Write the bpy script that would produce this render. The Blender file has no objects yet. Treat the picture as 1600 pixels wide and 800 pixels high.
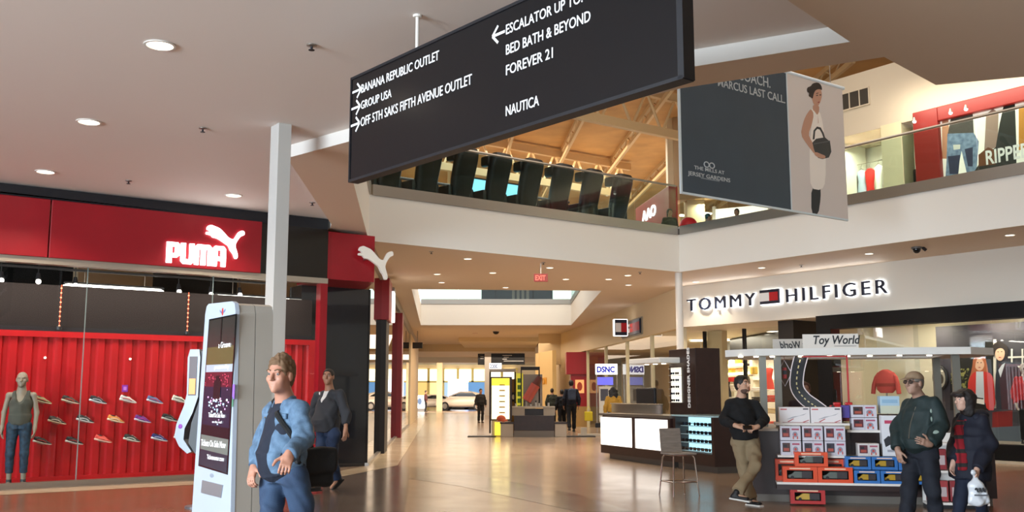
import bpy, bmesh, math, random
import numpy as np
from mathutils import Matrix, Vector
from mathutils.geometry import tessellate_polygon
random.seed(7)
D = bpy.data
SC = bpy.context.scene
COL = SC.collection
rad = math.radians

# ---------------------------------------------------------------- camera
FPX, PITCH, EYE = 1557.0, math.atan(216 / 1557.0), 1.45
cam_d = D.cameras.new('camera'); cam = D.objects.new('camera', cam_d); COL.objects.link(cam)
cam_d.sensor_width = 36; cam_d.lens = FPX / 1600 * 36; cam_d.clip_end = 400
cam.location = (0, 0, EYE); cam.rotation_euler = (math.pi / 2 + PITCH, 0, 0)
SC.camera = cam

# ---------------------------------------------------------------- exposure, world, large lights
SC.view_settings.view_transform = 'Standard'; SC.view_settings.look = 'None'
SC.view_settings.exposure = 0.42; SC.view_settings.gamma = 1.0
try: SC.view_settings.use_curve_mapping = False
except Exception: pass
W = D.worlds.new('sky'); SC.world = W; W.use_nodes = True
SC.cycles.transparent_max_bounces = 32
bg = W.node_tree.nodes['Background']
bg.inputs[0].default_value = (0.78, 0.9, 1.0, 1); bg.inputs[1].default_value = 2.4

def area(name, loc, size, power, col, rot=(0, 0, 0), sy=None, spread=180):
    l = D.lights.new(name, 'AREA'); l.energy = power; l.color = col
    l.shape = 'RECTANGLE'; l.size = size; l.size_y = sy or size; l.spread = rad(spread)
    o = D.objects.new(name, l); COL.objects.link(o); o.location = loc; o.rotation_euler = rot
    return o
WARM = (1.0, 0.80, 0.60); NEUT = (1.0, 0.92, 0.82); COOL = (0.75, 0.88, 1.0)
# daylight that comes in through the mall entrance behind and to the left of the camera
area('entrance_daylight', (-13, -6, 2.4), 10, 4300, COOL, (rad(108), 0, rad(-58)), 4.5)
# skylights over the upper level
area('skylight_near', (4, 20, 10.6), 9, 400, (1.0, 0.92, 0.80))
area('skylight_far', (2, 42, 10.6), 12, 900, (1.0, 0.80, 0.55))
area('skylight_corridor', (-0.5, 38, 10.4), 10, 900, (0.9, 0.97, 1.0))
# ground level
area('corridor_ceiling_light', (0.2, 25, 4.5), 5, 160, WARM, sy=7)
area('corridor_far_fill', (-1.0, 52, 4.1), 6, 420, WARM, sy=14)  # added fill that brightens the dark far corridor, no fixture there
area('corridor_deep_fill', (-2.0, 70, 4.0), 8, 420, WARM, sy=10)  # added fill shining down from above, not light off the floor
area('corridor_end_fill', (-4, 84, 3.8), 12, 1500, WARM, (rad(35), 0, 0), 8)  # added fill tilted towards the end wall to brighten the white car

# ---------------------------------------------------------------- pixel <-> place
def ray(px, py):
    a = (px - 800) / FPX; b = (400 - py) / FPX
    return Vector((a, math.cos(PITCH) - b * math.sin(PITCH), math.sin(PITCH) + b * math.cos(PITCH)))
EYEV = Vector((0, 0, EYE))
def pz(px, py, z=0.0):
    r = ray(px, py); return EYEV + r * ((z - EYE) / r.z)
def pd(px, py, y):
    r = ray(px, py); return EYEV + r * (y / r.y)
class Frame:
    """A standing frame: X runs along a wall to the right, Y goes into it, Z up."""
    def __init__(s, o, rho):
        s.o = Vector((o[0], o[1], o[2] if len(o) > 2 else 0)); s.rho = rho
        s.M = Matrix.Translation(s.o) @ Matrix.Rotation(rad(rho), 4, 'Z'); s.I = s.M.inverted()
    def w(s, x, y, z): return s.M @ Vector((x, y, z))
    def l(s, v): return s.I @ Vector(v)
    def hit(s, px, py, y=0.0):
        a = s.I @ EYEV; d = (s.I.to_3x3() @ ray(px, py)); t = (y - a.y) / d.y
        p = a + d * t; return p.x, p.z
# ---------------------------------------------------------------- materials
def lin(c):
    if isinstance(c, str):
        c = c.lstrip('#'); c = [int(c[i:i + 2], 16) / 255 for i in (0, 2, 4)]
    return tuple((x / 12.92 if x <= 0.04045 else ((x + 0.055) / 1.055) ** 2.4) for x in c) + (1.0,)
MATS = {}
def mat(name, col='#808080', rough=0.5, metal=0.0, emit=None, es=0.0, bump=0.0, bscale=40.0, var=0.0, vscale=6.0, coat=0.0, spec=None, col2=None, stretch=None):
    """Procedural surface: base colour with noise variation and a noise bump."""
    if name in MATS: return MATS[name]
    m = D.materials.new(name); m.use_nodes = True; n = m.node_tree.nodes; L = m.node_tree.links
    b = n['Principled BSDF']
    b.inputs['Base Color'].default_value = lin(col); b.inputs['Roughness'].default_value = rough
    b.inputs['Metallic'].default_value = metal
    if coat: b.inputs['Coat Weight'].default_value = coat
    if spec is not None: b.inputs['Specular IOR Level'].default_value = spec
    if emit: b.inputs['Emission Color'].default_value = lin(emit); b.inputs['Emission Strength'].default_value = es
    if bump or var or col2:
        tc = n.new('ShaderNodeTexCoord'); src = tc.outputs['Object']
        if stretch:
            mp = n.new('ShaderNodeMapping'); mp.inputs['Scale'].default_value = stretch
            L.new(src, mp.inputs[0]); src = mp.outputs[0]
    if var or col2:
        t = n.new('ShaderNodeTexNoise'); t.inputs['Scale'].default_value = vscale; t.inputs['Detail'].default_value = 5
        L.new(src, t.inputs['Vector'])
        r = n.new('ShaderNodeValToRGB'); c = lin(col)
        r.color_ramp.elements[0].position = 0.3; r.color_ramp.elements[1].position = 0.7
        if col2: a0, a1 = c, lin(col2)
        else:
            a0 = tuple(x * (1 - var) for x in c[:3]) + (1,); a1 = tuple(min(1, x * (1 + var)) for x in c[:3]) + (1,)
        r.color_ramp.elements[0].color = a0; r.color_ramp.elements[1].color = a1
        L.new(t.outputs['Fac'], r.inputs[0]); L.new(r.outputs[0], b.inputs['Base Color'])
    if bump:
        t2 = n.new('ShaderNodeTexNoise'); t2.inputs['Scale'].default_value = bscale; t2.inputs['Detail'].default_value = 3
        L.new(src, t2.inputs['Vector'])
        bp = n.new('ShaderNodeBump'); bp.inputs['Strength'].default_value = bump; bp.inputs['Distance'].default_value = 0.01
        L.new(t2.outputs['Fac'], bp.inputs['Height']); L.new(bp.outputs[0], b.inputs['Normal'])
    MATS[name] = m; return m
def glass(name, tint='#f4f8f6', refl=1.0):
    """A thin pane: clear with a Fresnel reflection."""
    if name in MATS: return MATS[name]
    m = D.materials.new(name); m.use_nodes = True; n = m.node_tree.nodes; L = m.node_tree.links
    n.remove(n['Principled BSDF'])
    t = n.new('ShaderNodeBsdfTransparent'); t.inputs[0].default_value = lin(tint)
    g = n.new('ShaderNodeBsdfGlossy'); g.inputs['Roughness'].default_value = 0.01
    f = n.new('ShaderNodeFresnel')
    ge = n.new('ShaderNodeNewGeometry'); mr = n.new('ShaderNodeMapRange'); mr.inputs[3].default_value = 1.5; mr.inputs[4].default_value = 1 / 1.5
    L.new(ge.outputs['Backfacing'], mr.inputs[0]); L.new(mr.outputs[0], f.inputs[0])
    k = n.new('ShaderNodeMath'); k.operation = 'MULTIPLY'; k.inputs[1].default_value = refl; L.new(f.outputs[0], k.inputs[0])
    x = n.new('ShaderNodeMixShader'); L.new(k.outputs[0], x.inputs[0]); L.new(t.outputs[0], x.inputs[1]); L.new(g.outputs[0], x.inputs[2])
    L.new(x.outputs[0], n['Material Output'].inputs[0])
    MATS[name] = m; return m
def emis(name, col, s): return mat(name, col, 0.5, emit=col, es=s)

def tile_mat(name, c1, c2, grout, size, rough, rot=0.0, var=0.1):
    m = D.materials.new(name); m.use_nodes = True; n = m.node_tree.nodes; L = m.node_tree.links; b = n['Principled BSDF']
    tc = n.new('ShaderNodeTexCoord'); mp = n.new('ShaderNodeMapping'); mp.inputs['Rotation'].default_value = (0, 0, rad(rot))
    L.new(tc.outputs['Object'], mp.inputs[0])
    br = n.new('ShaderNodeTexBrick'); br.offset = 0.0; br.inputs['Scale'].default_value = 1.0
    br.inputs['Brick Width'].default_value = size; br.inputs['Row Height'].default_value = size
    br.inputs['Mortar Size'].default_value = 0.004; br.inputs['Mortar Smooth'].default_value = 0.3; br.inputs['Bias'].default_value = 0
    br.inputs['Color1'].default_value = lin(c1); br.inputs['Color2'].default_value = lin(c2); br.inputs['Mortar'].default_value = lin(grout)
    L.new(mp.outputs[0], br.inputs['Vector'])
    ns = n.new('ShaderNodeTexNoise'); ns.inputs['Scale'].default_value = 1.3; ns.inputs['Detail'].default_value = 4; L.new(mp.outputs[0], ns.inputs['Vector'])
    mx = n.new('ShaderNodeMixRGB'); mx.blend_type = 'MULTIPLY'; mx.inputs[0].default_value = var * 4
    rp = n.new('ShaderNodeValToRGB'); rp.color_ramp.elements[0].color = (.75, .75, .75, 1); rp.color_ramp.elements[1].color = (1, 1, 1, 1)
    L.new(ns.outputs['Fac'], rp.inputs[0]); L.new(br.outputs['Color'], mx.inputs[1]); L.new(rp.outputs[0], mx.inputs[2])
    L.new(mx.outputs[0], b.inputs['Base Color'])
    mr = n.new('ShaderNodeMapRange'); mr.inputs[3].default_value = rough * 0.75; mr.inputs[4].default_value = rough * 1.3
    L.new(ns.outputs['Fac'], mr.inputs[0]); L.new(mr.outputs[0], b.inputs['Roughness'])
    bp = n.new('ShaderNodeBump'); bp.inputs['Strength'].default_value = 0.12; bp.inputs['Distance'].default_value = 0.003; bp.invert = True
    L.new(br.outputs['Fac'], bp.inputs['Height']); L.new(bp.outputs[0], b.inputs['Normal'])
    MATS[name] = m; return m

# ---------------------------------------------------------------- mesh building
class MB:
    def __init__(s): s.v = []; s.f = []; s.m = []; s.mats = []
    def mi(s, m):
        if m not in s.mats: s.mats.append(m)
        return s.mats.index(m)
    def add(s, vs, fs, m, M=None):
        b = len(s.v)
        s.v += [tuple(M @ Vector(p)) if M is not None else tuple(p) for p in vs]
        k = s.mi(m); s.f += [tuple(b + i for i in f) for f in fs]; s.m += [k] * len(fs); return s
    def box(s, lo, hi, m, M=None, bev=0.0):
        x0, y0, z0 = [min(a, b) for a, b in zip(lo, hi)]; x1, y1, z1 = [max(a, b) for a, b in zip(lo, hi)]
        if bev > 0:
            bev = min(bev, (x1 - x0) * .49, (y1 - y0) * .49, (z1 - z0) * .49)
            bm = bmesh.new(); bmesh.ops.create_cube(bm, size=1)
            for v in bm.verts:
                v.co = Vector(((x0 + x1) / 2 + v.co.x * (x1 - x0), (y0 + y1) / 2 + v.co.y * (y1 - y0), (z0 + z1) / 2 + v.co.z * (z1 - z0)))
            bmesh.ops.bevel(bm, geom=bm.edges[:], offset=bev, segments=2, profile=0.5, affect='EDGES')
            return s.bm(bm, m, M)
        vs = [(x0, y0, z0), (x1, y0, z0), (x1, y1, z0), (x0, y1, z0), (x0, y0, z1), (x1, y0, z1), (x1, y1, z1), (x0, y1, z1)]
        return s.add(vs, [(3, 2, 1, 0), (4, 5, 6, 7), (0, 1, 5, 4), (1, 2, 6, 5), (2, 3, 7, 6), (3, 0, 4, 7)], m, M)
    def bm(s, bm, m, M=None):
        bm.verts.index_update(); vs = [v.co[:] for v in bm.verts]; fs = [[v.index for v in f.verts] for f in bm.faces]; bm.free()
        return s.add(vs, fs, m, M)
    def quad(s, a, b, c, d, m, M=None): return s.add([a, b, c, d], [(0, 1, 2, 3)], m, M)
    def prism(s, poly, z0, z1, m, M=None, holes=(), caps=True):
        """Outline in XY, extruded along Z; holes allowed."""
        loops = [list(poly)] + [list(h) for h in holes]
        flat = [p for l in loops for p in l]; n = len(flat)
        vs = [(p[0], p[1], z0) for p in flat] + [(p[0], p[1], z1) for p in flat]; fs = []
        if caps:
            tr = tessellate_polygon([[Vector((p[0], p[1], 0)) for p in l] for l in loops])
            for t in tr:
                a, b, c = (Vector(flat[i][:2]) for i in t)
                t = t if (b - a).cross(c - a) > 0 else (t[0], t[2], t[1])
                fs.append(tuple(t[::-1])); fs.append(tuple(i + n for i in t))
        k = 0
        for l in loops:
            q = len(l); area = sum(l[i][0] * l[(i + 1) % q][1] - l[(i + 1) % q][0] * l[i][1] for i in range(q))
            ccw = (area > 0) == (l is loops[0])
            for i in range(q):
                a, b = k + i, k + (i + 1) % q
                fs.append((a, b, b + n, a + n) if ccw else (b, a, a + n, b + n))
            k += q
        return s.add(vs, fs, m, M)
    def cyl(s, a, b, r0, m, r1=None, seg=16, M=None, caps=True):
        a, b = Vector(a), Vector(b); r1 = r0 if r1 is None else r1
        z = (b - a).normalized(); x = z.orthogonal().normalized(); y = z.cross(x)
        vs = []
        for c, r in ((a, r0), (b, r1)):
            vs += [c + (x * math.cos(t) + y * math.sin(t)) * r for t in (2 * math.pi * i / seg for i in range(seg))]
        fs = [(i, (i + 1) % seg, seg + (i + 1) % seg, seg + i) for i in range(seg)]
        if caps: fs += [tuple(range(seg))[::-1], tuple(range(seg, 2 * seg))]
        return s.add(vs, fs, m, M)
    def tube(s, pts, r, m, seg=8, M=None, closed=False, rr=None):
        pts = [Vector(p) for p in pts]; n = len(pts); vs = []; prev = None
        for i, p in enumerate(pts):
            if closed: t = pts[(i + 1) % n] - pts[i - 1]
            else: t = pts[min(i + 1, n - 1)] - pts[max(i - 1, 0)]
            t.normalize()
            if prev is None: x = t.orthogonal().normalized()
            else:
                x = prev - t * prev.dot(t); x = x.normalized() if x.length > 1e-6 else t.orthogonal().normalized()
            prev = x; y = t.cross(x); q = rr[i] if rr else r
            vs += [p + (x * math.cos(a) + y * math.sin(a)) * q for a in (2 * math.pi * k / seg for k in range(seg))]
        fs = []
        for i in range(n if closed else n - 1):
            j = (i + 1) % n
            fs += [(i * seg + k, i * seg + (k + 1) % seg, j * seg + (k + 1) % seg, j * seg + k) for k in range(seg)]
        if not closed: fs += [tuple(range(seg))[::-1], tuple(range((n - 1) * seg, n * seg))]
        return s.add(vs, fs, m, M)
    def lathe(s, prof, m, seg=24, M=None):
        vs = []; fs = []; n = len(prof)
        for i in range(seg):
            a = 2 * math.pi * i / seg; vs += [(r * math.cos(a), r * math.sin(a), z) for r, z in prof]
        for i in range(seg):
            j = (i + 1) % seg
            fs += [(i * n + k, j * n + k, j * n + k + 1, i * n + k + 1) for k in range(n - 1)]
        return s.add(vs, fs, m, M)
    def ball(s, c, r, m, seg=12, M=None):
        r = (r, r, r) if not hasattr(r, '__len__') else r
        bm = bmesh.new(); bmesh.ops.create_uvsphere(bm, u_segments=seg, v_segments=max(6, seg // 2), radius=1)
        for v in bm.verts: v.co = Vector((c[0] + v.co.x * r[0], c[1] + v.co.y * r[1], c[2] + v.co.z * r[2]))
        return s.bm(bm, m, M)
    def loft(s, rings, m, M=None, caps=True, closed=True):
        n = len(rings[0]); vs = [p for r in rings for p in r]; fs = []
        for i in range(len(rings) - 1):
            for k in range(n if closed else n - 1):
                a, b = i * n + k, i * n + (k + 1) % n; fs.append((a, b, b + n, a + n))
        if caps and closed: fs += [tuple(range(n))[::-1], tuple(range((len(rings) - 1) * n, len(rings) * n))]
        return s.add(vs, fs, m, M)
    def text(s, txt, size, m, M, xs=1.0, depth=0.004, bold=0.0, align='LEFT', shear=0.0, space=1.0, mirror=False):
        vs, fs = text_geo(txt, size, xs, depth, bold, align, shear, space)
        if mirror: vs = [(-x, y, z) for x, y, z in vs]; fs = [f[::-1] for f in fs]
        return s.add(vs, fs, m, M)
    def obj(s, name, parent=None, smooth=False, fix=False):
        me = D.meshes.new(name); me.from_pydata(s.v, [], s.f)
        for m in s.mats: me.materials.append(m)
        if s.m: me.polygons.foreach_set('material_index', s.m)
        if smooth: me.polygons.foreach_set('use_smooth', [True] * len(me.polygons))
        me.update()
        if fix:
            b = bmesh.new(); b.from_mesh(me); bmesh.ops.recalc_face_normals(b, faces=b.faces[:]); b.to_mesh(me); b.free()
        if smooth:
            try: me.set_sharp_from_angle(angle=rad(40))
            except Exception: pass
        o = D.objects.new(name, me); COL.objects.link(o)
        if parent is not None: o.parent = parent
        return o
_tc = {}
def text_geo(txt, size, xs, depth, bold, align, shear, space):
    key = (txt, size, xs, depth, bold, align, shear, space)
    if key in _tc: return _tc[key]
    cu = D.curves.new('lettering', 'FONT'); cu.body = txt; cu.size = size; cu.extrude = depth / 2; cu.offset = bold
    cu.align_x = align; cu.shear = shear; cu.space_character = space; cu.resolution_u = 3
    o = D.objects.new('lettering', cu); me = o.to_mesh()
    vs = [(v.co.x * xs, v.co.y, v.co.z) for v in me.vertices]; fs = [tuple(p.vertices) for p in me.polygons]
    o.to_mesh_clear(); D.objects.remove(o); D.curves.remove(cu)
    _tc[key] = (vs, fs); return vs, fs
STAND = Matrix.Rotation(math.pi / 2, 4, 'X')      # lettering drawn in XY stands up and faces local -Y
def at(x, y, z, rot=STAND): return Matrix.Translation((x, y, z)) @ rot

def fit(mb, txt, fr, a, b, top, m, y=0.0, bold=0.0, depth=.004, slack=1.0):
    """Letter txt so that its baseline runs between two points of a face and its capitals reach the third."""
    (x0, z0), (x1, z1), (xt, zt) = fr.hit(*a, y), fr.hit(*b, y), fr.hit(*top, y)
    cap = zt - z0; size = cap / 0.72; vs, fs = text_geo(txt, 1.0, 1.0, depth / size, bold, 'LEFT', 0, 1)
    w = max(v[0] for v in vs) - min(v[0] for v in vs); mn = min(v[0] for v in vs); xs = (x1 - x0) / (w * size)
    mb.add([((v[0] - mn) * size * xs, v[1] * size, v[2] * size) for v in vs], fs, m, at(x0, y, z0))

def tag(o, label, cat=None, group=None):
    o['label'] = label
    if cat: o['category'] = cat
    if group: o['group'] = group
    return o
def thing(name, label, cat, M=None, group=None):
    o = D.objects.new(name, None); COL.objects.link(o); o.empty_display_size = 0.1
    if M is not None: o.matrix_world = M
    return tag(o, label, cat, group)
def place(o, M): o.matrix_world = M; return o
def struct(mb, name, M=None, smooth=False):
    o = mb.obj(name, None, smooth); o['kind'] = 'structure'
    if M is not None: o.matrix_world = M
    return o
KIDS = {}
def dup(root, M, label=None, group=None):
    r = root.copy(); COL.objects.link(r); r.matrix_world = M
    if label: r['label'] = label
    if group: r['group'] = group
    for ch in list(root.children):
        c = ch.copy(); COL.objects.link(c); c.parent = r
        for g in list(ch.children):
            q = g.copy(); COL.objects.link(q); q.parent = c
    return r
def T(x, y, z, rz=0.0): return Matrix.Translation((x, y, z)) @ Matrix.Rotation(rad(rz), 4, 'Z')
def paint(mb, polys, y, M=None, step=0.0006):
    """Flat printed shapes (outline in X,Z; colour material) on a face at local Y, each a hair in front of the last."""
    for i, (pl, m) in enumerate(polys):
        yy = y - step * (i + 1)
        tr = tessellate_polygon([[Vector((p[0], p[1], 0)) for p in pl]])
        fs = []
        for t in tr:
            a, b, c = (Vector(pl[k][:2]) for k in t)
            fs.append(tuple(t) if (b - a).cross(c - a) > 0 else tuple(t[::-1]))
        mb.add([(p[0], yy, p[1]) for p in pl], fs, m, M)
    return mb
def ell(cx, cz, rx, rz, n=20, a=0.0):
    return [(cx + rx * math.cos(t) * math.cos(a) - rz * math.sin(t) * math.sin(a), cz + rx * math.cos(t) * math.sin(a) + rz * math.sin(t) * math.cos(a)) for t in (2 * math.pi * i / n for i in range(n))]
def rect(x0, z0, x1, z1): return [(x0, z0), (x1, z0), (x1, z1), (x0, z1)]
def smooth_poly(pts, n=4):
    """Closed Catmull-Rom through the points."""
    out = []; k = len(pts)
    for i in range(k):
        p0, p1, p2, p3 = (Vector(pts[(i + d) % k]) for d in (-1, 0, 1, 2))
        for j in range(n):
            t = j / n
            out.append(tuple(0.5 * ((2 * p1) + (p2 - p0) * t + (2 * p0 - 5 * p1 + 4 * p2 - p3) * t * t + (3 * p1 - p0 - 3 * p2 + p3) * t ** 3)))
    return out
def spline(pts, n=6):
    out = []; k = len(pts); P = [Vector(p) for p in pts]
    for i in range(k - 1):
        p0, p1, p2, p3 = P[max(i - 1, 0)], P[i], P[i + 1], P[min(i + 2, k - 1)]
        for j in range(n):
            t = j / n
            out.append(0.5 * ((2 * p1) + (p2 - p0) * t + (2 * p0 - 5 * p1 + 4 * p2 - p3) * t * t + (3 * p1 - p0 - 3 * p2 + p3) * t ** 3))
    out.append(P[-1]); return out

# common materials
WHITE = mat('painted_white', '#d9d4cc', 0.6, bump=0.02, bscale=60)
CEIL = mat('ceiling_paint', '#e2dbd4', 0.7, bump=0.03, bscale=50)
SOFF = mat('soffit_paint', '#dccab4', 0.7, bump=0.03, bscale=50)
BEIGE = mat('beige_wall_paint', '#d6c8b2', 0.65, bump=0.02, bscale=60)
CREAM = mat('cream_wall_paint', '#dfcba6', 0.65, bump=0.02, bscale=60)
BLACK = mat('black_gloss_panel', '#16181e', 0.1, var=0.3, coat=0.6)
BLACKM = mat('black_matt', '#15151a', 0.5)
RED = mat('red_sign_panel', '#8e0f1c', 0.35, var=0.06, vscale=2)
STEEL = mat('brushed_steel', '#a8a29a', 0.32, 0.9, bump=0.05, bscale=120, stretch=(1, 1, 30))
CHROME = mat('chrome', '#d8d8da', 0.12, 1.0)
GLASS = glass('clear_glass')
GLASSR = glass('rail_glass', '#e2ece8', .5)
LETW = mat('white_lettering', '#f0f0f0', 0.5)
LETB = mat('black_lettering', '#16181c', 0.5)
DARKWOOD = mat('dark_walnut_laminate', '#3a2420', 0.4, var=0.25, vscale=5, stretch=(1, 1, 8))
# ================================================================ the setting
Z_SOFFIT, Z_CEIL, Z_UP = 4.6, 4.77, 5.58
PF = Frame((-7.9, 15.6), 36)                 # red sports store front
CORNER = (4.36, 25.74)                       # where the two upper slab faces meet
SL = Frame(CORNER, 36); SR = Frame(CORNER, -54)
TW = Frame((5.0, 29.25), -54)                # white storefront with navy letters
CLW = Frame((-2.93, 20.75), 94)              # left side of the corridor
CRW = Frame((5.0, 29.25), -84)               # right side of the corridor
FLOOR = tile_mat('floor_tile', '#a08872', '#947c68', '#6f5e50', 0.46, 0.2, 36)
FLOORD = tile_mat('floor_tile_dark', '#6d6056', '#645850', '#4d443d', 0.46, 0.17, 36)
FLOORB = tile_mat('floor_tile_rust', '#8a604a', '#80583f', '#5f4636', 0.46, 0.24, 36)
FLOORC = tile_mat('floor_tile_cream', '#c9b79a', '#c2ae90', '#8f8069', 0.46, 0.2, 36)

def poly(mb, pts, z, m, up=True):
    tr = tessellate_polygon([[Vector((p[0], p[1], 0)) for p in pts]]); fs = []
    for t in tr:
        a, b, c = (Vector(pts[i][:2]) for i in t); ccw = (b - a).cross(c - a) > 0
        fs.append(tuple(t) if ccw == up else tuple(t[::-1]))
    mb.add([(p[0], p[1], z) for p in pts], fs, m)

mb = MB(); mb.prism([(-32, -12), (20, -12), (20, 112), (-32, 112)], -0.2, 0, FLOOR); struct(mb, 'floor')
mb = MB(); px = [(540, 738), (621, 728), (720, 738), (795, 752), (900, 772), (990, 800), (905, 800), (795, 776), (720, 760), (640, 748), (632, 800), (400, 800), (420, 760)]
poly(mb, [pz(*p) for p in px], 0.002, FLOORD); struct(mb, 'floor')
mb = MB(); a, b = PF.w(-14, -0.95, 0), PF.w(4.7, -0.95, 0); q = [a, b, pz(520, 800), pz(300, 830), PF.w(-14, -9, 0)]
poly(mb, q, 0.001, FLOORB)
q = [pz(1480, 742), pz(1900, 715), pz(1900, 840), pz(1500, 840)]; poly(mb, q, 0.001, FLOORB); struct(mb, 'floor')
# cream border along the storefronts
mb = MB()
k = [PF.w(-14, -0.95, 0), PF.w(5.3, -0.95, 0), pz(621, 727.5), Vector((-2.3 - 0.0699 * 44, 20.5 + 44, 0)), Vector((-2.95 - 0.0699 * 44, 20.7 + 44, 0)), Vector((-2.93, 20.8, 0)), PF.w(5.2, -0.3, 0), PF.w(-14, -0.3, 0)]
poly(mb, k, 0.004, FLOORC); struct(mb, 'trim_1')

# raised ceiling with its downlights, and the lower ceiling around the opening (which carries the upper floor)
b0, b1, b2, b3 = (-3.03, 13.11), (-2.05, 12.22), (1.72, 9.35), (3.05, 8.64)
lb = (-3.38, 18.4)
E1 = PF.w(-26, 0.12, 0)
mb = MB(); mb.prism([(-32, -9), (-2, -9), (-2, 2.8), b3, b2, b1, b0, lb, (-3.5, 18.9), (E1.x, E1.y), (-32, E1.y)], Z_CEIL, Z_CEIL + 0.1, CEIL); struct(mb, 'ceiling')
H1 = [(-2.28, 13.68), (1.76, 10.02), (3.51, 9.05), (4.36, 9.91), (5.13, 9.64), (8.2, 8.75), tuple(SR.w(11.5, 0, 0)[:2]), CORNER, (-2.97, 20.41)]
H2 = [(-3.04, 30.04), (2.75, 30.5), (2.72, 45.85), (-4.2, 45.85)]
OUT = [b3, (-2, 2.8), (-2, -9), (19, -9), (19, 64), (-27, 64), (-27, E1.y), (E1.x, E1.y), (-3.5, 18.9), lb, b0, b1, b2]
def slab(mb, outer, holes, z0, z1, mbot, mside):
    loops = [outer] + holes; flat = [p for l in loops for p in l]
    tr = tessellate_polygon([[Vector((p[0], p[1], 0)) for p in l] for l in loops]); dn = []; up = []
    for t in tr:
        a, b, c = (Vector(flat[i][:2]) for i in t); ccw = (b - a).cross(c - a) > 0
        dn.append(tuple(t[::-1]) if ccw else tuple(t)); up.append(tuple(t) if ccw else tuple(t[::-1]))
    mb.add([(p[0], p[1], z0) for p in flat], dn, mbot); mb.add([(p[0], p[1], z1) for p in flat], up, mside)
    for l in loops:
        q = len(l)
        for i in range(q):
            a, b = l[i], l[(i + 1) % q]
            mb.quad((a[0], a[1], z0), (b[0], b[1], z0), (b[0], b[1], z1), (a[0], a[1], z1), mside)
mb = MB(); slab(mb, OUT, [H1, H2], Z_SOFFIT, Z_UP, SOFF, WHITE); struct(mb, 'ceiling')

# corridor beyond: a dropped beam, a lower ceiling and the end wall
mb = MB(); mb.box((-14, 63.8, 4.15), (8, 64.4, 4.62), CREAM); mb.box((-3.0, 56, 4.38), (1.5, 64, 4.6), CREAM); struct(mb, 'trim_2')
mb = MB(); mb.prism([(-30, 64), (14, 64), (14, 112), (-30, 112)], 4.3, 4.6, CREAM); mb.box((-30, 78, 3.9), (14, 78.6, 4.3), CREAM); struct(mb, 'ceiling')

# side of the corridor to the right (behind the clothes store) and unseen ends of the hall
mb = MB(); mb.box((18.8, -9, 0), (19, 64, 11.2), BEIGE); struct(mb, 'wall_east')
mb = MB(); mb.box((3, -9.2, 0), (19, -9, 5.6), BEIGE); struct(mb, 'wall_south')

# ---------------------------------------------------------------- upper level
DECK = mat('roof_deck', '#c89a62', 0.8, var=0.12, vscale=1.2, bump=0.1, bscale=3)
TRUSS = mat('cream_painted_steel', '#d8b88a', 0.6)
mb = MB(); mb.box((-30, 2, 11.0), (19, 64, 11.2), DECK); struct(mb, 'ceiling')
mb = MB(); mb.box((-30, 60, Z_UP), (19, 60.3, 11), CREAM); struct(mb, 'wall_north')
mb = MB(); mb.box((-14, 12, Z_UP), (-13.8, 60, 11), CREAM); struct(mb, 'wall_west')
def truss(mb, a, b, h, nb, r=0.06, m=TRUSS):
    a, b = Vector(a), Vector(b)
    for dz in (0, h):
        p, q = a + Vector((0, 0, dz)), b + Vector((0, 0, dz)); d = (q - p).normalized(); s_ = d.cross(Vector((0, 0, 1))) * r
        u = Vector((0, 0, r * 1.5)); mb.loft([[p - s_ - u, p + s_ - u, p + s_ + u, p - s_ + u], [q - s_ - u, q + s_ - u, q + s_ + u, q - s_ + u]], m)
    for i in range(nb):
        p = a + (b - a) * (i / nb); q = a + (b - a) * ((i + .5) / nb); w = a + (b - a) * ((i + 1) / nb)
        mb.cyl(p + Vector((0, 0, 0)), q + Vector((0, 0, h)), r * 0.5, m, seg=6); mb.cyl(q + Vector((0, 0, h)), w, r * 0.5, m, seg=6)
# girders run along the store front direction, joists along the corridor
for i, off in enumerate((3.5, 11.5, 20.0, 29.0)):
    mb = MB(); truss(mb, SL.w(-16, off, 9.55), SL.w(13 - off * 0.35, off, 9.55), 1.2, 22, 0.09)
    o = mb.obj('roof_girder'); tag(o, 'pale steel roof girder with zigzag webs, %s above the upper level' % ('nearest to the glass railing', 'second from the glass railing', 'third from the glass railing', 'farthest from the glass railing')[i], 'roof girder', 'steel girders under the upper roof')
for i in range(11):
    x = -9.5 + i * 2.1
    mb = MB(); p = Vector((x, 17.5 + max(0, (x + 3)) * 0.72, 10.55)); q = p + Vector((-0.0699 * 38, 38, 0)); q = p + (q - p) * min(1, (59.5 - p.y) / 38)
    truss(mb, p, q, 0.38, 24, 0.05)
    o = mb.obj('roof_joist'); tag(o, 'slim pale roof joist running away over the upper level', 'roof joist', 'roof joists')
mb = MB(); mb.tube([SL.w(-9, 15.5, 9.9), SL.w(9, 15.5, 9.9)], 0.06, BLACKM); o = mb.obj('sprinkler_pipe'); tag(o, 'thin dark pipe hung below the upper roof deck', 'pipe')

# upper wall to the right with shops: beige wall, opening frame
USW = Frame(SR.w(0, 3.4, 0)[:], -54)
mb = MB(); mb.box((1.6, 0, 8.15), (22, 0.25, 9.75), BEIGE); mb.box((1.6, 0.25, 8.15), (22, 3.5, 8.2), BEIGE)
struct(mb, 'wall_upper', USW.M)
mb = MB(); mb.box((1.6, 3.5, Z_UP), (22, 3.6, 8.2), mat('upper_shop_cream', '#efe6c8', 0.6)); struct(mb, 'wall_upper_back', USW.M)
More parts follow.
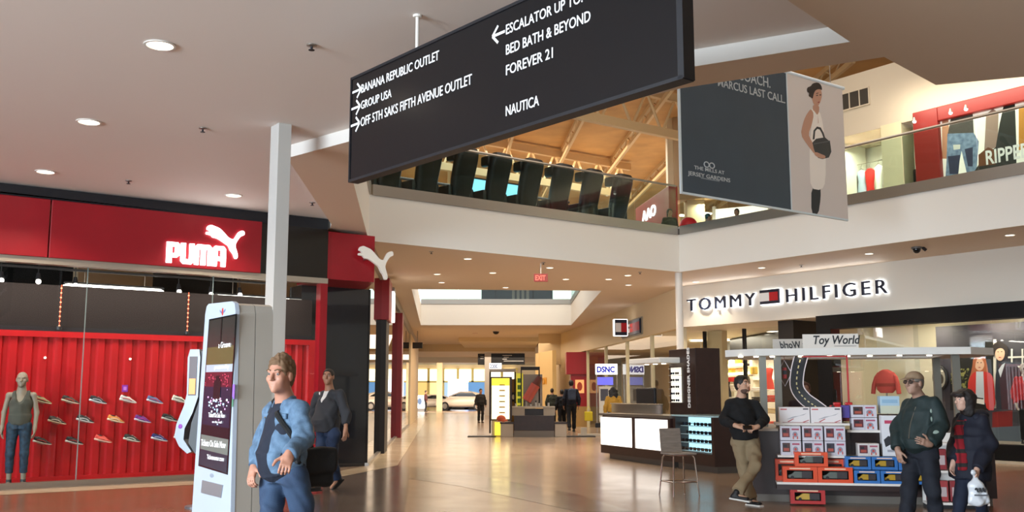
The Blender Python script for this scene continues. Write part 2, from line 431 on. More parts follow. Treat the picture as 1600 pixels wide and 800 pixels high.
# ---------------------------------------------------------------- edge bands and glass railings of the upper floor
def railing(frame, x0, x1, nm, label, posts=6, hand=True):
    t = thing(nm, label, 'railing', frame.M)
    mb = MB(); mb.box((x0, -0.03, Z_UP - 0.01), (x1, 0.05, Z_UP + 0.22), STEEL); mb.obj('edge_band', t)
    mb = MB(); step = (x1 - x0) / posts
    for i in range(posts): mb.box((x0 + i * step + 0.01, 0.0, Z_UP + 0.22), (x0 + (i + 1) * step - 0.01, 0.015, Z_UP + 1.25), GLASSR)
    mb.obj('glass_panel', t)
    mb = MB(); mb.tube([(x0, 0.0, Z_UP + 1.29), (x1, 0.0, Z_UP + 1.29)], 0.03, STEEL, 10); mb.obj('handrail', t)
    return t
railing(SL, -9.0, -0.06, 'glass_railing', 'glass railing with steel base band in front of the black massage chairs', 6)
railing(SR, 0.06, 11.4, 'glass_railing', 'glass railing with steel base band before the lit upper shops on the right', 7)
LF = Frame((-2.28, 13.68), 95.8)
railing(LF, 0.05, 6.7, 'glass_railing', 'short glass railing on the left edge of the opening, behind the black directory sign', 4)
F2 = Frame((-4.2, 45.85), 0)
railing(F2, 0, 6.9, 'glass_railing', 'far railing across the second ceiling opening of the corridor', 4)
F2R = Frame((2.72, 45.8), -89.9)
railing(F2R, 0, 15.2, 'glass_railing', 'railing along the right edge of the second ceiling opening', 6)
# ================================================================ red sports store
TUBE = emis('tube_light_glow', '#fff6ea', 6.0)
LEDW = emis('lit_white_sign', '#ffffff', 1.6)
PUMAW = emis('lit_white_letters', '#ffffff', 3.5)
STORED = mat('store_dark_ceiling', '#0c0b0a', 0.8)
def puma_letters(mb, m, M, d=0.05):
    sh = [([(0, 0), (.1, 0), (.1, .1), (.2, .1), (.26, .15), (.26, .31), (.21, .36), (0, .36)], [[(.1, .17), (.1, .29), (.165, .29), (.165, .17)]], 0.0),
          ([(0, .36), (0, .05), (.05, 0), (.21, 0), (.26, .05), (.26, .36), (.17, .36), (.17, .08), (.09, .08), (.09, .36)][::-1], [], .275),
          ([(0, 0), (0, .31), (.05, .36), (.29, .36), (.34, .31), (.34, 0), (.262, 0), (.262, .28), (.215, .28), (.215, 0), (.125, 0), (.125, .28), (.078, .28), (.078, 0)][::-1], [], .55),
          ([(0, 0), (0, .31), (.05, .36), (.22, .36), (.27, .31), (.27, 0), (.18, 0), (.18, .1), (.09, .1), (.09, 0)][::-1], [[(.1, .17), (.1, .29), (.17, .29), (.17, .17)]], .905)]
    for pl, hs, x in sh: mb.prism([(p[0] + x, p[1]) for p in pl], 0, d, m, M, holes=[[(p[0] + x, p[1]) for p in h] for h in hs])
CAT = [(925, 263), (942, 267), (965, 275), (985, 291), (1010, 315), (1033, 320), (1044, 306), (1054, 288), (1068, 277), (1082, 278), (1084, 294), (1068, 303), (1056, 318), (1047, 335), (1043, 352), (1049, 372), (1056, 396), (1052, 411), (1042, 409), (1034, 390), (1021, 375), (1010, 354), (990, 341), (966, 327), (950, 321), (937, 320), (925, 310), (906, 307), (906, 297), (922, 297), (916, 288), (907, 284), (911, 270)]
def cat_shape(mb, m, M, h, d=0.05):
    s = h / 149.0; pl = [((x - 905) * s, (412 - y) * s) for x, y in CAT]
    mb.prism(smooth_poly(pl[::-1], 3), 0, d, m, M)
# shell of the store
mb = MB(); mb.box((-14, 0.05, 4.75), (5.45, 9, 4.9), STORED); mb.box((-14, 8.9, 0), (7.0, 9, 4.8), STORED); mb.box((-14.1, 0, 0), (-14, 9, 4.8), STORED)
struct(mb, 'wall_store', PF.M)
mb = MB(); mb.box((-14, -0.02, 4.56), (5.42, 0.14, 4.76), BLACKM); mb.box((4.06, -0.02, 3.62), (5.42, 0.14, 4.56), mat('black_fascia_panel', '#16120f', 0.25, var=.2)); struct(mb, 'trim_3', PF.M)
mb = MB(); mb.box((-14, -0.06, 3.52), (5.42, 0.14, 3.62), mat('satin_metal_trim', '#b3a898', 0.4, 0.6)); mb.box((-14, -0.04, 0), (5.42, 0.1, 0.09), STEEL); struct(mb, 'trim_4', PF.M)
mb = MB(); mb.box((5.28, -0.05, 0.0), (5.42, 0.14, 3.52), RED); struct(mb, 'trim_5', PF.M)
w = MB()
xs = [-14, -9.4, -4.8, -1.05, 1.15, 3.25, 5.28]
for a, b in zip(xs, xs[1:]): w.quad((a + .006, 0.03, .09), (b - .006, 0.03, .09), (b - .006, 0.03, 3.52), (a + .006, 0.03, 3.52), glass('store_glass', '#f4f8f6', .55))
o = struct(w, 'window_1', PF.M)
w = MB()
for a in xs[1:-1]: w.box((a - .006, 0.02, .09), (a + .006, 0.045, 3.52), mat('glass_edge', '#7d8a86', 0.3))
w.obj('glass_joint', o)
# long red sign with lit word and leaping cat
sg = thing('store_sign', 'long red fascia sign with glowing white block letters and a leaping cat', 'sign', PF.M)
mb = MB(); mb.box((-14, -0.12, 3.62), (0.49, 0.0, 4.56), RED, bev=0.01); mb.box((0.51, -0.12, 3.62), (4.06, 0.0, 4.56), RED, bev=0.01); mb.obj('sign_panel', sg)
mb = MB(); puma_letters(mb, PUMAW, at(2.36, -0.12, 3.68) @ Matrix.Scale(0.88, 4, (1, 0, 0)), 0.04); mb.obj('letters', sg)
mb = MB(); cat_shape(mb, PUMAW, at(3.03, -0.12, 3.84) @ Matrix.Scale(1.02, 4, (1, 0, 0)), 0.56, 0.04); mb.obj('cat_emblem', sg)
# red corner box with the projecting cat, glossy black pier below
bx = thing('corner_sign', 'red corner sign box with white leaping cat above glossy black pier', 'sign', PF.M)
mb = MB(); mb.prism([(5.43, 0), (6.43, 0), (6.95, 1.4), (5.43, 1.4)], 3.62, 4.53, RED); mb.box((5.42, -.012, 3.62), (5.47, 0.05, 4.53), RED); mb.obj('sign_box', bx)
mb = MB(); cat_shape(mb, mat('cream_plastic', '#e8e2d6', 0.4), at(5.98, -0.16, 3.66), 0.62, 0.06); mb.cyl((6.2, -0.1, 4.05), (6.2, 0.0, 4.05), 0.02, STEEL); mb.obj('cat_emblem', bx)
mb = MB(); mb.box((5.5, 1.3, 0), (7.05, 1.9, 3.62), BLACK); struct(mb, 'pillar_corner', PF.M)

# red corrugated container wall with shoes on it
CRED = mat('container_red', '#b3121a', 0.38, var=0.1, vscale=3, bump=0.05, bscale=20)
ct = thing('shipping_container', 'red corrugated shipping container side used as the shoe display wall', 'container', PF.M)
mb = MB(); x = -6.0; prof = []
while x < 5.5:
    prof += [(x, 0.9), (x + .10, 0.9), (x + .13, 0.94), (x + .20, 0.94)]; x += .23
prof += [(x, 0.9)]
pr = prof + [(p[0], p[1] + 0.05) for p in prof[::-1]]
n = len(prof)
mb.add([(p[0], p[1], .1) for p in prof] + [(p[0], p[1], 2.4) for p in prof], [(i, i + 1, n + i + 1, n + i) for i in range(n - 1)], CRED)
mb.box((-6, .99, .1), (5.6, 1.04, 2.4), CRED); mb.obj('corrugated_side', ct)
mb = MB(); mb.box((-6, .86, 2.4), (5.62, 1.1, 2.5), CRED); mb.obj('top_rail', ct)
mb = MB(); mb.box((-6, .86, 0.0), (5.62, 1.1, .1), CRED); mb.obj('bottom_rail', ct)
mb = MB(); mb.box((5.5, .86, .1), (5.62, 1.1, 2.4), CRED); mb.obj('corner_post', ct)
mb = MB(); mb.box((-6, 1.0, 2.5), (5.62, 1.12, 2.58), BLACKM); mb.box((-6, 1.05, 2.58), (5.62, 1.09, 3.3), mat('brown_mesh_screen', '#1a0d0a', 0.85, bump=0.4, bscale=160)); o = mb.obj('mesh_screen'); o.matrix_world = PF.M
tag(o, 'dark brown mesh screen standing above the red container', 'screen')
for i, (px, z0, z1) in enumerate(((95, 2.56, 3.3), (295, 2.56, 3.3))):
    x, _ = PF.hit(px, 480, .9); mb = MB(); mb.cyl((0, 0, 0), (0, 0, z1 - z0), 0.008, mat('copper', '#b5472c', 0.3, 0.8))
    for k in range(9): mb.ball((0, 0, .04 + k * .08), .016, emis('red_bead_glow', '#ff8a66', 1.2), 8)
    mb.cyl((0, 0, -.03), (0, 0, .03), 0.05, BLACKM)
    o = mb.obj('light_chain'); o.matrix_world = PF.M @ T(x, .93, z0)
    tag(o, 'string of small red beads hanging at the screen, %s' % ('above the tank top mannequin side' if i == 0 else 'beside the tall silver directory kiosk'), 'light chain')
# sneakers: sole, upper, stripe, laces
def shoe(body, sole, stripe, label):
    t = thing('sneaker', label, 'shoe', None, 'sneakers on the red container wall')
    L_ = .31
    def ring(x, w, z0, z1, n=12):
        return [(x, w * math.cos(a), z0 + (z1 - z0) * (0.5 + 0.5 * math.sin(a))) for a in (2 * math.pi * k / n for k in range(n))]
    st = [(-.155, .012, .01, .03), (-.145, .03, 0, .035), (-.08, .038, 0, .032), (0, .036, 0, .028), (.08, .046, .0, .026), (.125, .038, .006, .026), (.152, .014, .016, .026)]
    mb = MB(); mb.loft([ring(*s_) for s_ in st], sole); mb.obj('sole', t, True)
    st = [(-.150, .014, .03, .075), (-.14, .028, .028, .098), (-.10, .034, .028, .092), (-.05, .034, .026, .085), (0, .036, .024, .092), (.05, .04, .022, .066), (.1, .038, .022, .052), (.14, .024, .022, .038), (.15, .008, .024, .03)]
    mb = MB(); mb.loft([ring(*s_) for s_ in st], body); u = mb.obj('upper', t, True)
    mb = MB(); mb.ball((-.085, 0, .088), (.05, .024, .014), BLACKM, 10); mb.obj('opening', u, True)
    mb = MB()
    for sy in (-1, 1):
        p = [(-.11, .036 * sy, .04), (-.06, .038 * sy, .05), (0, .04 * sy, .05), (.05, .043 * sy, .03)]
        mb.tube(p, .006, stripe, 6)
    mb.obj('side_stripe', t, True)
    mb = MB()
    for k in range(4): mb.tube([(-.02 + k * .025, -.02, .094 - k * .008), (-.012 + k * .025, 0, .101 - k * .009), (-.02 + k * .025, .02, .094 - k * .008)], .0035, stripe, 5)
    mb.obj('laces', t, True)
    return t
SP = [(66, 625, '#8d8b62', '#d7d6b8', '#c85050', 'olive and cream sneaker, leftmost of the top row'), (110, 625, '#3a3634', '#e8dcc8', '#d05040', 'black sneaker with tan sole, second in the top row'), (153, 625, '#23252c', '#dfe4ea', '#c7d0da', 'black sneaker with pale grey toe, third in the top row'),
      (200, 624, '#d9d2d0', '#efe9e6', '#c02030', 'white sneaker with red stripes under the small purple card'), (242, 625, '#5b6a9a', '#dcdfe9', '#d04060', 'blue and pink sneaker, fifth in the top row'), (281, 624, '#d8d2c4', '#eae6dc', '#3f4a30', 'white and dark green sneaker at the right end of the top row'),
      (89, 657, '#3a302c', '#d9c8b0', '#e0d6c8', 'dark brown sneaker, leftmost of the middle row'), (133, 655, '#1e1e22', '#d8d8d8', '#e6e6e6', 'black sneaker with white stripe, second in the middle row'), (181, 655, '#d88a40', '#f0e2c0', '#e8e0d0', 'orange and yellow sneaker in the middle row'), (223, 655, '#6c2a86', '#dcd0e4', '#c040a0', 'purple sneaker in the middle row'), (265, 653, '#16171a', '#d2cfc8', '#9a9a9a', 'black sneaker at the right end of the middle row'),
      (66, 689, '#141417', '#cfcac2', '#b03030', 'black sneaker, leftmost of the bottom row'), (116, 689, '#1a1c22', '#c8c4be', '#a83038', 'black sneaker with red lining, second in the bottom row'), (161, 686, '#e05048', '#f0c8b8', '#f08070', 'coral red sneaker in the bottom row'), (206, 685, '#2a2e2c', '#dfe2d8', '#e0e0d8', 'dark green and white sneaker in the bottom row'), (249, 684, '#2b2f6c', '#dfe0ea', '#b8c0e0', 'navy blue sneaker in the bottom row'), (284, 683, '#e6e2dc', '#ece8e2', '#c0bab2', 'white sneaker at the right end of the bottom row, by the curved charging post')]
for px, py, cb, cs, cst, lb_ in SP:
    x, z = PF.hit(px, py, .8)
    t = shoe(mat('shoe_' + cb, cb, .6, bump=.05), mat('shoe_sole_' + cs, cs, .6), mat('shoe_stripe_' + cst, cst, .5), lb_)
    t.matrix_world = PF.M @ T(x, .81, z - .045) @ Matrix.Rotation(rad(14), 4, 'Y') @ Matrix.Rotation(rad(6), 4, 'Z')
    mb = MB(); mb.box((-.05, .02, -.012), (.05, .1, -.002), STEEL); mb.obj('shelf_clip', t)
for i, (px, py) in enumerate(((70, 559), (203, 561))):
    x, z = PF.hit(px, py, .88); mb = MB(); mb.ball((0, 0, 0), .02, emis('hook_added_glow', '#fff0d8', 3), 10); mb.cyl((0, 0, 0), (0, .05, 0), .02, STEEL); o = mb.obj('wall_hook'); o.matrix_world = PF.M @ T(x, .86, z)  # white hooks on the container, given an added glow
    tag(o, 'small round white hook with added glow on the red container, %s' % ('left one above the olive sneaker' if i == 0 else 'right one above the purple card'), 'lamp')
x, z = PF.hit(195, 607, .88); mb = MB(); mb.box((-.05, 0, -.06), (.05, .006, .06), mat('purple_card', '#8a2fa8', .5), bev=.002); mb.box((-.025, -.002, -.03), (.025, .004, .03), mat('lilac_print', '#c77ad8', .5)); o = mb.obj('price_card'); o.matrix_world = PF.M @ T(x, .87, z); tag(o, 'small purple card fixed to the red container over a white sneaker', 'card')
# store lights
def tube_light(x0, x1, y, z, label):
    t = thing('tube_light', label, 'lamp', PF.M @ T((x0 + x1) / 2, y, z), 'tube lights inside the red sports store')
    h = (x1 - x0) / 2
    mb = MB(); mb.tube([(-h, 0, 0), (-h + .08, 0, 0), (h - .08, 0, 0), (h, 0, 0)], .035, TUBE, 10, rr=[.012, .04, .04, .012]); mb.obj('tube', t, True)
    mb = MB(); mb.box((-h, -.04, .04), (h, .04, .07), BLACKM); mb.obj('housing', t)
    mb = MB(); mb.cyl((-h * .6, 0, .07), (-h * .6, 0, 4.75 - z), .006, STEEL, seg=6); mb.cyl((h * .6, 0, .07), (h * .6, 0, 4.75 - z), .006, STEEL, seg=6); mb.obj('hanger', t)
tube_light(1.19, 2.98, 2.0, 3.40, 'long glowing tube light hung above the sneaker wall')
tube_light(3.97, 5.8, 2.0, 3.36, 'long glowing tube light hung behind the top of the grey kiosk')
tube_light(6.35, 7.35, 4.6, 3.62, 'upper short tube light seen left of the black pier, deeper in the store')
tube_light(6.5, 7.5, 6.4, 3.70, 'middle short tube light left of the black pier, deep in the store')
tube_light(6.6, 7.6, 5.2, 3.1, 'lower short tube light left of the black pier, deep in the store')
for i, (px, py) in enumerate(((2, 438), (60, 440), (118, 446), (280, 456), (330, 460), (375, 461))):
    x, z = PF.hit(px, py, 1.6)
    t = thing('spot_lamp', 'bright track spot above the sneaker wall, ' + ('at the left picture edge', 'above the mannequin', 'left of the long tube light', 'right end of the long tube light', 'left of the kiosk top', 'over the kiosk top')[i], 'lamp', PF.M @ T(x, 1.6, z), 'track spots in the red sports store')
    mb = MB(); mb.ball((0, 0, 0), .045, TUBE, 12); mb.obj('bulb', t, True)
    mb = MB(); mb.cyl((0, 0.02, .03), (0, 0.05, .15), .05, BLACKM, .03); mb.cyl((0, .05, .13), (0, .05, 4.75 - z), .008, BLACKM, seg=6); mb.obj('housing', t)
mb = MB(); mb.box((-4, 1.55, 3.62), (5.2, 1.6, 3.66), BLACKM); mb.box((-4, 3.5, 4.1), (6, 3.6, 4.25), mat('duct_metal', '#55504a', .5, .5)); mb.tube([(-4, 2.8, 4.2), (6, 2.8, 4.2)], .12, MATS['duct_metal']); o = mb.obj('ceiling_track'); o.matrix_world = PF.M; tag(o, 'black lighting track and ducts under the dark store ceiling', 'track')
# deep part of the store past the container
t = thing('display_shelf', 'lit shelf unit deep in the store left of the black pier', 'shelf', PF.M @ T(6.75, 7.6, 0))
mb = MB(); mb.box((-.9, .3, 0), (.9, .35, 2.9), mat('warm_back_panel', '#e8b060', .6)); mb.obj('back_panel', t)
mb = MB(); mb.box((-.7, 0.25, 2.0), (.7, .28, 2.8), emis('lit_poster', '#fff2dc', 2.5)); mb.obj('lit_panel', t)
mb = MB()
for k in range(5): mb.box((-.9, 0, .3 + k * .36), (.9, .3, .33 + k * .36), mat('shelf_red', '#7a1a18', .5))
mb.obj('shelf_board', t)
al = D.lights.new('store_light', 'AREA'); al.energy = 110; al.size = 9; al.size_y = .6; al.shape = 'RECTANGLE'; al.color = (1, .9, .78); ao = D.objects.new('store_light', al); COL.objects.link(ao); ao.matrix_world = PF.M @ T(1, .45, 3.45) @ Matrix.Rotation(rad(22), 4, 'X')

# ---------------------------------------------------------------- left side of the corridor: glass shopfront with posts
mb = MB(); mb.box((0, 0.0, 4.3), (42, .2, 4.6), mat('grey_header', '#a39a8c', .5)); mb.box((27, 0, 0), (42, .2, 4.3), CREAM); mb.box((0, 6, 0), (42, 6.1, 4.6), mat('shop_back', '#b8a184', .7)); mb.box((0, 0, 0), (27, .08, .06), STEEL); struct(mb, 'wall_corridor', CLW.M)
w = MB()
for a, b in zip((0, 3.2, 6.5, 9.0, 12.4, 16, 20, 24), (3.2, 6.5, 9.0, 12.4, 16, 20, 24, 27)): w.quad((a + .01, .05, .06), (b - .01, .05, .06), (b - .01, .05, 4.3), (a + .01, .05, 4.3), glass('shop_glass', '#b9b2a4', 1.6))
struct(w, 'window_2', CLW.M)
t = thing('portal_post', 'tall shop portal post, black below and red above, nearest the black pier', 'post', CLW.M @ T(4.2, -.08, 0))
mb = MB(); mb.box((0, 0, 0), (1.3, .3, 3.3), BLACKM, bev=.01); mb.obj('lower_post', t)
mb = MB(); mb.box((0, -.06, 3.3), (1.3, .3, 4.35), RED, bev=.01); mb.obj('upper_post', t)
t = thing('portal_post', 'slim red shop portal post farther down the left side of the corridor', 'post', CLW.M @ T(13.2, -.12, 0))
mb = MB(); mb.box((0, 0, 0), (.9, .3, 4.2), RED, bev=.01); mb.obj('post_body', t)
t = thing('blade_sign', 'narrow glowing white upright sign beside the red portal post', 'sign', CLW.M @ T(6.0, -.05, 0))
mb = MB(); mb.box((0, -.12, 3.4), (.7, .05, 4.2), LEDW, bev=.01); mb.obj('sign_face', t)
mb = MB(); mb.box((-.05, -.13, 4.2), (.75, .05, 4.3), STEEL); mb.obj('cap', t)
# ================================================================ things on the upper level
LEATH = mat('black_chair_leather', '#1c1b1b', 0.45, bump=0.15, bscale=30)
def massage_chair(label):
    t = thing('massage_chair', label, 'massage chair', None, 'black massage chairs on the upper level')
    mb = MB(); mb.box((-.34, -.36, 0.0), (.34, .36, .22), BLACKM, bev=.05); mb.obj('base', t)
    mb = MB(); mb.box((-.27, -.3, .2), (.27, .38, .5), LEATH, bev=.08); mb.obj('seat', t, True)
    # tall curved back with a thicker head end
    st = []
    for z, y, w, d in ((.34, -.26, .25, .12), (.55, -.30, .28, .14), (.85, -.37, .30, .14), (1.1, -.44, .31, .14), (1.32, -.50, .31, .15), (1.46, -.53, .29, .15), (1.53, -.54, .24, .11)):
        n = 16; st.append([(w * (abs(math.cos(a)) ** .45) * (1 if math.cos(a) > 0 else -1), y + d * (abs(math.sin(a)) ** .6) * (1 if math.sin(a) > 0 else -1), z) for a in (2 * math.pi * k / n for k in range(n))])
    mb = MB(); mb.loft(st, LEATH); mb.obj('backrest', t, True)
    for s in (-1, 1):
        mb = MB(); mb.box((s * .2, -.44, 1.22), (s * .35, -.16, 1.47), LEATH, bev=.05); mb.obj('head_wing', t, True)
        mb = MB(); mb.box((s * .27, -.34, .15), (s * .40, .42, .66), LEATH, bev=.06); a_ = mb.obj('armrest', t, True)
        mb = MB(); mb.box((s * .40, .1, .42), (s * .403, .18, .5), mat('grey_badge', '#a8a8a8', .4)); mb.obj('badge', a_)
    mb = MB(); mb.box((-.24, .36, .05), (.24, .62, .36), LEATH, bev=.06); mb.obj('footrest', t, True)
    return t
NM = ['first massage chair from the left, mostly behind the black directory sign', 'second massage chair from the left, half hidden by the directory sign', 'third massage chair from the left, its top just clear of the sign', 'fourth massage chair from the left in the railing row', 'fifth massage chair from the left, above the blue glow', 'sixth massage chair from the left in the railing row', 'seventh massage chair from the left, second from the right end', 'massage chair at the right end of the row behind the glass railing']
ch0 = massage_chair('black ' + NM[0])
for i, x in enumerate((-7.95, -6.98, -6.02, -5.05, -4.1, -3.14, -2.16, -1.15)):
    M = SL.M @ T(x - .27, 1.15, Z_UP, 8)
    if i == 0: place(ch0, M)
    else: dup(ch0, M, 'black ' + NM[i])
CYAN = emis('cyan_light_box', '#84d4ee', 1.5)
for i, (x, y, w, z0, z1) in enumerate(((-4.3, 2.2, 1.9, .3, 1.25), (-2.5, 2.2, 1.0, .3, .78), (-.85, 2.2, 1.1, .3, .84))):
    t = thing('light_box', 'glowing blue white light box on the floor behind the %s massage chair' % ('fifth', 'sixth', 'seventh')[i], 'light box', SL.M @ T(x, y, Z_UP))
    mb = MB(); mb.box((-w / 2, 0, z0), (w / 2, .3, z1), CYAN, bev=.02); mb.obj('lit_face', t)
    mb = MB(); mb.box((-w / 2 - .03, -.01, 0), (w / 2 + .03, .33, z0), BLACKM); mb.box((-w / 2, -.02, z1), (w / 2, .3, z1 + .03), BLACKM); mb.obj('stand', t)

# upper corridor, right side, far: red shop with white letters, cream columns and shop fronts
UC = Frame((5.05, 31.0), -86)
t = thing('red_shop_sign', 'tall red shop sign with big white letters on the upper level, above the slab corner', 'sign', Frame((4.72, 34.2), -82).M)
RSF = Frame((4.72, 34.2), -82)
mb = MB(); mb.box((RSF.hit(993, 330)[0], 0, Z_UP), (RSF.hit(1045, 310)[0], .3, RSF.hit(1043, 291)[1]), mat('dull_red_panel', '#9c2c22', .5), bev=.02); mb.obj('sign_panel', t)
mb = MB(); fit(mb, 'AAO', RSF, (1004, 348), (1025, 335), (1004, 331), emis('lit_letters', '#ffffff', 1.6), -.01, .02, .06); mb.obj('letters', t)
mb = MB(); mb.box((6.0, 33.6, Z_UP), (6.6, 34.2, 11), CREAM); mb.box((5.4, 33.8, Z_UP), (5.62, 34.2, 11), CREAM); struct(mb, 'pillar_upper')
mb = MB(); mb.prism([(5.6, 33.7), (13, 30.2), (13, 30.6), (5.6, 34.2)], 8.05, 11, mat('tan_fascia', '#b99a72', .6)); mb.prism([(5.6, 37.4), (13, 34.6), (13, 35), (5.6, 37.8)], Z_UP, 8.2, mat('dim_shop_wall', '#a88a5c', .6)); struct(mb, 'wall_upper_shops')
for i, (x, y, z) in enumerate(((6.3, 35.0, 7.75), (6.8, 35.0, 7.85), (5.85, 35.6, 7.0))):
    mb = MB(); mb.box((-.35, -.05, -.03), (.35, .05, .03), TUBE, bev=.01); o = mb.obj('strip_light'); o.matrix_world = T(x, y, z, 20); tag(o, 'short bright strip light inside the far upper shop beside the red sign', 'lamp', 'strip lights in the far upper shop')
t = thing('shop_window', 'bright upper shop window with a red letter on white, under the hanging banner', 'shop window', Frame((8.05, 34.6), -30).M)
mb = MB(); mb.box((-.9, 0, Z_UP), (1.0, .1, 8.0), emis('lit_white_window', '#fff4e0', 1.1)); mb.obj('lit_pane', t)
mb = MB(); mb.text('A', .7, mat('red_letter', '#d03020', .5, emit='#d03020', es=.5), at(-.45, -.01, 6.7), 1, .01, .02); mb.obj('letter', t)
mb = MB(); mb.box((-1.0, -.05, Z_UP), (-.9, .12, 8.1), WHITE); mb.box((1.0, -.05, Z_UP), (1.1, .12, 8.1), WHITE); mb.obj('window_frame', t)

# shops behind the right railing
mb = MB()
SHW = mat('upper_shop_white', '#f4efe2', .6)
mb.box((2.0, .0, Z_UP), (2.35, 1.5, 8.15), SHW); mb.box((3.85, -.02, Z_UP), (4.42, .5, 8.2), mat('cream_pilaster', '#e2d9b4', .5)); mb.box((2.0, 1.6, Z_UP), (4.8, 1.7, 8.15), SHW); mb.box((4.42, .9, Z_UP), (4.8, 1.0, 8.15), mat('teal_window_back', '#2d5a58', .5))
struct(mb, 'wall_upper_bay', USW.M)
w = MB(); w.quad((2.35, .02, Z_UP), (3.85, .02, Z_UP), (3.85, .02, 8.15), (2.35, .02, 8.15), GLASS); w.quad((4.42, .02, Z_UP), (4.8, .02, Z_UP), (4.8, .02, 8.15), (4.42, .02, 8.15), GLASS); struct(w, 'window_3', USW.M)
fr = thing('red_shopfront', 'deep red shopfront frame on the upper level, to the right of the dark mannequin bay', 'shopfront', USW.M)
REDF = mat('deep_red_frame', '#8e1d16', .4)
mb = MB(); mb.box((4.8, -.12, Z_UP), (5.45, .3, 8.3), REDF, bev=.02); mb.obj('frame_post', fr)
mb = MB(); mb.box((5.45, -.12, 7.95), (14, .3, 8.3), REDF, bev=.02); mb.obj('frame_header', fr)
# big window posters: torn jeans, dark figure, bold white word
def pp(frame, pts, y=0.0): return [frame.hit(px, py, y) for px, py in pts]
def crop(pts, ox, oy, s): return [(ox + x / s, oy + y / s) for x, y in pts]
CR1 = lambda pts: pp(USW, crop(pts, 1280, 80, 3.334), -.0)
wp = thing('window_poster', 'huge window poster of torn jeans, a dark figure and a bold white word', 'poster', USW.M)
mb = MB(); mb.box((5.45, .0, 5.7), (14, .04, 7.95), mat('poster_white', '#f5f0e4', .5, emit='#fff8ea', es=.25)); mb.obj('poster_sheet', wp)
J1, J2, SK = mat('print_denim', '#8fa6c0', .6, col2='#5b7090', vscale=9), mat('print_denim_dark', '#2c3350', .6), mat('print_skin', '#c98f70', .6)
P_ = [(CR1([(640, 360), (672, 345), (680, 450), (664, 560), (640, 560)]), SK), (CR1([(690, 330), (800, 325), (806, 430), (770, 450), (668, 440)]), mat('print_black_lace', '#1d1a1c', .6, col2='#6a625c', vscale=60)),
      (CR1([(668, 430), (805, 425), (832, 470), (820, 620), (770, 640), (742, 520), (716, 650), (658, 660), (664, 560)]), J1), (CR1([(670, 548), (735, 540), (725, 640), (680, 640)]), J2), (CR1([(758, 510), (800, 500), (800, 600), (775, 600)]), J2),
      (CR1([(698, 488), (735, 486), (735, 510), (700, 514)]), mat('print_pale', '#d8d8d0', .6)),
      (CR1([(870, 330), (905, 300), (935, 320), (930, 500), (860, 520)]), mat('print_rose_grey', '#a08478', .6)), (CR1([(960, 290), (1020, 270), (1028, 500), (1028, 600), (860, 640), (800, 640), (850, 560), (920, 500), (940, 380)]), mat('print_charcoal', '#1e211f', .6)),
      (CR1([(1040, 290), (1100, 275), (1100, 480), (1040, 520)]), mat('print_amber', '#c8862c', .6)), (CR1([(830, 540), (880, 500), (930, 520), (920, 590), (830, 600)]), mat('print_brown', '#6a3c1c', .6))]
mb = MB(); paint(mb, P_, 0.0); mb.obj('printed_picture', wp)
mb = MB(); fit(mb, 'RIPPED', USW, (1541, 257), (1612, 243), (1541, 235), LETW, -.012, .02); mb.obj('lettering', wp)
# clothes in the left upper bay
t = thing('display_table', 'dark display table of folded clothes with green patterned cloth behind the right railing', 'table', USW.M @ T(USW.hit(1350, 290, .65)[0], .65, Z_UP))
mb = MB(); mb.box((-.75, -.35, .86), (.75, .35, 1.0), mat('camo_cloth', '#6e7a4a', .8, col2='#2c3020', vscale=14)); mb.box((-.75, -.36, .5), (.75, -.34, .98), MATS['camo_cloth']); mb.obj('table_top', t)
for sx in (-.7, .7):
    for sy in (-.3, .3): mb = MB(); mb.box((sx - .03, sy - .03, 0), (sx + .03, sy + .03, .86), BLACKM); mb.obj('leg', t)
def hung_dress(frame, x, y, z, w, h, m, label, group=None):
    t = thing('hanging_garment', label, 'garment', frame.M @ T(x, y, z), group)
    mb = MB(); rings = []
    for f, k, dd in ((0, .35, .03), (.06, .9, .06), (.3, .72, .07), (.45, .62, .07), (.8, .85, .09), (1, .95, .10)):
        rings.append([(w / 2 * k * math.cos(a) * (1 + .05 * math.sin(3 * a + f * 9)), dd * math.sin(a), -h * f) for a in (2 * math.pi * i / 14 for i in range(14))])
    mb.loft(rings, m); mb.obj('cloth', t, True)
    mb = MB(); mb.tube([(-w * .35, 0, -.02), (0, 0, .05), (w * .35, 0, -.02)], .008, STEEL, 5); mb.tube([(0, 0, .05), (0, 0, .10), (.03, 0, .14), (0, 0, .17)], .006, STEEL, 5); mb.obj('hanger', t)
    return t
for px_, z, w, h, c, lb_ in ((1326, 7.3, .3, .8, '#b9b6a8', 'pale top hanging at the left end of the upper shop bay'), (1337, 7.35, .28, 1.0, '#55504a', 'grey garment hanging left of the pale blue top on the upper level'), (1345, 7.45, .3, .7, '#b9c6dc', 'pale blue top hanging left of the red dress on the upper level'), (1358, 7.45, .34, 1.15, '#cf1f1c', 'bright red dress hanging in the upper shop window'), (1372, 7.5, .26, 1.1, '#f0ece2', 'white top with dark print hanging right of the red dress')):
    x = USW.hit(px_, 250, 1.1)[0]; hung_dress(USW, x, 1.1, z, w, h, mat('cloth_' + c, c, .8, bump=.1), lb_)
mb = MB(); g0, g1 = USW.hit(1320, 240, 1.1)[0], USW.hit(1380, 240, 1.1)[0]; mb.tube([(g0, 1.1, 7.62), (g1, 1.1, 7.62)], .012, STEEL, 6); mb.tube([(g0, 1.1, 7.62), (g0, 1.1, Z_UP)], .012, STEEL, 6); mb.tube([(g1, 1.1, 7.62), (g1, 1.1, Z_UP)], .012, STEEL, 6); o = mb.obj('garment_rail'); o.matrix_world = USW.M; tag(o, 'thin steel garment rail carrying the red dress in the upper shop', 'rail')
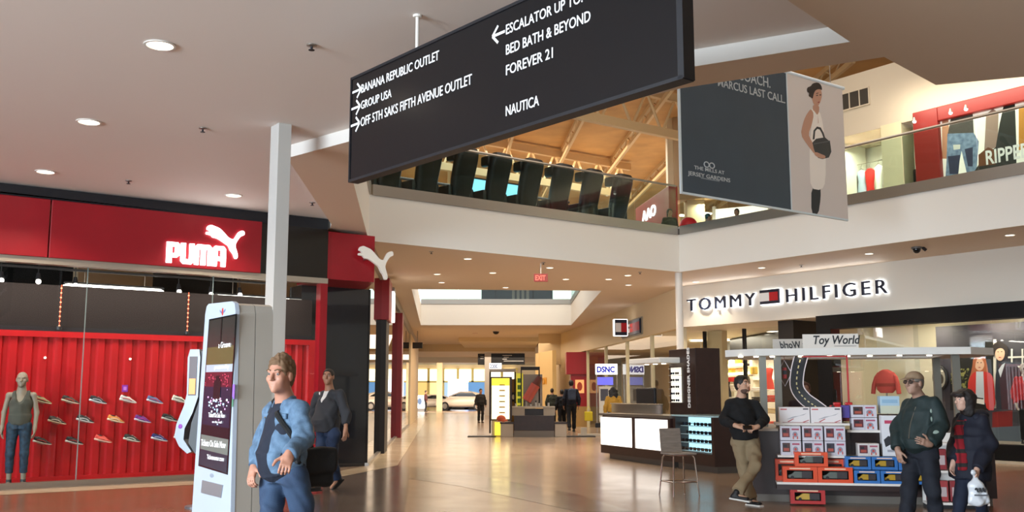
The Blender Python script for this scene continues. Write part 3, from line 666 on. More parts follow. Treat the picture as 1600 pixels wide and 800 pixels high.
for i, px in enumerate((1428, 1485, 1509)):
    x, z = USW.hit(px, (178, 172, 166)[i], -.3); mb = MB(); mb.lathe([(.02, .1), (.05, 0), (.0, 0)], STEEL, 12); mb.ball((0, 0, 0), .045, TUBE, 8); o = mb.obj('spot_light'); o.matrix_world = USW.M @ T(x, -.3, 8.02); tag(o, 'tiny bright spotlight under the upper shop header by the red frame', 'lamp', 'spots over the red framed shop')
# wall vent
vt = thing('wall_vent', 'dark three section air vent high on the beige upper wall', 'vent', USW.M)
mb = MB(); mb.box((2.72, -.03, 8.86), (3.58, 0.0, 9.28), mat('vent_dark', '#3a342c', .6)); mb.obj('grille', vt)
mb = MB()
for x in (2.7, 2.99, 3.29, 3.57): mb.box((x - .012, -.05, 8.84), (x + .012, 0, 9.3), BEIGE)
mb.box((2.7, -.05, 9.28), (3.58, 0, 9.31), BEIGE); mb.box((2.7, -.05, 8.83), (3.58, 0, 8.86), BEIGE); mb.obj('vent_frame', vt)
for nm_, lo, e in (('upper_bay_light', (3.1, .5, 7.95), 45), ('poster_light', (7.5, -.9, 8.6), 70), ('upper_shop_light', (7, 33.5, 7.9), 90)):
    l = D.lights.new(nm_, 'AREA'); l.energy = e; l.size = 1.2; l.shape = 'RECTANGLE'; l.size_y = .5 if nm_ != 'poster_light' else .4; l.color = (1, .9, .72)
    if nm_ == 'poster_light': l.size = 6
    o = D.objects.new(nm_, l); COL.objects.link(o); o.matrix_world = (USW.M @ Matrix.Translation(lo) @ (Matrix.Rotation(rad(40), 4, 'X') if nm_ == 'poster_light' else Matrix())) if nm_ != 'upper_shop_light' else Matrix.Translation(lo)
# upper level seen through the second opening: bright shopfronts beyond
FB = Frame((-6, 58.5), 0)
t = thing('far_shopfront', 'bright upper shopfront seen through the second ceiling opening, dark doorways between white windows', 'shopfront', FB.M)
SKYW = emis('daylit_window', '#ecfbf8', 1.5)
mb = MB(); mb.box((-1.5, 0, Z_UP), (4.2, .2, 9), SKYW); mb.box((8.4, 0, Z_UP), (11.0, .2, 9), SKYW); mb.box((11.9, 0, Z_UP), (16, .2, 9), SKYW); mb.obj('window_pane', t)
mb = MB(); mb.box((4.2, -.05, Z_UP), (8.4, .2, 9), mat('dark_doorway', '#1c1712', .6)); mb.obj('doorway', t)
for i in range(4):
    mb = MB(); x = 6.0 + i * .28; mb.box((x, -.2, Z_UP), (x + .16, -.05, 9), mat('grey_post', '#8f8b80', .5)); mb.obj('post', t)
mb = MB(); mb.box((11.0, -.1, Z_UP), (11.9, .2, 9), mat('grey_post', '#8f8b80', .5)); mb.obj('pier', t)
# ================================================================ columns, hanging sign, banner, directory kiosk
mb = MB(); mb.box((-.125, -.085, 0), (.125, .085, Z_CEIL), mat('column_grey_white', '#b6b3ad', .6), bev=.004); o = struct(mb, 'column_left', Matrix.Translation((-2.88, 12.1, 0)) @ Matrix.Rotation(rad(-54), 4, 'Z'))
mb = MB(); mb.cyl((4.36, 25.9, 0), (4.36, 25.9, Z_SOFFIT), .095, WHITE, seg=20); struct(mb, 'column_right', smooth=True)

# ---- black hanging directory sign
SG = Frame((-0.87, 8.41), -50)
sg = thing('hanging_directory_sign', 'long black hanging directory sign with white store names and arrows', 'sign', SG.M)
SGB = mat('sign_black', '#0b0c10', 0.25)
mb = MB(); mb.box((-1.03, 0, 3.44), (3.03, .09, 4.43), SGB, bev=.006); mb.obj('sign_panel', sg)
mb = MB()
for x0, x1, z0, z1 in ((-1.04, 3.04, 3.425, 3.45), (-1.04, 3.04, 4.42, 4.445), (-1.04, -1.02, 3.43, 4.44), (3.0, 3.05, 3.43, 4.44)): mb.box((x0, -.008, z0), (x1, .1, z1), BLACKM)
mb.obj('edge_frame', sg)
mb = MB()
def sl(txt, a, b, t_):
    m_ = MB(); fit(m_, txt, SG, a, b, t_, LETW, -.002, .006); m_.obj('lettering', sg)
K5 = lambda x, y: (540 + x / 2.667, y / 2.667)
sl('BANANA REPUBLIC OUTLET', K5(66, 388), K5(389, 264), K5(66, 352))
sl('GROUP USA', K5(64, 456), K5(191, 415), K5(64, 422))
sl('OFF 5TH SAKS FIFTH AVENUE OUTLET', K5(63, 528), K5(526, 368), K5(63, 490))
sl('ESCALATOR UP TO:', K5(669, 144), K5(988, 24), K5(669, 102))
sl('BED BATH & BEYOND', K5(669, 229), K5(1021, 100), K5(669, 186))
sl('FOREVER 21', K5(669, 314), K5(864, 243), K5(669, 271))
sl('NAUTICA', K5(668, 484), K5(806, 443), K5(668, 441))
for px in ((46, 379, 1), (42, 449, 1), (40, 519, 1), (639, 141, -1)):
    x, z = SG.hit(*K5(px[0], px[1]), -.002); d = px[2]; mb = MB()
    for p, q in (((-.075, 0), (.075, 0)), ((.01, .07), (.08, 0)), ((.01, -.07), (.08, 0))):
        p, q = Vector((p[0] * d, p[1])), Vector((q[0] * d, q[1])); n = (q - p).normalized(); s_ = Vector((-n.y, n.x)) * .011
        pl = [p - s_, q - s_, q + s_, p + s_]; mb.add([(x + v.x, -.003, z + v.y) for v in pl], [(0, 1, 2, 3)], LETW)
    mb.obj('arrow', sg)
for x in (0.0, 2.3):
    mb = MB(); mb.cyl((x, .045, 4.43), (x, .045, Z_CEIL if x < 1 else Z_CEIL), .016, WHITE, seg=10); r_ = mb.obj('hanging_rod', sg)
    mb = MB(); mb.cyl((x, .045, Z_CEIL - .02), (x, .045, Z_CEIL), .04, WHITE, seg=14); mb.obj('ceiling_plate', r_)

# ---- two tone banner in the opening
q = pd(1065, 290, 16.0); BN = Frame((q.x, q.y), 36)
bn = thing('hanging_banner', 'big hanging banner, dark with words on the left, a woman with handbag on the right', 'banner', BN.M)
mb = MB(); mb.box((0, 0, 4.72), (4.44, .02, 7.28), mat('banner_slate', '#36424c', 0.55, var=.06, vscale=2)); mb.obj('banner_sheet', bn)
mb = MB(); mb.box((2.79, -.004, 4.71), (4.44, 0.0, 7.28), mat('banner_pale', '#cfc3bb', .6)); mb.obj('pale_panel', bn)
mb = MB(); mb.box((-.02, -.006, 4.70), (4.44, .03, 4.735), mat('banner_hem', '#c9d2d4', .5)); mb.box((-.02, -.006, 4.72), (.015, .03, 7.28), MATS['banner_hem']); mb.box((2.77, -.006, 4.72), (2.795, .0, 7.28), MATS['banner_hem']); mb.obj('hem', bn)
mb = MB(); mb.cyl((-.05, .01, 7.31), (4.5, .01, 7.31), .035, mat('pale_blue_rod', '#dfe8ee', .3), seg=12); mb.obj('top_rod', bn, True)
for x in (.3, 4.1): mb = MB(); mb.cyl((x, .01, 7.34), (x, .01, 11.0), .008, STEEL, seg=6); mb.obj('cable', bn)
BC = lambda pts: [BN.hit(1040 + x / 2.667, 80 + y / 2.667, -.004) for x, y in pts]
BLK, SKN, DRS = mat('print_black', '#17181c', .5), mat('print_skin_tan', '#b98a72', .6), mat('print_dress_ivory', '#e8ddd2', .6)
def chaikin(p):
    o_ = []
    for i in range(len(p)):
        a, b = Vector(p[i]), Vector(p[(i + 1) % len(p)]); o_ += [tuple(a * .75 + b * .25), tuple(a * .25 + b * .75)]
    return o_
P_ = [(BC(chaikin([(607, 560), (645, 560), (647, 610), (636, 684), (607, 684)])), BLK),
      (BC(chaikin([(606, 236), (622, 246), (632, 262), (642, 250), (654, 295), (660, 340), (667, 410), (667, 545), (650, 580), (604, 572), (600, 480), (600, 400), (606, 330), (611, 285)])), DRS),
      (BC(chaikin([(614, 222), (640, 226), (640, 250), (632, 268), (620, 250), (612, 244)])), SKN),
      (BC(chaikin([(596, 250), (606, 240), (618, 262), (608, 310), (594, 345), (606, 372), (634, 420), (664, 440), (658, 452), (624, 434), (588, 388), (562, 348), (572, 300), (582, 272)])), SKN),
      (BC(chaikin([(608, 368), (682, 356), (693, 440), (640, 453), (620, 420)])), mat('print_bag', '#22262a', .4)),
      (BC([(612, 368), (616, 330), (630, 314), (646, 318), (658, 340), (664, 360), (657, 361), (650, 341), (641, 326), (631, 324), (623, 334), (620, 367)]), MATS['print_bag']),
      (BC([(616, 384), (684, 372), (685, 377), (617, 389)]), mat('print_bag_seam', '#454b50', .4)),
      (BC(chaikin([(622, 418), (650, 430), (666, 436), (664, 448), (640, 446), (618, 432)])), SKN),
      (BC(chaikin([(610, 165), (625, 150), (646, 158), (651, 180), (648, 200), (640, 222), (628, 232), (616, 222), (608, 195)])), SKN),
      (BC(chaikin([(588, 152), (604, 146), (612, 134), (634, 130), (648, 142), (652, 164), (640, 158), (624, 162), (616, 178), (612, 200), (604, 192), (594, 188), (598, 174), (588, 170)])), mat('print_hair', '#2a211d', .6)),
      (BC([(626, 184), (634, 182), (634, 186), (626, 187)]), BLK), (BC([(640, 181), (647, 180), (647, 184), (640, 185)]), BLK), (BC([(632, 212), (641, 210), (641, 214), (633, 216)]), mat('print_lips', '#8a3a34', .5)), (BC([(625, 176), (635, 173), (635, 176), (626, 179)]), BLK),
      (BC([(632, 262), (636, 300), (634, 300)]), SKN)]
mb = MB(); paint(mb, P_, -.004); mb.obj('printed_woman', bn)
GL = mat('banner_letters', '#b3b6b6', .5); mb = MB()
fit(mb, 'MARCUS LAST CALL.', BN, (1122, 134), (1227, 161), (1122, 121), GL, -.004, .006); mb.obj('lettering', bn); mb = MB()
fit(mb, '& COACH.', BN, (1140, 120), (1204, 142), (1140, 104), GL, -.004, .006); mb.obj('lettering', bn); mb = MB()
fit(mb, 'THE MILLS AT', BN, (1085, 264), (1132, 272.5), (1085, 258.3), GL, -.004, .006); mb.obj('lettering', bn); mb = MB()
fit(mb, 'JERSEY GARDENS', BN, (1075, 273), (1141, 285), (1075, 266.6), GL, -.004, .006)
x, z = BN.hit(1095, 278); mb.box((x, -.005, z - .01), (x + .45, -.004, z + .008), mat('small_print', '#7d858a', .5))
x, z = BN.hit(1108, 258)
for s in (-.065, .065): mb.tube([(x + s + .06 * math.cos(a), -.004, z + .045 * math.sin(a)) for a in (2 * math.pi * i / 16 for i in range(16))], .010, GL, 6, closed=True)
mb.obj('lettering', bn)

# ---- tall directory kiosk
KF = Frame((-2.66, 8.87), -54)
KW = mat('kiosk_white', '#b4bfce', 0.3); KS = mat('kiosk_steel', '#b3ada3', 0.42, 0.2, bump=.04, bscale=90, stretch=(1, 1, 25))
kk = thing('directory_kiosk', 'tall silver and white freestanding touch screen directory kiosk in front of the white column', 'kiosk', KF.M)
out = [(-.30, 0), (.70, 0), (.69, .5), (.63, 2.14), (.60, 2.21), (.54, 2.23), (-.04, 2.25), (-.09, 2.23), (-.12, 2.16), (-.25, .42)]
mb = MB(); mb.prism([(x, z) for x, z in out], 0, .035, KW, STAND); mb.obj('front_panel', kk)
inn = [(x * .985 + .006, z * .992 + .003) for x, z in out]
mb = MB(); mb.prism(inn, -.14, 0, KS, STAND); mb.obj('body', kk)
mb = MB(); mb.prism(inn, -.30, -.146, KS, STAND); mb.obj('rear_body', kk)
sc_ = MB(); S4 = [KF.hit(328.5, 501, -.035), KF.hit(369, 493, -.035), KF.hit(355, 739, -.035), KF.hit(312, 726, -.035)]
def kq(u0, v0, u1, v1):
    f = lambda u, v: tuple((Vector(S4[0]) * (1 - u) + Vector(S4[1]) * u) * (1 - v) + (Vector(S4[3]) * (1 - u) + Vector(S4[2]) * u) * v)
    return [f(u0, v0), f(u0, v1), f(u1, v1), f(u1, v0)]
def kpt(u, v): return kq(u, v, u + .001, v + .001)[0]
mb = MB(); p = [kq(-.03, -.01, 1.03, 1.01)[i] for i in range(4)]
mb.prism([(a, b) for a, b in p], .035, .04, mat('screen_glass', '#060709', .08), STAND); mb.obj('screen', kk)
E_ = lambda n, c, s=.7: mat('screen_' + n, c, .2, emit=c, es=s)
scr = [(kq(0, 0, 1, .19), E_('grey', '#2a2824', .5)), (kq(0, .19, 1, .31), E_('olive', '#4c4628', .6)), (kq(0, .31, 1, .36), E_('pale', '#8f97a0', .6)), (kq(0, .36, 1, .46), E_('red', '#4a1420', .6)), (kq(0, .46, 1, .72), E_('navy', '#141a2c', .6)), (kq(0, .72, 1, .79), E_('black', '#0c0e14', .5)), (kq(0, .79, 1, .89), E_('grey_green', '#59605a', .6)), (kq(0, .89, 1, 1), E_('slate', '#1c2630', .6))]
rs = random.Random(3)
for i in range(46):
    u = .5 + rs.gauss(0, .19); v = .57 + rs.gauss(0, .04)
    if .03 < u < .95: r_ = .008 + .02 * rs.random(); scr.append((kq(u, v, u + r_ * 2, v + r_ * .5), E_(('glow_a', 'glow_b', 'glow_c')[i % 3], ('#9fc0d8', '#c890b8', '#d8e0e0')[i % 3], .9)))
for i in range(40):
    u, v = rs.random() * .93, .37 + rs.random() * .08; scr.append((kq(u, v, u + .04, v + .008), E_('ember', '#8a3040', .7)))
scr += [(kq(.36, .42, .62, .54), E_('tree', '#0a1014', .3)), (kq(.42, .385, .56, .43), E_('tree', '#0a1014', .3)), (kq(.49, 0, .52, .2), E_('glass_reflection', '#0c0b0a', .3))]  # last dark stripe is a vertical reflection painted onto the screen top
mb = MB(); paint(mb, scr, -.0405, step=.00004); mb.obj('screen_picture', kk)
def kt(txt, u, v, w, h, m=LEDW):
    mb = MB()
    a = kpt(u, v); b = kpt(u + w, v); vs, fs = text_geo(txt, 1, 1, .001, .01, 'LEFT', 0, 1); ww = max(q[0] for q in vs); s = h / .72
    L_ = math.dist(a, b); mb.add([(q[0] / ww * L_, q[1] * s, 0) for q in vs], fs, m, at(a[0], -.0465, a[1])); mb.obj('screen_text', kk)
TW_ = mat('screen_text', '#e8e8ea', .3, emit='#e8e8ea', es=.8)
kt('a Groove', .45, .20, .45, .05, TW_); kt('presented by', .35, .34, .55, .035, TW_); kt('Tickets On Sale Now', .25, .665, .6, .04, TW_); kt('on the mall', .4, .70, .35, .02, TW_); kt('Tickets On Sale Now', .04, .865, .9, .055, TW_); kt('Ticketmaster.com', .3, .945, .6, .04, TW_)
x, z = KF.hit(348, 487, -.035); mb = MB()
mb.ball((x, -.036, z), (.02, .003, .035), mat('emblem_red', '#c03028', .5), 10)
for s in (-1, 1): mb.prism([(x + s * .015, z), (x + s * .07, z + .02), (x + s * .06, z), (x + s * .02, z - .015)], .035, .038, mat('emblem_blue', '#6a7aa8', .5), STAND)
mb.obj('emblem', kk)
x, z = KF.hit(331, 743, -.035); mb = MB(); mb.ball((x, -.036, z), (.05, .003, .018), mat('emblem_grey', '#8f98a4', .5), 10); mb.obj('emblem', kk)
a = [KF.hit(*q, -.035) for q in ((317, 750), (349, 758), (346, 778), (315, 770))]
mb = MB(); mb.prism(a, .035, .042, mat('slot_steel', '#a3a8ac', .3, .6), STAND); mb.obj('slot_plate', kk)
for px, py, h_ in ((365, 612, .06), (363, 628, .04)):
    x, z = KF.hit(px, py, -.035); mb = MB(); mb.box((x - .025, -.038, z - h_), (x + .025, -.034, z + h_), mat('sticker_%d' % py, '#9a6ad0' if py < 620 else '#5a8a70', .5)); mb.obj('sticker', kk)
mb = MB(); mb.box((-.32, -.06, 0), (.72, .33, .05), KS, bev=.01); mb.obj('plinth', kk)

# ---- curved phone charging post behind the kiosk
cp = pd(303, 640, 13.2)
CF = Frame((cp.x, cp.y), -12)
ck = thing('charging_station', 'silver curved charging station with small orange display behind the tall kiosk', 'charging station', CF.M)
cz = lambda py: EYE + (616 - py) / 1572 * 13.2
side = [(0.0, cz(547)), (.13, cz(547)), (.15, cz(560)), (.14, cz(620)), (.07, cz(645)), (-.03, cz(668)), (-.04, cz(685)), (.08, cz(703)), (.02, cz(706)), (-.1, cz(695)), (-.17, cz(680)), (-.15, cz(662)), (-.05, cz(632)), (-.02, cz(615)), (-.03, cz(560))]
mb = MB(); mb.prism(side, -.16, .16, mat('silver_plastic', '#7f868f', .3, .3), STAND); mb.obj('curved_shell', ck)
mb = MB(); mb.prism([(.14, cz(550)), (.32, cz(552)), (.33, cz(700)), (.12, cz(706)), (.02, cz(690)), (.05, cz(660)), (.15, cz(625))], -.14, .14, mat('black_plastic', '#14151a', .4), STAND); mb.obj('back_shell', ck)
mb = MB(); mb.box((0.0, -.165, cz(618)), (.11, -.155, cz(558)), mat('display_dark', '#3a1c1c', .3)); mb.box((.01, -.17, cz(616)), (.1, -.166, cz(592)), mat('display_orange', '#d08a30', .3, emit='#d08a30', es=.5)); mb.obj('display', ck)
mb = MB(); mb.ball((-.09, -.163, cz(665)), (.03, .005, .03), mat('purple_card', '#8a2fa8', .5), 10); mb.obj('badge', ck)
mb = MB(); mb.cyl((.18, 0, 0), (.18, 0, cz(700)), .05, mat('grey_steel', '#7d7f84', .4, .7), seg=14); mb.obj('post', ck, True)
mb = MB(); mb.cyl((.18, 0, 0), (.18, 0, .03), .22, mat('grey_steel', '#7d7f84', .4, .7), seg=24); mb.obj('base', ck)

# ---- recessed downlights, sprinklers, small ceiling things
def downlight(px, py, z, r, label, group, e=18):
    p = pz(px, py, z); t = thing('recessed_downlight', label, 'downlight', T(p.x, p.y, z), group)
    mb = MB(); mb.lathe([(r, 0), (r * 1.18, -.002), (r * 1.2, -.012), (r * 1.0, -.014), (r * .98, -.004)], WHITE, 28); mb.obj('trim_ring', t, True)
    mb = MB(); mb.lathe([(0, -.004), (r * .6, -.005), (r * .99, -.004)], emis('downlight_glow', '#fff0d8', 4.0), 28); mb.obj('lens', t)
    l = D.lights.new('downlight_lamp', 'SPOT'); l.energy = e * 9; l.color = (1, .86, .68); l.spot_size = rad(125); l.spot_blend = .6; l.shadow_soft_size = r
    o = D.objects.new('downlight_lamp', l); COL.objects.link(o); o.location = (p.x, p.y, z - .03)
for px, py, lb_ in ((250, 70, 'largest round downlight, in the left ceiling near the picture top'), (139, 190, 'second largest round downlight in the left ceiling'), (71, 268, 'small round downlight in the ceiling just above the left end of the long red sign'), (365, 305, 'round downlight in the ceiling above the leaping cat sign')):
    downlight(px, py, Z_CEIL, .125, lb_, 'downlights in the left ceiling', 24)
for px, py in ((731, 404), (859, 418), (683, 428), (770, 426), (690, 441), (790, 449), (884, 436), (951, 436)): downlight(px, py, Z_SOFFIT, .09, 'small recessed downlight in the soffit before the second ceiling opening', 'downlights in the corridor soffit', 16)
for px, py in ((981, 430), (982, 445), (1087, 440)): downlight(px, py, Z_SOFFIT, .09, 'small recessed downlight in the soffit left of the navy lettered storefront', 'downlights left of the navy letters', 16)
for px, py, w_ in ((1190, 418, 'above the M of the navy store name'), (1358, 396, 'above the end of the navy store name'), (1578, 367, 'at the right picture edge')): downlight(px, py, Z_SOFFIT, .09, 'small recessed downlight in the right soffit, ' + w_, 'downlights in the right soffit', 20)
for i, (px, py, z, w_) in enumerate(((487, 70, Z_CEIL, 'left of the hanging black sign'), (317, 200, Z_CEIL, 'mid left ceiling'), (201, 282, Z_CEIL, 'above the middle of the red sign'), (488, 316, Z_SOFFIT, 'right of the white column'), (674, 393, Z_SOFFIT, 'above the corridor entrance'), (849, 410, Z_SOFFIT, 'near the red exit sign'), (1252, 414, Z_SOFFIT, 'above the navy store name'), (1000, 425, Z_SOFFIT, 'left of the slim right column'))):
    p = pz(px, py, z); t = thing('ceiling_sprinkler', 'small dark ceiling sprinkler, ' + w_, 'sprinkler', T(p.x, p.y, z), 'ceiling sprinklers')
    mb = MB(); mb.lathe([(0, 0), (.05, -.002), (.05, -.012), (.02, -.02), (0, -.02)], STEEL, 16); mb.obj('cover_plate', t, True)
    mb = MB(); mb.cyl((0, 0, -.02), (0, 0, -.05), .012, BLACKM, seg=8); mb.cyl((0, 0, -.05), (0, 0, -.055), .03, BLACKM, seg=12); mb.obj('nozzle', t)
p = pz(1432, 386, Z_SOFFIT); t = thing('security_camera', 'dark dome security camera on the right soffit', 'camera', T(p.x, p.y, Z_SOFFIT))
mb = MB(); mb.lathe([(0, 0), (.11, 0), (.11, -.04), (0, -.04)], mat('camera_grey', '#6a6560', .4), 20); mb.obj('housing', t, True)
mb = MB(); mb.ball((0, 0, -.05), (.085, .085, .09), mat('dark_dome', '#101014', .08), 16); mb.obj('dome', t, True)
mb = MB(); mb.cyl((.12, 0, 0), (.2, 0, -.07), .035, BLACKM, seg=12); mb.obj('lamp_stub', t)
# red exit sign hanging in the corridor soffit
p = pd(845, 434, 24.0); t = thing('exit_sign', 'small red lit exit sign hung from the corridor soffit', 'sign', T(p.x, p.y, p.z))
mb = MB(); mb.box((-.17, -.02, -.1), (.17, .02, .1), mat('exit_housing', '#7d2a22', .4, emit='#8a2a20', es=.25), bev=.01); mb.obj('sign_box', t)
mb = MB(); mb.text('EXIT', .17, mat('exit_red', '#d85848', .4, emit='#ff6a58', es=.7), at(-.14, -.021, -.06), .72, .004, .005); mb.obj('letters', t)
mb = MB(); mb.cyl((0, 0, .1), (0, 0, Z_SOFFIT - p.z), .012, WHITE, seg=8); mb.obj('stem', t)
# ================================================================ white storefront with navy letters
FASC = mat('storefront_white', '#dcd6ca', .55)
NAVY = mat('navy_letters', '#101a34', .35)
mb = MB(); mb.box((0, 0, 3.4), (14, .3, Z_SOFFIT), FASC); mb.box((0, .3, 3.4), (14, 8, 3.46), mat('shop_ceiling_white', '#e6dfd0', .6)); mb.box((-6, 8, 0), (14, 8.2, 3.46), mat('shop_back_white', '#efe8d8', .6)); mb.box((13.8, .3, 0), (14, 8, 3.46), FASC); struct(mb, 'wall_storefront', TW.M)
# ceiling behind the corridor corner
mb = MB(); mb.prism([tuple(TW.w(0.1, .1, 0)[:2]), tuple(TW.w(0.1, 8, 0)[:2]), tuple(CRW.w(-9, 5, 0)[:2]), tuple(CRW.w(-9, .2, 0)[:2]), tuple(CRW.w(-.2, .2, 0)[:2])], 3.415, 3.47, MATS['shop_ceiling_white']); struct(mb, 'ceiling')
sg = thing('store_sign', 'backlit navy store name with a small navy, white and red flag on white fascia', 'sign', TW.M)
mb = MB(); HALO = emis('letter_halo', '#f4f8ff', 2.0)
def spaced(txt, x0, x1, m, y, d, bold):
    vs, fs = text_geo(txt, .5, 1.0, d, bold, 'LEFT', 0, 1.32); w = max(v[0] for v in vs); k = (x1 - x0) / w
    mb.add([(v[0] * k, v[1] * .98, v[2]) for v in vs], fs, m, at(x0, y, 3.84))
spaced('TOMMY', .3, 2.84, NAVY, -.10, .05, 0.0); spaced('HILFIGER', 3.84, 6.86, NAVY, -.10, .05, 0.0); mb.obj('letters', sg)
mb = MB(); spaced('TOMMY', .3, 2.84, HALO, -.045, .02, .012); spaced('HILFIGER', 3.84, 6.86, HALO, -.045, .02, .012); mb.box((2.97, -.05, 3.82), (3.69, -.03, 4.23), HALO); mb.obj('letter_backlight', sg)
FR, FW = mat('flag_red', '#c01a26', .4), mat('flag_white', '#f2f2f2', .5)
def flag(mb, x0, x1, z0, z1, y):
    h = z1 - z0; mb.box((x0, y, z0), (x1, y + .05, z1), NAVY); mb.box((x0, y - .006, z0 + h * .2), ((x0 + x1) / 2, y + .01, z1 - h * .2), FW); mb.box(((x0 + x1) / 2, y - .006, z0 + h * .2), (x1 - .03, y + .01, z1 - h * .2), FR)
mb = MB(); flag(mb, 3.01, 3.65, 3.84, 4.22, -.12); mb.obj('flag_emblem', sg)
for x in (1.6, 5.3):
    l = D.lights.new('sign_glow', 'AREA'); l.energy = 6; l.shape = 'RECTANGLE'; l.size = 3; l.size_y = .1; l.color = (.9, .95, 1); o = D.objects.new('sign_glow', l); COL.objects.link(o); o.matrix_world = TW.M @ Matrix.Translation((x, -.14, 4.32)) @ Matrix.Rotation(rad(-115), 4, 'X')
# display window in a black frame
BF = mat('black_window_frame', '#07080c', .5, spec=.25)
mb = MB(); mb.box((4.76, -.08, 3.07), (13.8, .3, 3.42), BF); mb.box((4.76, -.08, .0), (13.8, .3, .38), BF); mb.box((4.76, -.08, .38), (5.18, .3, 3.07), BF); mb.box((4.70, -.3, 0), (13.8, -.08, .05), mat('pale_kerb', '#c9c3b6', .5)); struct(mb, 'trim_7', TW.M)
w = MB()
for a, b in ((5.18, 7.3), (7.3, 9.2), (9.2, 11.5), (11.5, 13.8)):
    h = (b - a) / 2 * (math.tan(rad(11.8)) if a < 6 else 0.0);   # first pane is turned on purpose so it mirrors the red store sign
    w.quad((a + .006, .16 - h, .38), (b - .006, .16 + h, .38), (b - .006, .16 + h, 3.07), (a + .006, .16 - h, 3.07), glass('display_glass', '#f4f8f6', 4.0))
struct(w, 'window_4', TW.M)
mb = MB(); mb.box((4.85, 2.2, .3), (13.8, 2.3, 3.4), mat('display_wall_cream', '#ecdfc2', .6)); mb.box((4.8, .3, .3), (13.8, 2.3, .38), mat('display_floor', '#9c968c', .5)); mb.box((4.85, .3, .3), (4.95, 2.3, 3.4), MATS['display_wall_cream']); struct(mb, 'wall_display', TW.M)
for x, e_ in ((6.9, 17), (8.6, 18), (10.6, 22)):
    l = D.lights.new('display_light', 'AREA'); l.energy = e_; l.size = .8; l.color = (1, .9, .7); o = D.objects.new('display_light', l); COL.objects.link(o); o.matrix_world = TW.M @ Matrix.Translation((x, 1.2, 3.0)) @ Matrix.Rotation(rad(25), 4, 'X')
PY = 1.7
pq = lambda pts: [TW.hit(1440 + x / 3.331, 500 + y / 3.331, PY - .03) for x, y in pts]
po = thing('fashion_poster', 'dark window poster of a woman in red jacket and man in navy suit', 'poster', TW.M)
mb = MB(); mb.box((6.95, PY, .42), (10.2, PY + .04, 3.1), mat('poster_slate', '#38343c', .5, col2='#4a4650', vscale=2)); mb.obj('poster_sheet', po)
cc = lambda n, c, **k: mat('print_' + n, c, .6, **k)
P_ = [(pq([(145, 360), (150, 250), (200, 160), (260, 120), (330, 100), (372, 105), (372, 470), (145, 470)]), cc('night_arch', '#14130f')),
      (pq([(370, 100), (385, 100), (385, 460), (370, 460)]), cc('pale_jamb', '#d8d2c4')), (pq([(385, 100), (560, 90), (560, 560), (385, 500)]), cc('dusk_panel', '#3a3840')),
      (pq([(0 + 365, 480), (470, 470), (470, 590), (365, 590)]), cc('dark_red_print', '#8a1c1c')), (pq([(355, 560), (700, 540), (700, 640), (355, 640)]), cc('blue_grey_print', '#5a6674'))]
rs = random.Random(5)
for i in range(44):
    x, y = 150 + rs.random() * 95, 255 + rs.random() * 110
    P_.append((pq(ell(x, y, 5 + 8 * rs.random(), 3 + 4 * rs.random(), 7, rs.random() * 3)), cc('leaf_%d' % (i % 3), ('#7d7a3c', '#a09a58', '#4c4f28')[i % 3])))
for x in (465, 520): P_.append((pq([(x, 150), (x + 9, 150), (x + 9, 300), (x, 300)]), cc('white_lattice', '#e0ddd2')))
for y in (190, 240): P_.append((pq([(450, y), (560, y - 3), (560, y + 6), (450, y + 9)]), cc('white_lattice', '#e0ddd2')))
HR1, HR2, SKP = cc('auburn_hair', '#b0623c'), cc('dark_curls', '#241a16'), cc('skin_fair', '#e6b698')
P_ += [(pq(chaikin([(270, 190), (300, 168), (330, 185), (345, 250), (352, 330), (345, 370), (250, 365), (238, 330), (262, 260)])), HR1),
       (pq(chaikin([(238, 340), (260, 280), (290, 265), (330, 268), (366, 280), (378, 330), (386, 470), (340, 470), (330, 420), (250, 420)])), cc('red_jacket', '#d03028')),
       (pq([(284, 268), (322, 268), (328, 440), (282, 432)]), cc('white_shirt', '#cfd4dc')), (pq([(282, 405), (325, 410), (325, 440), (282, 432)]), cc('white_trousers', '#efe8e0')), (pq([(282, 402), (322, 407), (322, 413), (282, 408)]), cc('black_belt', '#1a1618')),
       (pq(ell(302, 228, 25, 36)), SKP), (pq(chaikin([(272, 215), (285, 182), (310, 178), (332, 200), (330, 250), (322, 210), (300, 196), (284, 210), (278, 260)])), HR1),
       (pq(ell(293, 222, 4, 2.5, 8)), HR2), (pq(ell(311, 222, 4, 2.5, 8)), HR2), (pq(ell(302, 247, 7, 2.5, 8)), cc('lip_print', '#a84038')),
       (pq(chaikin([(384, 300), (392, 255), (420, 230), (445, 215), (490, 225), (512, 260), (515, 330), (480, 350), (450, 460), (420, 470), (385, 440)])), cc('navy_suit', '#272a36')),
       (pq([(400, 262), (418, 234), (436, 222), (412, 300)]), cc('white_shirt', '#cfd4dc')), (pq(ell(409, 172, 25, 40)), SKP),
       (pq(chaikin([(366, 165), (372, 130), (395, 108), (425, 118), (452, 140), (450, 185), (438, 210), (436, 165), (420, 145), (395, 150), (384, 165), (378, 200)])), HR2),
       (pq(ell(399, 166, 4, 2.5, 8)), HR2), (pq(ell(418, 165, 4, 2.5, 8)), HR2), (pq(ell(409, 195, 8, 2.5, 8)), cc('lip_print', '#a84038'))]
mb = MB(); paint(mb, P_, PY); mb.obj('printed_picture', po)
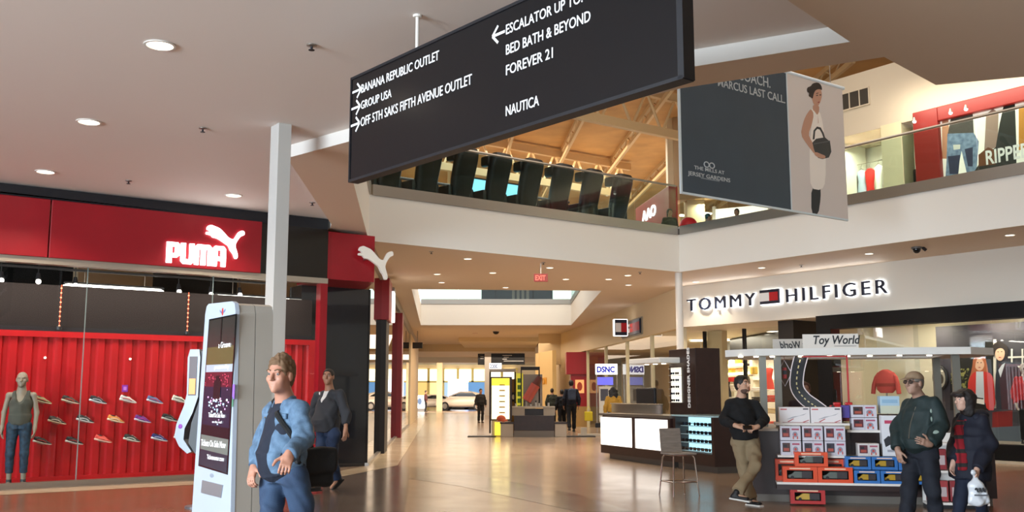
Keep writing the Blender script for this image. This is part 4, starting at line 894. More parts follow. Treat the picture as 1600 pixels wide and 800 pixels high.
# sweatshirt bust, patterned scarf stand and framed picture at the left of the window
t = thing('folded_sweatshirt_display', 'coral sweatshirt displayed on a stand in the window, behind the capped man', 'garment', TW.M @ T(6.0, .95, .38))
mb = MB(); rings = []
for z, w, d in ((1.1, .16, .1), (1.18, .25, .13), (1.4, .28, .14), (1.56, .26, .12), (1.64, .16, .09), (1.68, .07, .06)): rings.append([(w * math.cos(a), d * math.sin(a), z) for a in (2 * math.pi * i / 18 for i in range(18))])
mb.loft(rings, mat('coral_knit', '#d2544c', .8, bump=.2, bscale=90)); mb.obj('torso', t, True)
for s in (-1, 1): mb = MB(); mb.tube([(s * .18, 0, 1.58), (s * .27, 0, 1.48), (s * .33, -.02, 1.3), (s * .36, -.03, 1.08)], .055, MATS['coral_knit'], 10); mb.obj('sleeve', t, True)
mb = MB(); mb.loft([[(.275 * math.cos(a), .138 * math.sin(a), z) for a in (2 * math.pi * i / 18 for i in range(18))] for z in (1.26, 1.34)], mat('rust_band', '#a8463c', .8), caps=False); mb.obj('chest_band', t, True)
mb = MB(); mb.cyl((0, 0, 0), (0, 0, 1.1), .02, STEEL); mb.cyl((0, 0, 0), (0, 0, .02), .18, STEEL, seg=20); mb.obj('stand', t)
t = thing('oval_mirror', 'small dark framed oval picture on the cream window wall, right of the capped man', 'picture', TW.M @ T(7.05, 1.62, 1.85))
mb = MB(); mb.tube([(.17 * math.cos(a), 0, .27 * math.sin(a)) for a in (2 * math.pi * i / 28 for i in range(28))], .035, BLACKM, 8, closed=True); mb.obj('frame', t, True)
mb = MB(); mb.prism(ell(0, 0, .16, .26), -.01, .01, mat('picture_pale', '#b8ae9c', .5), STAND); mb.prism(ell(.02, -.03, .07, .12), .01, .014, mat('picture_dark', '#4a4038', .5), STAND); mb.obj('picture_face', t)

# entrance glass, mullions, column panel
w = MB()
for a, b in ((-1.95, -1.0), (-.98, 0.6), (.62, 3.2)): w.quad((a, 2.0, 0.0), (b, 2.0, 0.0), (b, 2.0, 3.4), (a, 2.0, 3.4), GLASS)
o = struct(w, 'window_5', TW.M)
for x in (-1.0, .6, 3.2): mb = MB(); mb.box((x - .04, 1.95, 0), (x + .04, 2.05, 3.4), BLACKM); mb.obj('mullion', o)
mb = MB(); mb.box((-.95, 2.06, 0), (-.35, 2.3, 3.4), mat('cream_panel', '#cdb68e', .5)); mb.box((3.25, .3, 0), (3.75, 2.2, 3.4), mat('dark_pier', '#23201f', .5)); struct(mb, 'column_storefront', TW.M)
# inside: round lights, shelf wall with clothes
for i, (px, py) in enumerate(((1137, 531), (1146, 538), (1213, 517), (1247, 509), (1217, 527), (1090, 532))):
    p = pz(px, py, 3.4); t = thing('ceiling_light', 'flat round bright light in the clothes store ceiling behind the entrance glass', 'lamp', T(p.x, p.y, 3.4), 'round lights in the clothes store')
    mb = MB(); mb.lathe([(0, -.02), (.28, -.02), (.3, -.012)], emis('store_round_glow', '#fff4dc', 5), 28); mb.obj('diffuser', t)
    mb = MB(); mb.lathe([(.3, -.03), (.33, -.03), (.33, 0), (.3, 0)], WHITE, 28); mb.obj('rim', t, True)
for x, y in ((-3, 5.5), (1, 5.5)):
    l = D.lights.new('shop_light', 'AREA'); l.energy = 190; l.size = 3; l.color = (1, .9, .72); o = D.objects.new('shop_light', l); COL.objects.link(o); o.matrix_world = TW.M @ Matrix.Translation((x, y, 3.35))
SHF = mat('store_shelf_cream', '#f2ead6', .5)
t = thing('clothes_shelving', 'bright cream wall shelving of clothes at the back of the store, behind the leaning man', 'shelving', TW.M @ T(0, 7.4, 0))
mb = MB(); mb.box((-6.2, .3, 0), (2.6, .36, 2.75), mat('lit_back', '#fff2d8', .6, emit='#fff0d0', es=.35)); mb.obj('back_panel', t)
for k, z in enumerate((.35, .75, 1.15, 1.55, 1.95)): mb = MB(); mb.box((-6.2, -.1, z), (2.6, .3, z + .03), SHF); mb.obj('shelf_board', t)
mb = MB(); mb.box((-6.2, -.12, 2.72), (2.6, .36, 2.95), BLACKM); mb.obj('header', t)
for k in range(8): mb = MB(); mb.box((-6.2 + k * 1.2, -.1, 0), (-6.16 + k * 1.25, .3, 2.75), SHF); mb.obj('divider', t)
rs = random.Random(11)
CLR = ['#b23a2e', '#e8e0d2', '#27304a', '#8a3040', '#c9b28a', '#3c3632', '#d8d4cc', '#7a8aa0', '#c8584a', '#efe9de']
FZ = (.38, .78, 1.18, 1.58)
fold = None
for k in range(56):
    cl, r_ = k // 4, k % 4; x = -5.95 + cl * .6 + (.1 if cl % 2 else 0); z = FZ[r_]
    c = CLR[rs.randrange(10)]
    mb = MB(); n = rs.randrange(2, 5)
    for j in range(n): mb.box((-.2, -.13, j * .06), (.2, .13, j * .06 + .055), mat('fold_' + c, c, .8), bev=.02)
    o = mb.obj('folded_clothes', None, True); o.matrix_world = TW.M @ T(x, 7.42, z); tag(o, 'neat stack of folded clothes on the bright store shelving', 'clothes', 'folded clothes on the store shelving')
for px, py, c, w_ in ((1143, 577, '#c02a22', 'red top hanging at upper left of the store back wall'), (1153, 577, '#a82420', 'second red top hanging beside the first on the store back wall'), (1127, 572, '#e2d6c0', 'cream top hanging left of the two red tops'), (1163, 580, '#3c3228', 'dark top hanging right of the two red tops'), (1126, 596, '#6e4a30', 'brown jacket hanging behind the leaning man'), (1134, 601, '#211f22', 'black jacket hanging behind the leaning man'), (1200, 588, '#b0382c', 'red shirt hanging between the two grey kiosk posts'), (1262, 598, '#c24036', 'red jumper hanging behind the toy road'), (1272, 610, '#a83a34', 'dark red jumper hanging right of the toy road')):
    x, z = TW.hit(px, py, 6.6); hung_dress(TW, x, 6.6, z + .3, .55, .75, mat('cloth_' + c, c, .8), w_)
mb = MB(); mb.tube([(-5.5, 6.6, 2.75), (3.2, 6.6, 2.75)], .015, STEEL, 6); mb.tube([(-5.5, 6.6, 2.75), (-5.5, 6.6, 3.4)], .012, STEEL, 6); mb.tube([(3.1, 6.6, 2.75), (3.1, 6.6, 3.4)], .012, STEEL, 6); o = mb.obj('garment_rail'); o.matrix_world = TW.M; tag(o, 'long steel garment rail before the bright store shelving', 'rail')

# ---------------------------------------------------------------- right side of the corridor, past the corner
mb = MB(); mb.box((-34, 0, 3.4), (0, .25, Z_SOFFIT), CREAM); mb.box((-34, .25, 3.43), (0, 5, 3.48), MATS['shop_ceiling_white']); mb.box((-34, 5, 0), (-9, 5.2, 3.46), mat('side_shop_back', '#d9bd8c', .6)); mb.box((-34, 0, 0), (-20.6, .25, 3.4), CREAM); struct(mb, 'wall_corridor_right', CRW.M)
w = MB()
for a, b in ((-20.6, -16.2), (-16.1, -12), (-11.9, -8), (-7.9, -4.2), (-4.1, -.3)): w.quad((a, .12, 0), (b, .12, 0), (b, .12, 3.4), (a, .12, 3.4), GLASS)
o = struct(w, 'window_6', CRW.M)
for x in (-16.15, -11.95, -7.95, -4.15, -.25): mb = MB(); mb.box((x - .05, .06, 0), (x + .05, .18, 3.4), mat('cream_metal', '#cbbf9e', .4)); mb.obj('mullion', o)
for x, y in ((-14, 2.5), (-5, 2.5)):
    l = D.lights.new('side_shop_light', 'AREA'); l.energy = 100; l.size = 4; l.color = (1, .86, .6); o = D.objects.new('side_shop_light', l); COL.objects.link(o); o.matrix_world = CRW.M @ Matrix.Translation((x, y, 3.35))
mb = MB(); mb.box((-6, 3.4, 2.75), (-.6, 3.6, 3.4), mat('black_header', '#17171a', .4)); o = mb.obj('header_board'); o.matrix_world = CRW.M; tag(o, 'black header panel inside the corner store, left of the slim white column', 'panel')
for i, (x, z, w_) in enumerate(((-7, 2.35, 6.0), (-6, 2.05, 5.0))):
    t = thing('lit_shelf', ('upper' if i == 0 else 'lower') + ' glowing shelf strip inside the corner store behind the sunglass counter', 'shelf', CRW.M @ T(x, 3.2, z))
    mb = MB(); mb.box((-w_ / 2, 0, 0), (w_ / 2, .3, .04), SHF); mb.obj('shelf_board', t)
    mb = MB(); mb.box((-w_ / 2, -.02, .05), (w_ / 2, .02, .14), emis('shelf_strip_glow', '#ffe6a8', 3)); mb.obj('light_strip', t)
    for k in range(7):
        mb = MB(); x_ = -w_ / 2 + .4 + k * .75; c = ('#d8b04a', '#c9a27a', '#e8dcc0')[k % 3]; mb.box((x_, .06, .05), (x_ + .3, .24, .3), mat('shelf_stack_' + c, c, .7), bev=.04); o = mb.obj('stacked_clothes'); o.matrix_world = CRW.M @ T(x, 3.2, z); tag(o, 'small stack of clothes on a glowing shelf in the corner store', 'clothes', 'stacks on the glowing shelves')
# twin flag blade sign
x, z = CRW.hit(984, 513, -.1); fl = thing('flag_sign', 'small lit navy, white and red flag sign on the corridor fascia', 'sign', CRW.M @ T(x, 0, z))
mb = MB(); mb.box((-1.6, -.04, -.3), (1.6, 0, .3), mat('sign_back_grey', '#8f8878', .5)); mb.obj('back_plate', fl)
mb = MB(); flag(mb, -1.5, 1.5, -.25, .25, -.1); mb.obj('flag_emblem', fl)
x, z = CRW.hit(965, 512, -.6); fb = thing('blade_sign', 'projecting lit flag blade sign left of the flat flag sign', 'sign', CRW.M @ T(x, 0, z))
mb = MB(); mb.box((-.10, -.75, -.3), (.10, -.25, .3), LEDW, bev=.02); mb.obj('lit_box', fb)
mb = MB(); mb.box((.10, -.72, -.28), (.12, -.28, .28), NAVY); mb.box((.12, -.70, -.16), (.13, -.5, .16), FW); mb.box((.12, -.5, -.16), (.13, -.30, .16), FR); mb.obj('flag_emblem', fb)
mb = MB(); mb.box((-.02, -.25, -.03), (.02, 0, .03), STEEL); mb.obj('bracket', fb)

# ================================================================ sunglasses counter
SK = Frame((2.12, 23.2), -70)
BRN = mat('brown_counter', '#2f1d1a', .35, var=.2)
ct = thing('sunglass_counter', 'long counter with two glowing white panels and dark brown base', 'counter', SK.M)
mb = MB(); mb.box((-.2, 0, .12), (3.16, .75, .3), BRN); mb.box((-.2, .05, .3), (3.16, .75, .97), BRN); mb.obj('body', ct)
mb = MB(); mb.box((0.1, .08, 0), (3.1, .7, .12), mat('grey_plinth', '#5d5650', .4, .5)); mb.obj('plinth', ct)
PAN = emis('white_light_panel', '#fff9f0', 1.1)
for a, b in ((-.14, 1.44), (1.6, 3.04)): mb = MB(); mb.box((a, -.03, .31), (b, .05, .93), PAN, bev=.008); mb.obj('light_panel', ct)
mb = MB(); mb.box((-.24, -.05, .97), (3.18, .8, 1.02), mat('steel_top', '#9b958d', .3, .8)); mb.obj('worktop', ct)
mb = MB(); mb.box((1.47, -.04, .3), (1.57, .04, .96), BRN); mb.box((3.06, -.04, .3), (3.16, .04, .96), BRN); mb.obj('divider', ct)
t = thing('curved_desk_shield', 'curved brushed steel desk shield standing on the glowing counter', 'desk shield', SK.M @ T(0, .62, 1.02))
pts = [(-.9, 0), (-.3, -.12), (.5, -.16), (1.2, -.08), (1.5, .05)]
pts = spline([Vector((p[0], p[1], 0)) for p in pts], 5); mb = MB()
mb.loft([[(p.x, p.y, 0) for p in pts] + [(p.x, p.y + .03, 0) for p in pts[::-1]], [(p.x, p.y, .2) for p in pts] + [(p.x, p.y + .03, .2) for p in pts[::-1]]], STEEL); mb.obj('shield_panel', t)
mb = MB(); mb.box((-.95, -.02, .2), (1.5, .1, .22), STEEL, bev=.01); mb.obj('ledge', t)
t = thing('monitor', 'black computer monitor seen from behind on the glowing counter', 'monitor', SK.M @ T(.25, .95, 1.02))
mb = MB(); mb.box((-.45, -.03, .2), (.45, .05, .58), BLACKM, bev=.03); mb.obj('screen_back', t)
mb = MB(); mb.cyl((0, .02, .02), (0, .02, .3), .03, BLACKM); mb.box((-.15, -.1, 0), (.15, .14, .02), BLACKM); mb.obj('stand', t)
dc = thing('sunglass_display_case', 'glass display case with rows of sunglasses at the right end of the glowing counter', 'display case', SK.M)
mb = MB(); mb.box((3.2, 0, .12), (4.75, .75, .34), BRN); mb.box((3.2, 0, .34), (3.3, .75, 1.02), BRN); mb.box((4.65, 0, .34), (4.75, .75, 1.02), BRN); mb.box((3.2, .7, .34), (4.75, .75, 1.02), BRN); mb.obj('body', dc)
mb = MB(); mb.box((3.25, .08, 0), (4.7, .7, .12), MATS['grey_plinth']); mb.obj('plinth', dc)
mb = MB(); mb.box((3.3, .3, .34), (4.65, .34, 1.0), emis('case_cool_glow', '#b4e0ee', 1.0)); mb.box((4.62, .02, .34), (4.645, .3, 1.0), MATS['case_cool_glow']); mb.obj('lit_back', dc)
mb = MB(); mb.box((3.18, -.02, 1.02), (4.77, .77, 1.05), mat('case_top_glass', '#a8c4c8', .1)); mb.obj('top', dc)
mb = MB(); mb.quad((3.3, .01, .34), (4.65, .01, .34), (4.65, .01, 1.02), (3.3, .01, 1.02), GLASS); mb.obj('glass_front', dc)
for z in (.36, .52, .68, .84): mb = MB(); mb.box((3.3, .12, z - .012), (4.62, .3, z), mat('case_shelf', '#cfe4e8', .2)); mb.obj('shelf', dc)
def specs(k):
    mb = MB(); LN = mat('lens_%d' % (k % 3), ('#15181d', '#1c2a40', '#2a1a18')[k % 3], .1)
    for s in (-1, 1): mb.prism(ell(s * .042, 0, .036, .028, 12), -.003, .003, LN, STAND)
    mb.box((-.012, -.003, .006), (.012, .003, .012), LN)
    for s in (-1, 1): mb.box((s * .078 - .002, 0, .004), (s * .078 + .002, .12, .010), LN)
    return mb
proto = []
for k in range(3): proto.append(specs(k).obj('sunglasses'))
n = 0
for r_, z in enumerate((.36, .52, .68, .84)):
    for c in range(9):
        if (r_ * 9 + c) % 11 == 7: continue
        o = proto[n] if n < 3 else proto[n % 3].copy()
        if n >= 3: COL.objects.link(o)
        o.matrix_world = SK.M @ T(3.38 + c * .145, .17, z + .035) @ Matrix.Scale(1.15, 4); tag(o, 'pair of dark sunglasses in the cool lit display case', 'sunglasses', 'sunglasses in the low display case'); n += 1
tw_ = thing('sunglass_tower', 'tall dark brown tower reading DESIGNER SHADES with a lit sunglass rack', 'display tower', SK.M @ T(0, .9, 0))
mb = MB(); mb.box((1.47, 0, 0), (2.6, .6, 2.42), BRN, bev=.01); mb.obj('tower_body', tw_)
mb = MB(); mb.box((1.60, -.03, 1.28), (2.0, .0, 2.02), emis('rack_warm_glow', '#f6f2e0', .9)); mb.obj('lit_rack', tw_)
for k in range(6): mb = MB(); mb.box((1.58, -.09, 1.27 + k * .145), (2.02, 0, 1.28 + k * .145), mat('rack_bar', '#c8c4b8', .3)); mb.obj('rack_shelf', tw_)
mb = MB(); mb.text('DESIGNER SHADES', .135, LETW, Matrix.Translation((2.36, -.005, 1.16)) @ STAND @ Matrix.Rotation(rad(90), 4, 'Z'), 1.08, .006, .004, space=1.05); mb.obj('lettering', tw_)
mb = MB(); mb.box((.5, -.5, 2.12), (1.95, .3, 2.24), mat('canopy_white', '#dcdad4', .4), bev=.02); c_ = mb.obj('canopy', tw_)
for x in (.8, 1.2, 1.6): mb = MB(); mb.cyl((x, -.2, 2.12), (x, -.2, 2.105), .05, emis('canopy_spot', '#fff2d8', 6), seg=14); mb.obj('canopy_lamp', c_)
for r_ in range(5):
    for c in range(2):
        o = proto[(r_ + c) % 3].copy(); COL.objects.link(o); o.matrix_world = SK.M @ T(1.71 + c * .19, .9 - .05, 1.32 + r_ * .145) ; tag(o, 'pair of dark sunglasses on the lit tower rack', 'sunglasses', 'sunglasses on the tower rack')

# ================================================================ chrome stool
st = thing('bar_chair', 'chrome legged tall chair with thin grey wood back and seat, alone on the floor', 'chair', T(2.42, 14.75, 0, 200))
WD = mat('grey_veneer', '#8d8278', .4, var=.2, stretch=(1, 1, 6))
mb = MB(); mb.box((-.19, -.2, .585), (.19, .2, .61), WD, bev=.012); mb.obj('seat', st)
mb = MB(); rings = []
for z, y in ((.6, -.2), (.7, -.225), (.85, -.24), (.95, -.25)): rings.append([(-.17, y + .012, z), (.17, y + .012, z), (.17, y - .006, z), (-.17, y - .006, z)])
mb.loft(rings, WD); mb.obj('backrest', st)
for sx in (-1, 1):
    for sy in (-1, 1): mb = MB(); mb.tube([(sx * .15, sy * .14, .575), (sx * .17, sy * .16, .54), (sx * .21, sy * .21, 0)], .011, CHROME, 8); mb.obj('leg', st, True)
mb = MB(); mb.tube([(sx * .195, sy * .19, .2) for sx, sy in ((-1, -1), (1, -1), (1, 1), (-1, 1))], .009, CHROME, 8, closed=True); mb.obj('foot_rail', st, True)
mb = MB(); mb.tube([(-.15, -.14, .58), (.15, -.14, .58), (.15, .14, .58), (-.15, .14, .58)], .011, CHROME, 8, closed=True); mb.obj('seat_rail', st, True)

# ================================================================ toy kiosk
TK = Frame((3.3, 13.95), -12)
KBR = mat('kiosk_brown', '#2c1713', .4, var=.2); KGR = mat('kiosk_grey', '#6f6860', .4, .3); PALE = mat('kiosk_top', '#c8beb0', .4)
tk = thing('toy_kiosk', 'dark brown toy stall with white canopy, grey posts and stepped front shelves', 'kiosk', TK.M)
mb = MB(); mb.box((0, 0, .1), (3.1, .6, .95), KBR); mb.box((0, .6, .1), (.5, 2.3, .95), KBR); mb.box((2.6, .6, .1), (3.1, 2.3, .95), KBR); mb.obj('counter_body', tk)
mb = MB(); mb.box((-.02, .55, 0.0), (.0, 2.3, .9), KGR); mb.box((-.04, .9, .05), (-.02, 1.7, .72), KGR); mb.obj('side_panel', tk)
mb = MB(); mb.box((.05, .05, 0), (3.05, .5, .1), KGR); mb.box((.05, .5, 0), (.4, 2.25, .1), KGR); mb.obj('plinth', tk)
mb = MB(); mb.box((-.03, -.03, .95), (.36, .7, .985), PALE); mb.box((-.03, .7, .95), (.52, 2.33, .985), PALE); mb.obj('counter_top', tk)
SW_ = mat('white_shelf_edge', '#e2dcd4', .4)
mb = MB(); mb.box((.3, -.42, .27), (2.02, 0, .3), SW_); mb.box((.3, -.40, .2), (2.02, 0, .27), KBR); mb.obj('low_shelf', tk)
mb = MB(); mb.box((.33, -.30, .615), (2.02, 0, .64), SW_); mb.obj('middle_shelf', tk)
mb = MB(); mb.box((.33, -.04, 1.03), (1.3, .6, 1.06), SW_); mb.obj('upper_shelf', tk)
mb = MB(); mb.box((1.26, -.05, .94), (1.72, .45, .97), SW_); mb.box((1.3, .0, .64), (1.72, .05, .94), KBR); mb.obj('side_shelf', tk)
PG = mat('post_grey', '#77756c', .35, .4)
for x, y in ((.21, .78), (.42, .78), (2.85, .78), (.25, 2.1), (2.85, 2.1)): mb = MB(); mb.box((x - .05, y - .05, .95), (x + .05, y + .05, 2.02), PG); mb.obj('post', tk)
mb = MB(); mb.prism([(-.32, .95), (.1, .5), (3.0, .5), (3.4, .95), (3.4, 1.9), (3.0, 2.4), (.1, 2.4), (-.32, 1.9)], 2.0, 2.10, mat('canopy_white', '#dcdad4', .4), holes=[[(.35, .95), (.35, 1.95), (2.75, 1.95), (2.75, .95)]]); cn = mb.obj('canopy', tk)
for k, x in enumerate((-.1, .12, .35, .75, 1.15, 1.4, 1.7, 2.1, 2.5)): mb = MB(); mb.cyl((x, .72, 2.0), (x, .72, 1.985), .035, emis('canopy_spot', '#fff2d8', 6), seg=14); mb.obj('canopy_lamp', cn)
sg_ = MB(); sg_.box((.77, .52, 2.10), (1.53, .545, 2.30), mat('sign_card', '#d9d2c8', .5)); sgo = sg_.obj('name_sign', tk)
mb = MB(); mb.text('Toy World', .17, LETB, at(.9, .515, 2.16), .82, .004, .003, shear=.22); mb.box((1.2, .515, 2.125), (1.5, .52, 2.13), LETB); mb.obj('lettering', sgo)
sg_ = MB(); sg_.box((.4, 1.55, 2.10), (1.1, 1.57, 2.29), mat('sign_card_pale', '#b9b2a8', .5)); sgo = sg_.obj('name_sign', tk)
mb = MB(); mb.text('Toy World', .15, LETB, at(1.03, 1.56, 2.15), .75, .03, .003, shear=.22, mirror=True); mb.obj('lettering', sgo)
mb = MB(); mb.box((1.36, .6, 1.2), (1.385, .62, 2.0), mat('thin_red_metal', '#b83030', .4)); mb.box((.75, .6, 1.975), (1.385, .62, 1.995), MATS['thin_red_metal']); mb.obj('red_rail', tk)
# hanging curved toy road
t = thing('toy_road', 'curving black toy road with white edges and dashes, hung in the toy stall', 'toy road', TK.M)
cl = [TK.hit(px, py, .75) for px, py in ((1252, 556), (1246, 580), (1245, 605), (1256, 622), (1272, 634), (1284, 643))]
cl = spline([Vector((x, .75 - .12 * i / 5, z)) for i, (x, z) in enumerate(cl)], 6); hw = .085
def ribbon(mb, o0, o1, yo, m, th=.008, seg=None):
    L_ = []; R_ = []
    for i, p in enumerate(cl):
        d = (cl[min(i + 1, len(cl) - 1)] - cl[max(i - 1, 0)]).normalized(); n_ = Vector((d.z, 0, -d.x)) if True else None
        n_ = Vector((-d.z, 0, d.x)); L_.append(p + n_ * o0 + Vector((0, yo, 0))); R_.append(p + n_ * o1 + Vector((0, yo, 0)))
    rg = range(len(cl) - 1) if seg is None else seg
    for i in rg:
        a, b, c, d = L_[i], R_[i], R_[i + 1], L_[i + 1]; e = Vector((0, th, 0))
        mb.add([a, b, c, d, a + e, b + e, c + e, d + e], [(0, 1, 2, 3), (7, 6, 5, 4), (0, 4, 5, 1), (1, 5, 6, 2), (2, 6, 7, 3), (3, 7, 4, 0)], m)
mb = MB(); ribbon(mb, -hw, hw, 0, BLACKM); mb.obj('road_strip', t)
mb = MB(); ribbon(mb, -hw - .014, -hw, -.002, mat('pale_pink_edge', '#e8dada', .5), .012); ribbon(mb, hw, hw + .014, -.002, MATS['pale_pink_edge'], .012); mb.obj('edge_line', t)
mb = MB(); ribbon(mb, -.008, .008, -.003, mat('dash_yellow', '#d8c890', .5), .003, range(0, len(cl) - 1, 2)); mb.obj('centre_dashes', t)
mb = MB(); a_ = cl[0]; mb.cyl(a_ + Vector((-.05, 0, 0)), a_ + Vector((-.05, .0, .1)), .006, STEEL, seg=6); mb.cyl(a_ + Vector((.05, 0, 0)), a_ + Vector((.05, 0, .1)), .006, STEEL, seg=6); mb.obj('hanger', t)
# diamond kite
x, z = TK.hit(1226, 583, .85); t = thing('diamond_kite', 'small pale diamond frame with a red and black figure, left of the toy road', 'toy', TK.M @ T(x, .85, z))
mb = MB(); mb.tube([(0, 0, .19), (.1, 0, 0), (0, 0, -.19), (-.1, 0, 0)], .008, mat('kite_pale', '#d6d0d8', .4), 6, closed=True); mb.obj('frame', t)
mb = MB(); mb.box((-.03, -.01, -.08), (.03, .01, .08), mat('kite_red', '#a82a28', .5), bev=.01); mb.box((-.028, -.012, -.02), (.028, .012, .04), BLACKM); mb.obj('figure', t)
mb = MB(); mb.cyl((0, 0, .19), (0, 0, 2.0 - z), .004, RED, seg=6); mb.obj('cord', t)

# ---- boxes: each box a thing with its printed faces
def carton(name, label, w, d, h, col, x, y, z, prints, group, flap=None):
    t = thing(name, label, 'box', TK.M @ T(x, y, z), group)
    m = mat('carton_' + col, col, .45)
    mb = MB(); mb.box((0, 0, 0), (w, d, h), m, bev=.004); mb.obj('carton', t)
    if prints:
        mb = MB(); paint(mb, [([(u * w, v * h) for u, v in pl], mat('carton_print_' + c, c, .45)) for pl, c in prints], 0.0, step=.0005); mb.obj('printed_face', t)
    return t
def drone_print(rs):
    a = ('#4a2a26', '#5a2430', '#302a38')[rs.randrange(3)]
    return [(rect(.08, .22, .46, .86), a), (rect(.14, .3, .40, .5), '#a84a3a'), (rect(.12, .56, .3, .74), '#1e1a20'), (ell(.72, .42, .13, .2, 12), '#8c8a98'), (ell(.72, .42, .06, .1, 10), '#c04840'), (rect(.56, .72, .92, .84), '#a84a62'), (rect(.5, .0, .51, 1), '#9a98a4'), (rect(.6, .1, .66, .3), '#c25a50'), (rect(.8, .1, .86, .3), '#c25a50')]
rs = random.Random(21)
ORD = ('leftmost', 'second', 'third', 'right end')
for c in range(3):
    for r_ in range(2): carton('drone_box', 'pale grey box with a dark photo and small drone print, %s column, %s row' % (('left', 'middle', 'right')[c], ('lower', 'upper')[r_]), .265, .2, .19, '#c9c6d0', .375 + c * .285, -.26, .64 + r_ * .195, drone_print(rs), 'pale drone boxes on the middle shelf')
for c in range(2): carton('aircraft_box', 'large white box with grey aircraft print, %s of two on the upper shelf' % ('left', 'right')[c], .405, .3, .215, '#e2dcdc', .385 + c * .415, .02, 1.06, [([(.22, .22), (.45, .4), (.8, .5), (.9, .62), (.6, .42), (.4, .28)], '#a8a6ac'), ([(.25, .08), (.45, .28), (.48, .26), (.3, .06)], '#b04040'), ([(.75, .06), (.95, .2), (.97, .17), (.8, .04)], '#b04040'), (rect(.04, .82, .25, .9), '#c86060'), (rect(.78, .84, .95, .92), '#4a4650'), (rect(.1, .02, .95, .05), '#b06a60')], 'white aircraft boxes')
for r_ in range(2): carton('drone_box', 'pale drone box on the right side shelf, %s of two' % ('lower', 'upper')[r_], .33, .25, .165, '#c9c6d0', 1.33, .02, .97 + r_ * .17, drone_print(rs), 'pale drone boxes on the side shelf')
carton('drone_box', 'single pale drone box alone in the niche under the side shelf', .27, .22, .165, '#d4ccc8', 1.36, -.26, .64, drone_print(rs), 'drone box in the niche')
carton('drone_box', 'blue violet box behind the upper pale drone box of the side shelf', .1, .2, .17, '#4a3a8a', 1.22, .1, 1.13, [], 'blue box')
t = carton('toy_box', 'tall white box with a dark drone picture, left of the capped man', .2, .2, .53, '#dcdce0', 1.68, -.2, .64, [([(.1, .4), (.4, .5), (.9, .4), (.6, .34), (.8, .2), (.5, .28), (.2, .22)], '#2a2a30'), (rect(.2, .8, .9, .88), '#c04060'), (rect(.3, .1, .9, .16), '#a0a0a8')], 'tall toy box')
carton('toy_box', 'narrow red box beside the tall white drone box', .1, .2, .5, '#b81f24', 1.9, -.18, .66, [(rect(.2, .7, .8, .85), '#e0c8c0')], 'red toy box')
carton('toy_box', 'pale blue box with cream lower band on top, left of the capped man', .25, .25, .235, '#a9c6d8', 1.72, .1, 1.19, [(rect(0, 0, 1, .45), '#c9cdb8'), (rect(.1, .6, .9, .8), '#8ab0cc')], 'pale blue toy box')
mb = MB(); mb.box((1.7, .05, .64), (2.02, .4, 1.18), KBR); mb.obj('end_block', tk)
# orange car boxes with windows
def car_box(label, x, y, z, w=.44, h=.2, d=.25, body='#d8481c', trim='#e8642c', car='#5a6058', group='orange toy car boxes'):
    t = thing('toy_car_box', label, 'box', TK.M @ T(x, y, z), group)
    mb = MB(); mb.prism([(0, 0), (w, 0), (w, h), (0, h)], 0, .012, mat('carton_' + body, body, .4), STAND, holes=[[(w * .12, h * .22), (w * .88, h * .22), (w * .88, h * .78), (w * .12, h * .78)]])
    mb.box((0, .012, 0), (w, d, .01), MATS['carton_' + body]); mb.box((0, .012, h - .01), (w, d, h), mat('carton_' + trim, trim, .4)); mb.box((0, .012, .01), (.01, d, h - .01), MATS['carton_' + body]); mb.box((w - .01, .012, .01), (w, d, h - .01), MATS['carton_' + body]); mb.box((0, d - .01, .01), (w, d, h - .01), mat('box_inside', '#2a2420', .7)); mb.obj('carton', t)
    mb = MB(); cm = mat('toy_car_' + car, car, .35)
    mb.prism([(w * .16, h * .27), (w * .84, h * .27), (w * .84, h * .46), (w * .7, h * .5), (w * .6, h * .68), (w * .36, h * .68), (w * .26, h * .5), (w * .16, h * .44)], -.1, -.04, cm, STAND)
    for k in (.28, .72): mb.cyl((w * k, .03, h * .3), (w * k, .05, h * .3), h * .11, BLACKM, seg=14)
    mb.obj('toy_car', t)
    mb = MB(); paint(mb, [(rect(w * .55, h * .3, w * .84, h * .72), mat('box_photo_dark', '#30282a', .5)), (rect(w * .2, h * .85, w * .8, h * .93), mat('box_title', '#f0c8a8', .5))], -.012); mb.obj('printed_face', t)
    return t
car_box('orange window box with toy car, front left on the low shelf', .38, -.41, .3); car_box('orange window box with toy car, front right of the orange stack', .825, -.41, .3)
car_box('orange window box lying at the left end behind the front orange boxes', .3, -.15, .3, .3, .28); car_box('orange window box behind the front right orange box', .72, -.15, .3, .5, .29)
t = car_box('orange framed window box standing tilted on top of the orange stack', .54, -.40, .505, .42, .185, .2)
for i, (x, z) in enumerate(((1.28, .3), (1.61, .3), (1.94, .3), (1.18, .475), (1.51, .475), (1.84, .475))):
    car_box('blue box with a golden toy in its window, %s row, %s' % ('lower' if i < 3 else 'upper', ('left', 'middle', 'right')[i % 3]), x, -.41 if i < 3 else -.38, z, .32, .165, .22, '#2f6cb0', '#3f80c4', '#b89028', 'blue boxes with golden toys')
car_box('red toy box with a white band on the floor under the low shelf', .47, -.38, .02, .44, .19, .25, '#b02424', '#c43030', '#c8a040', 'red floor box')
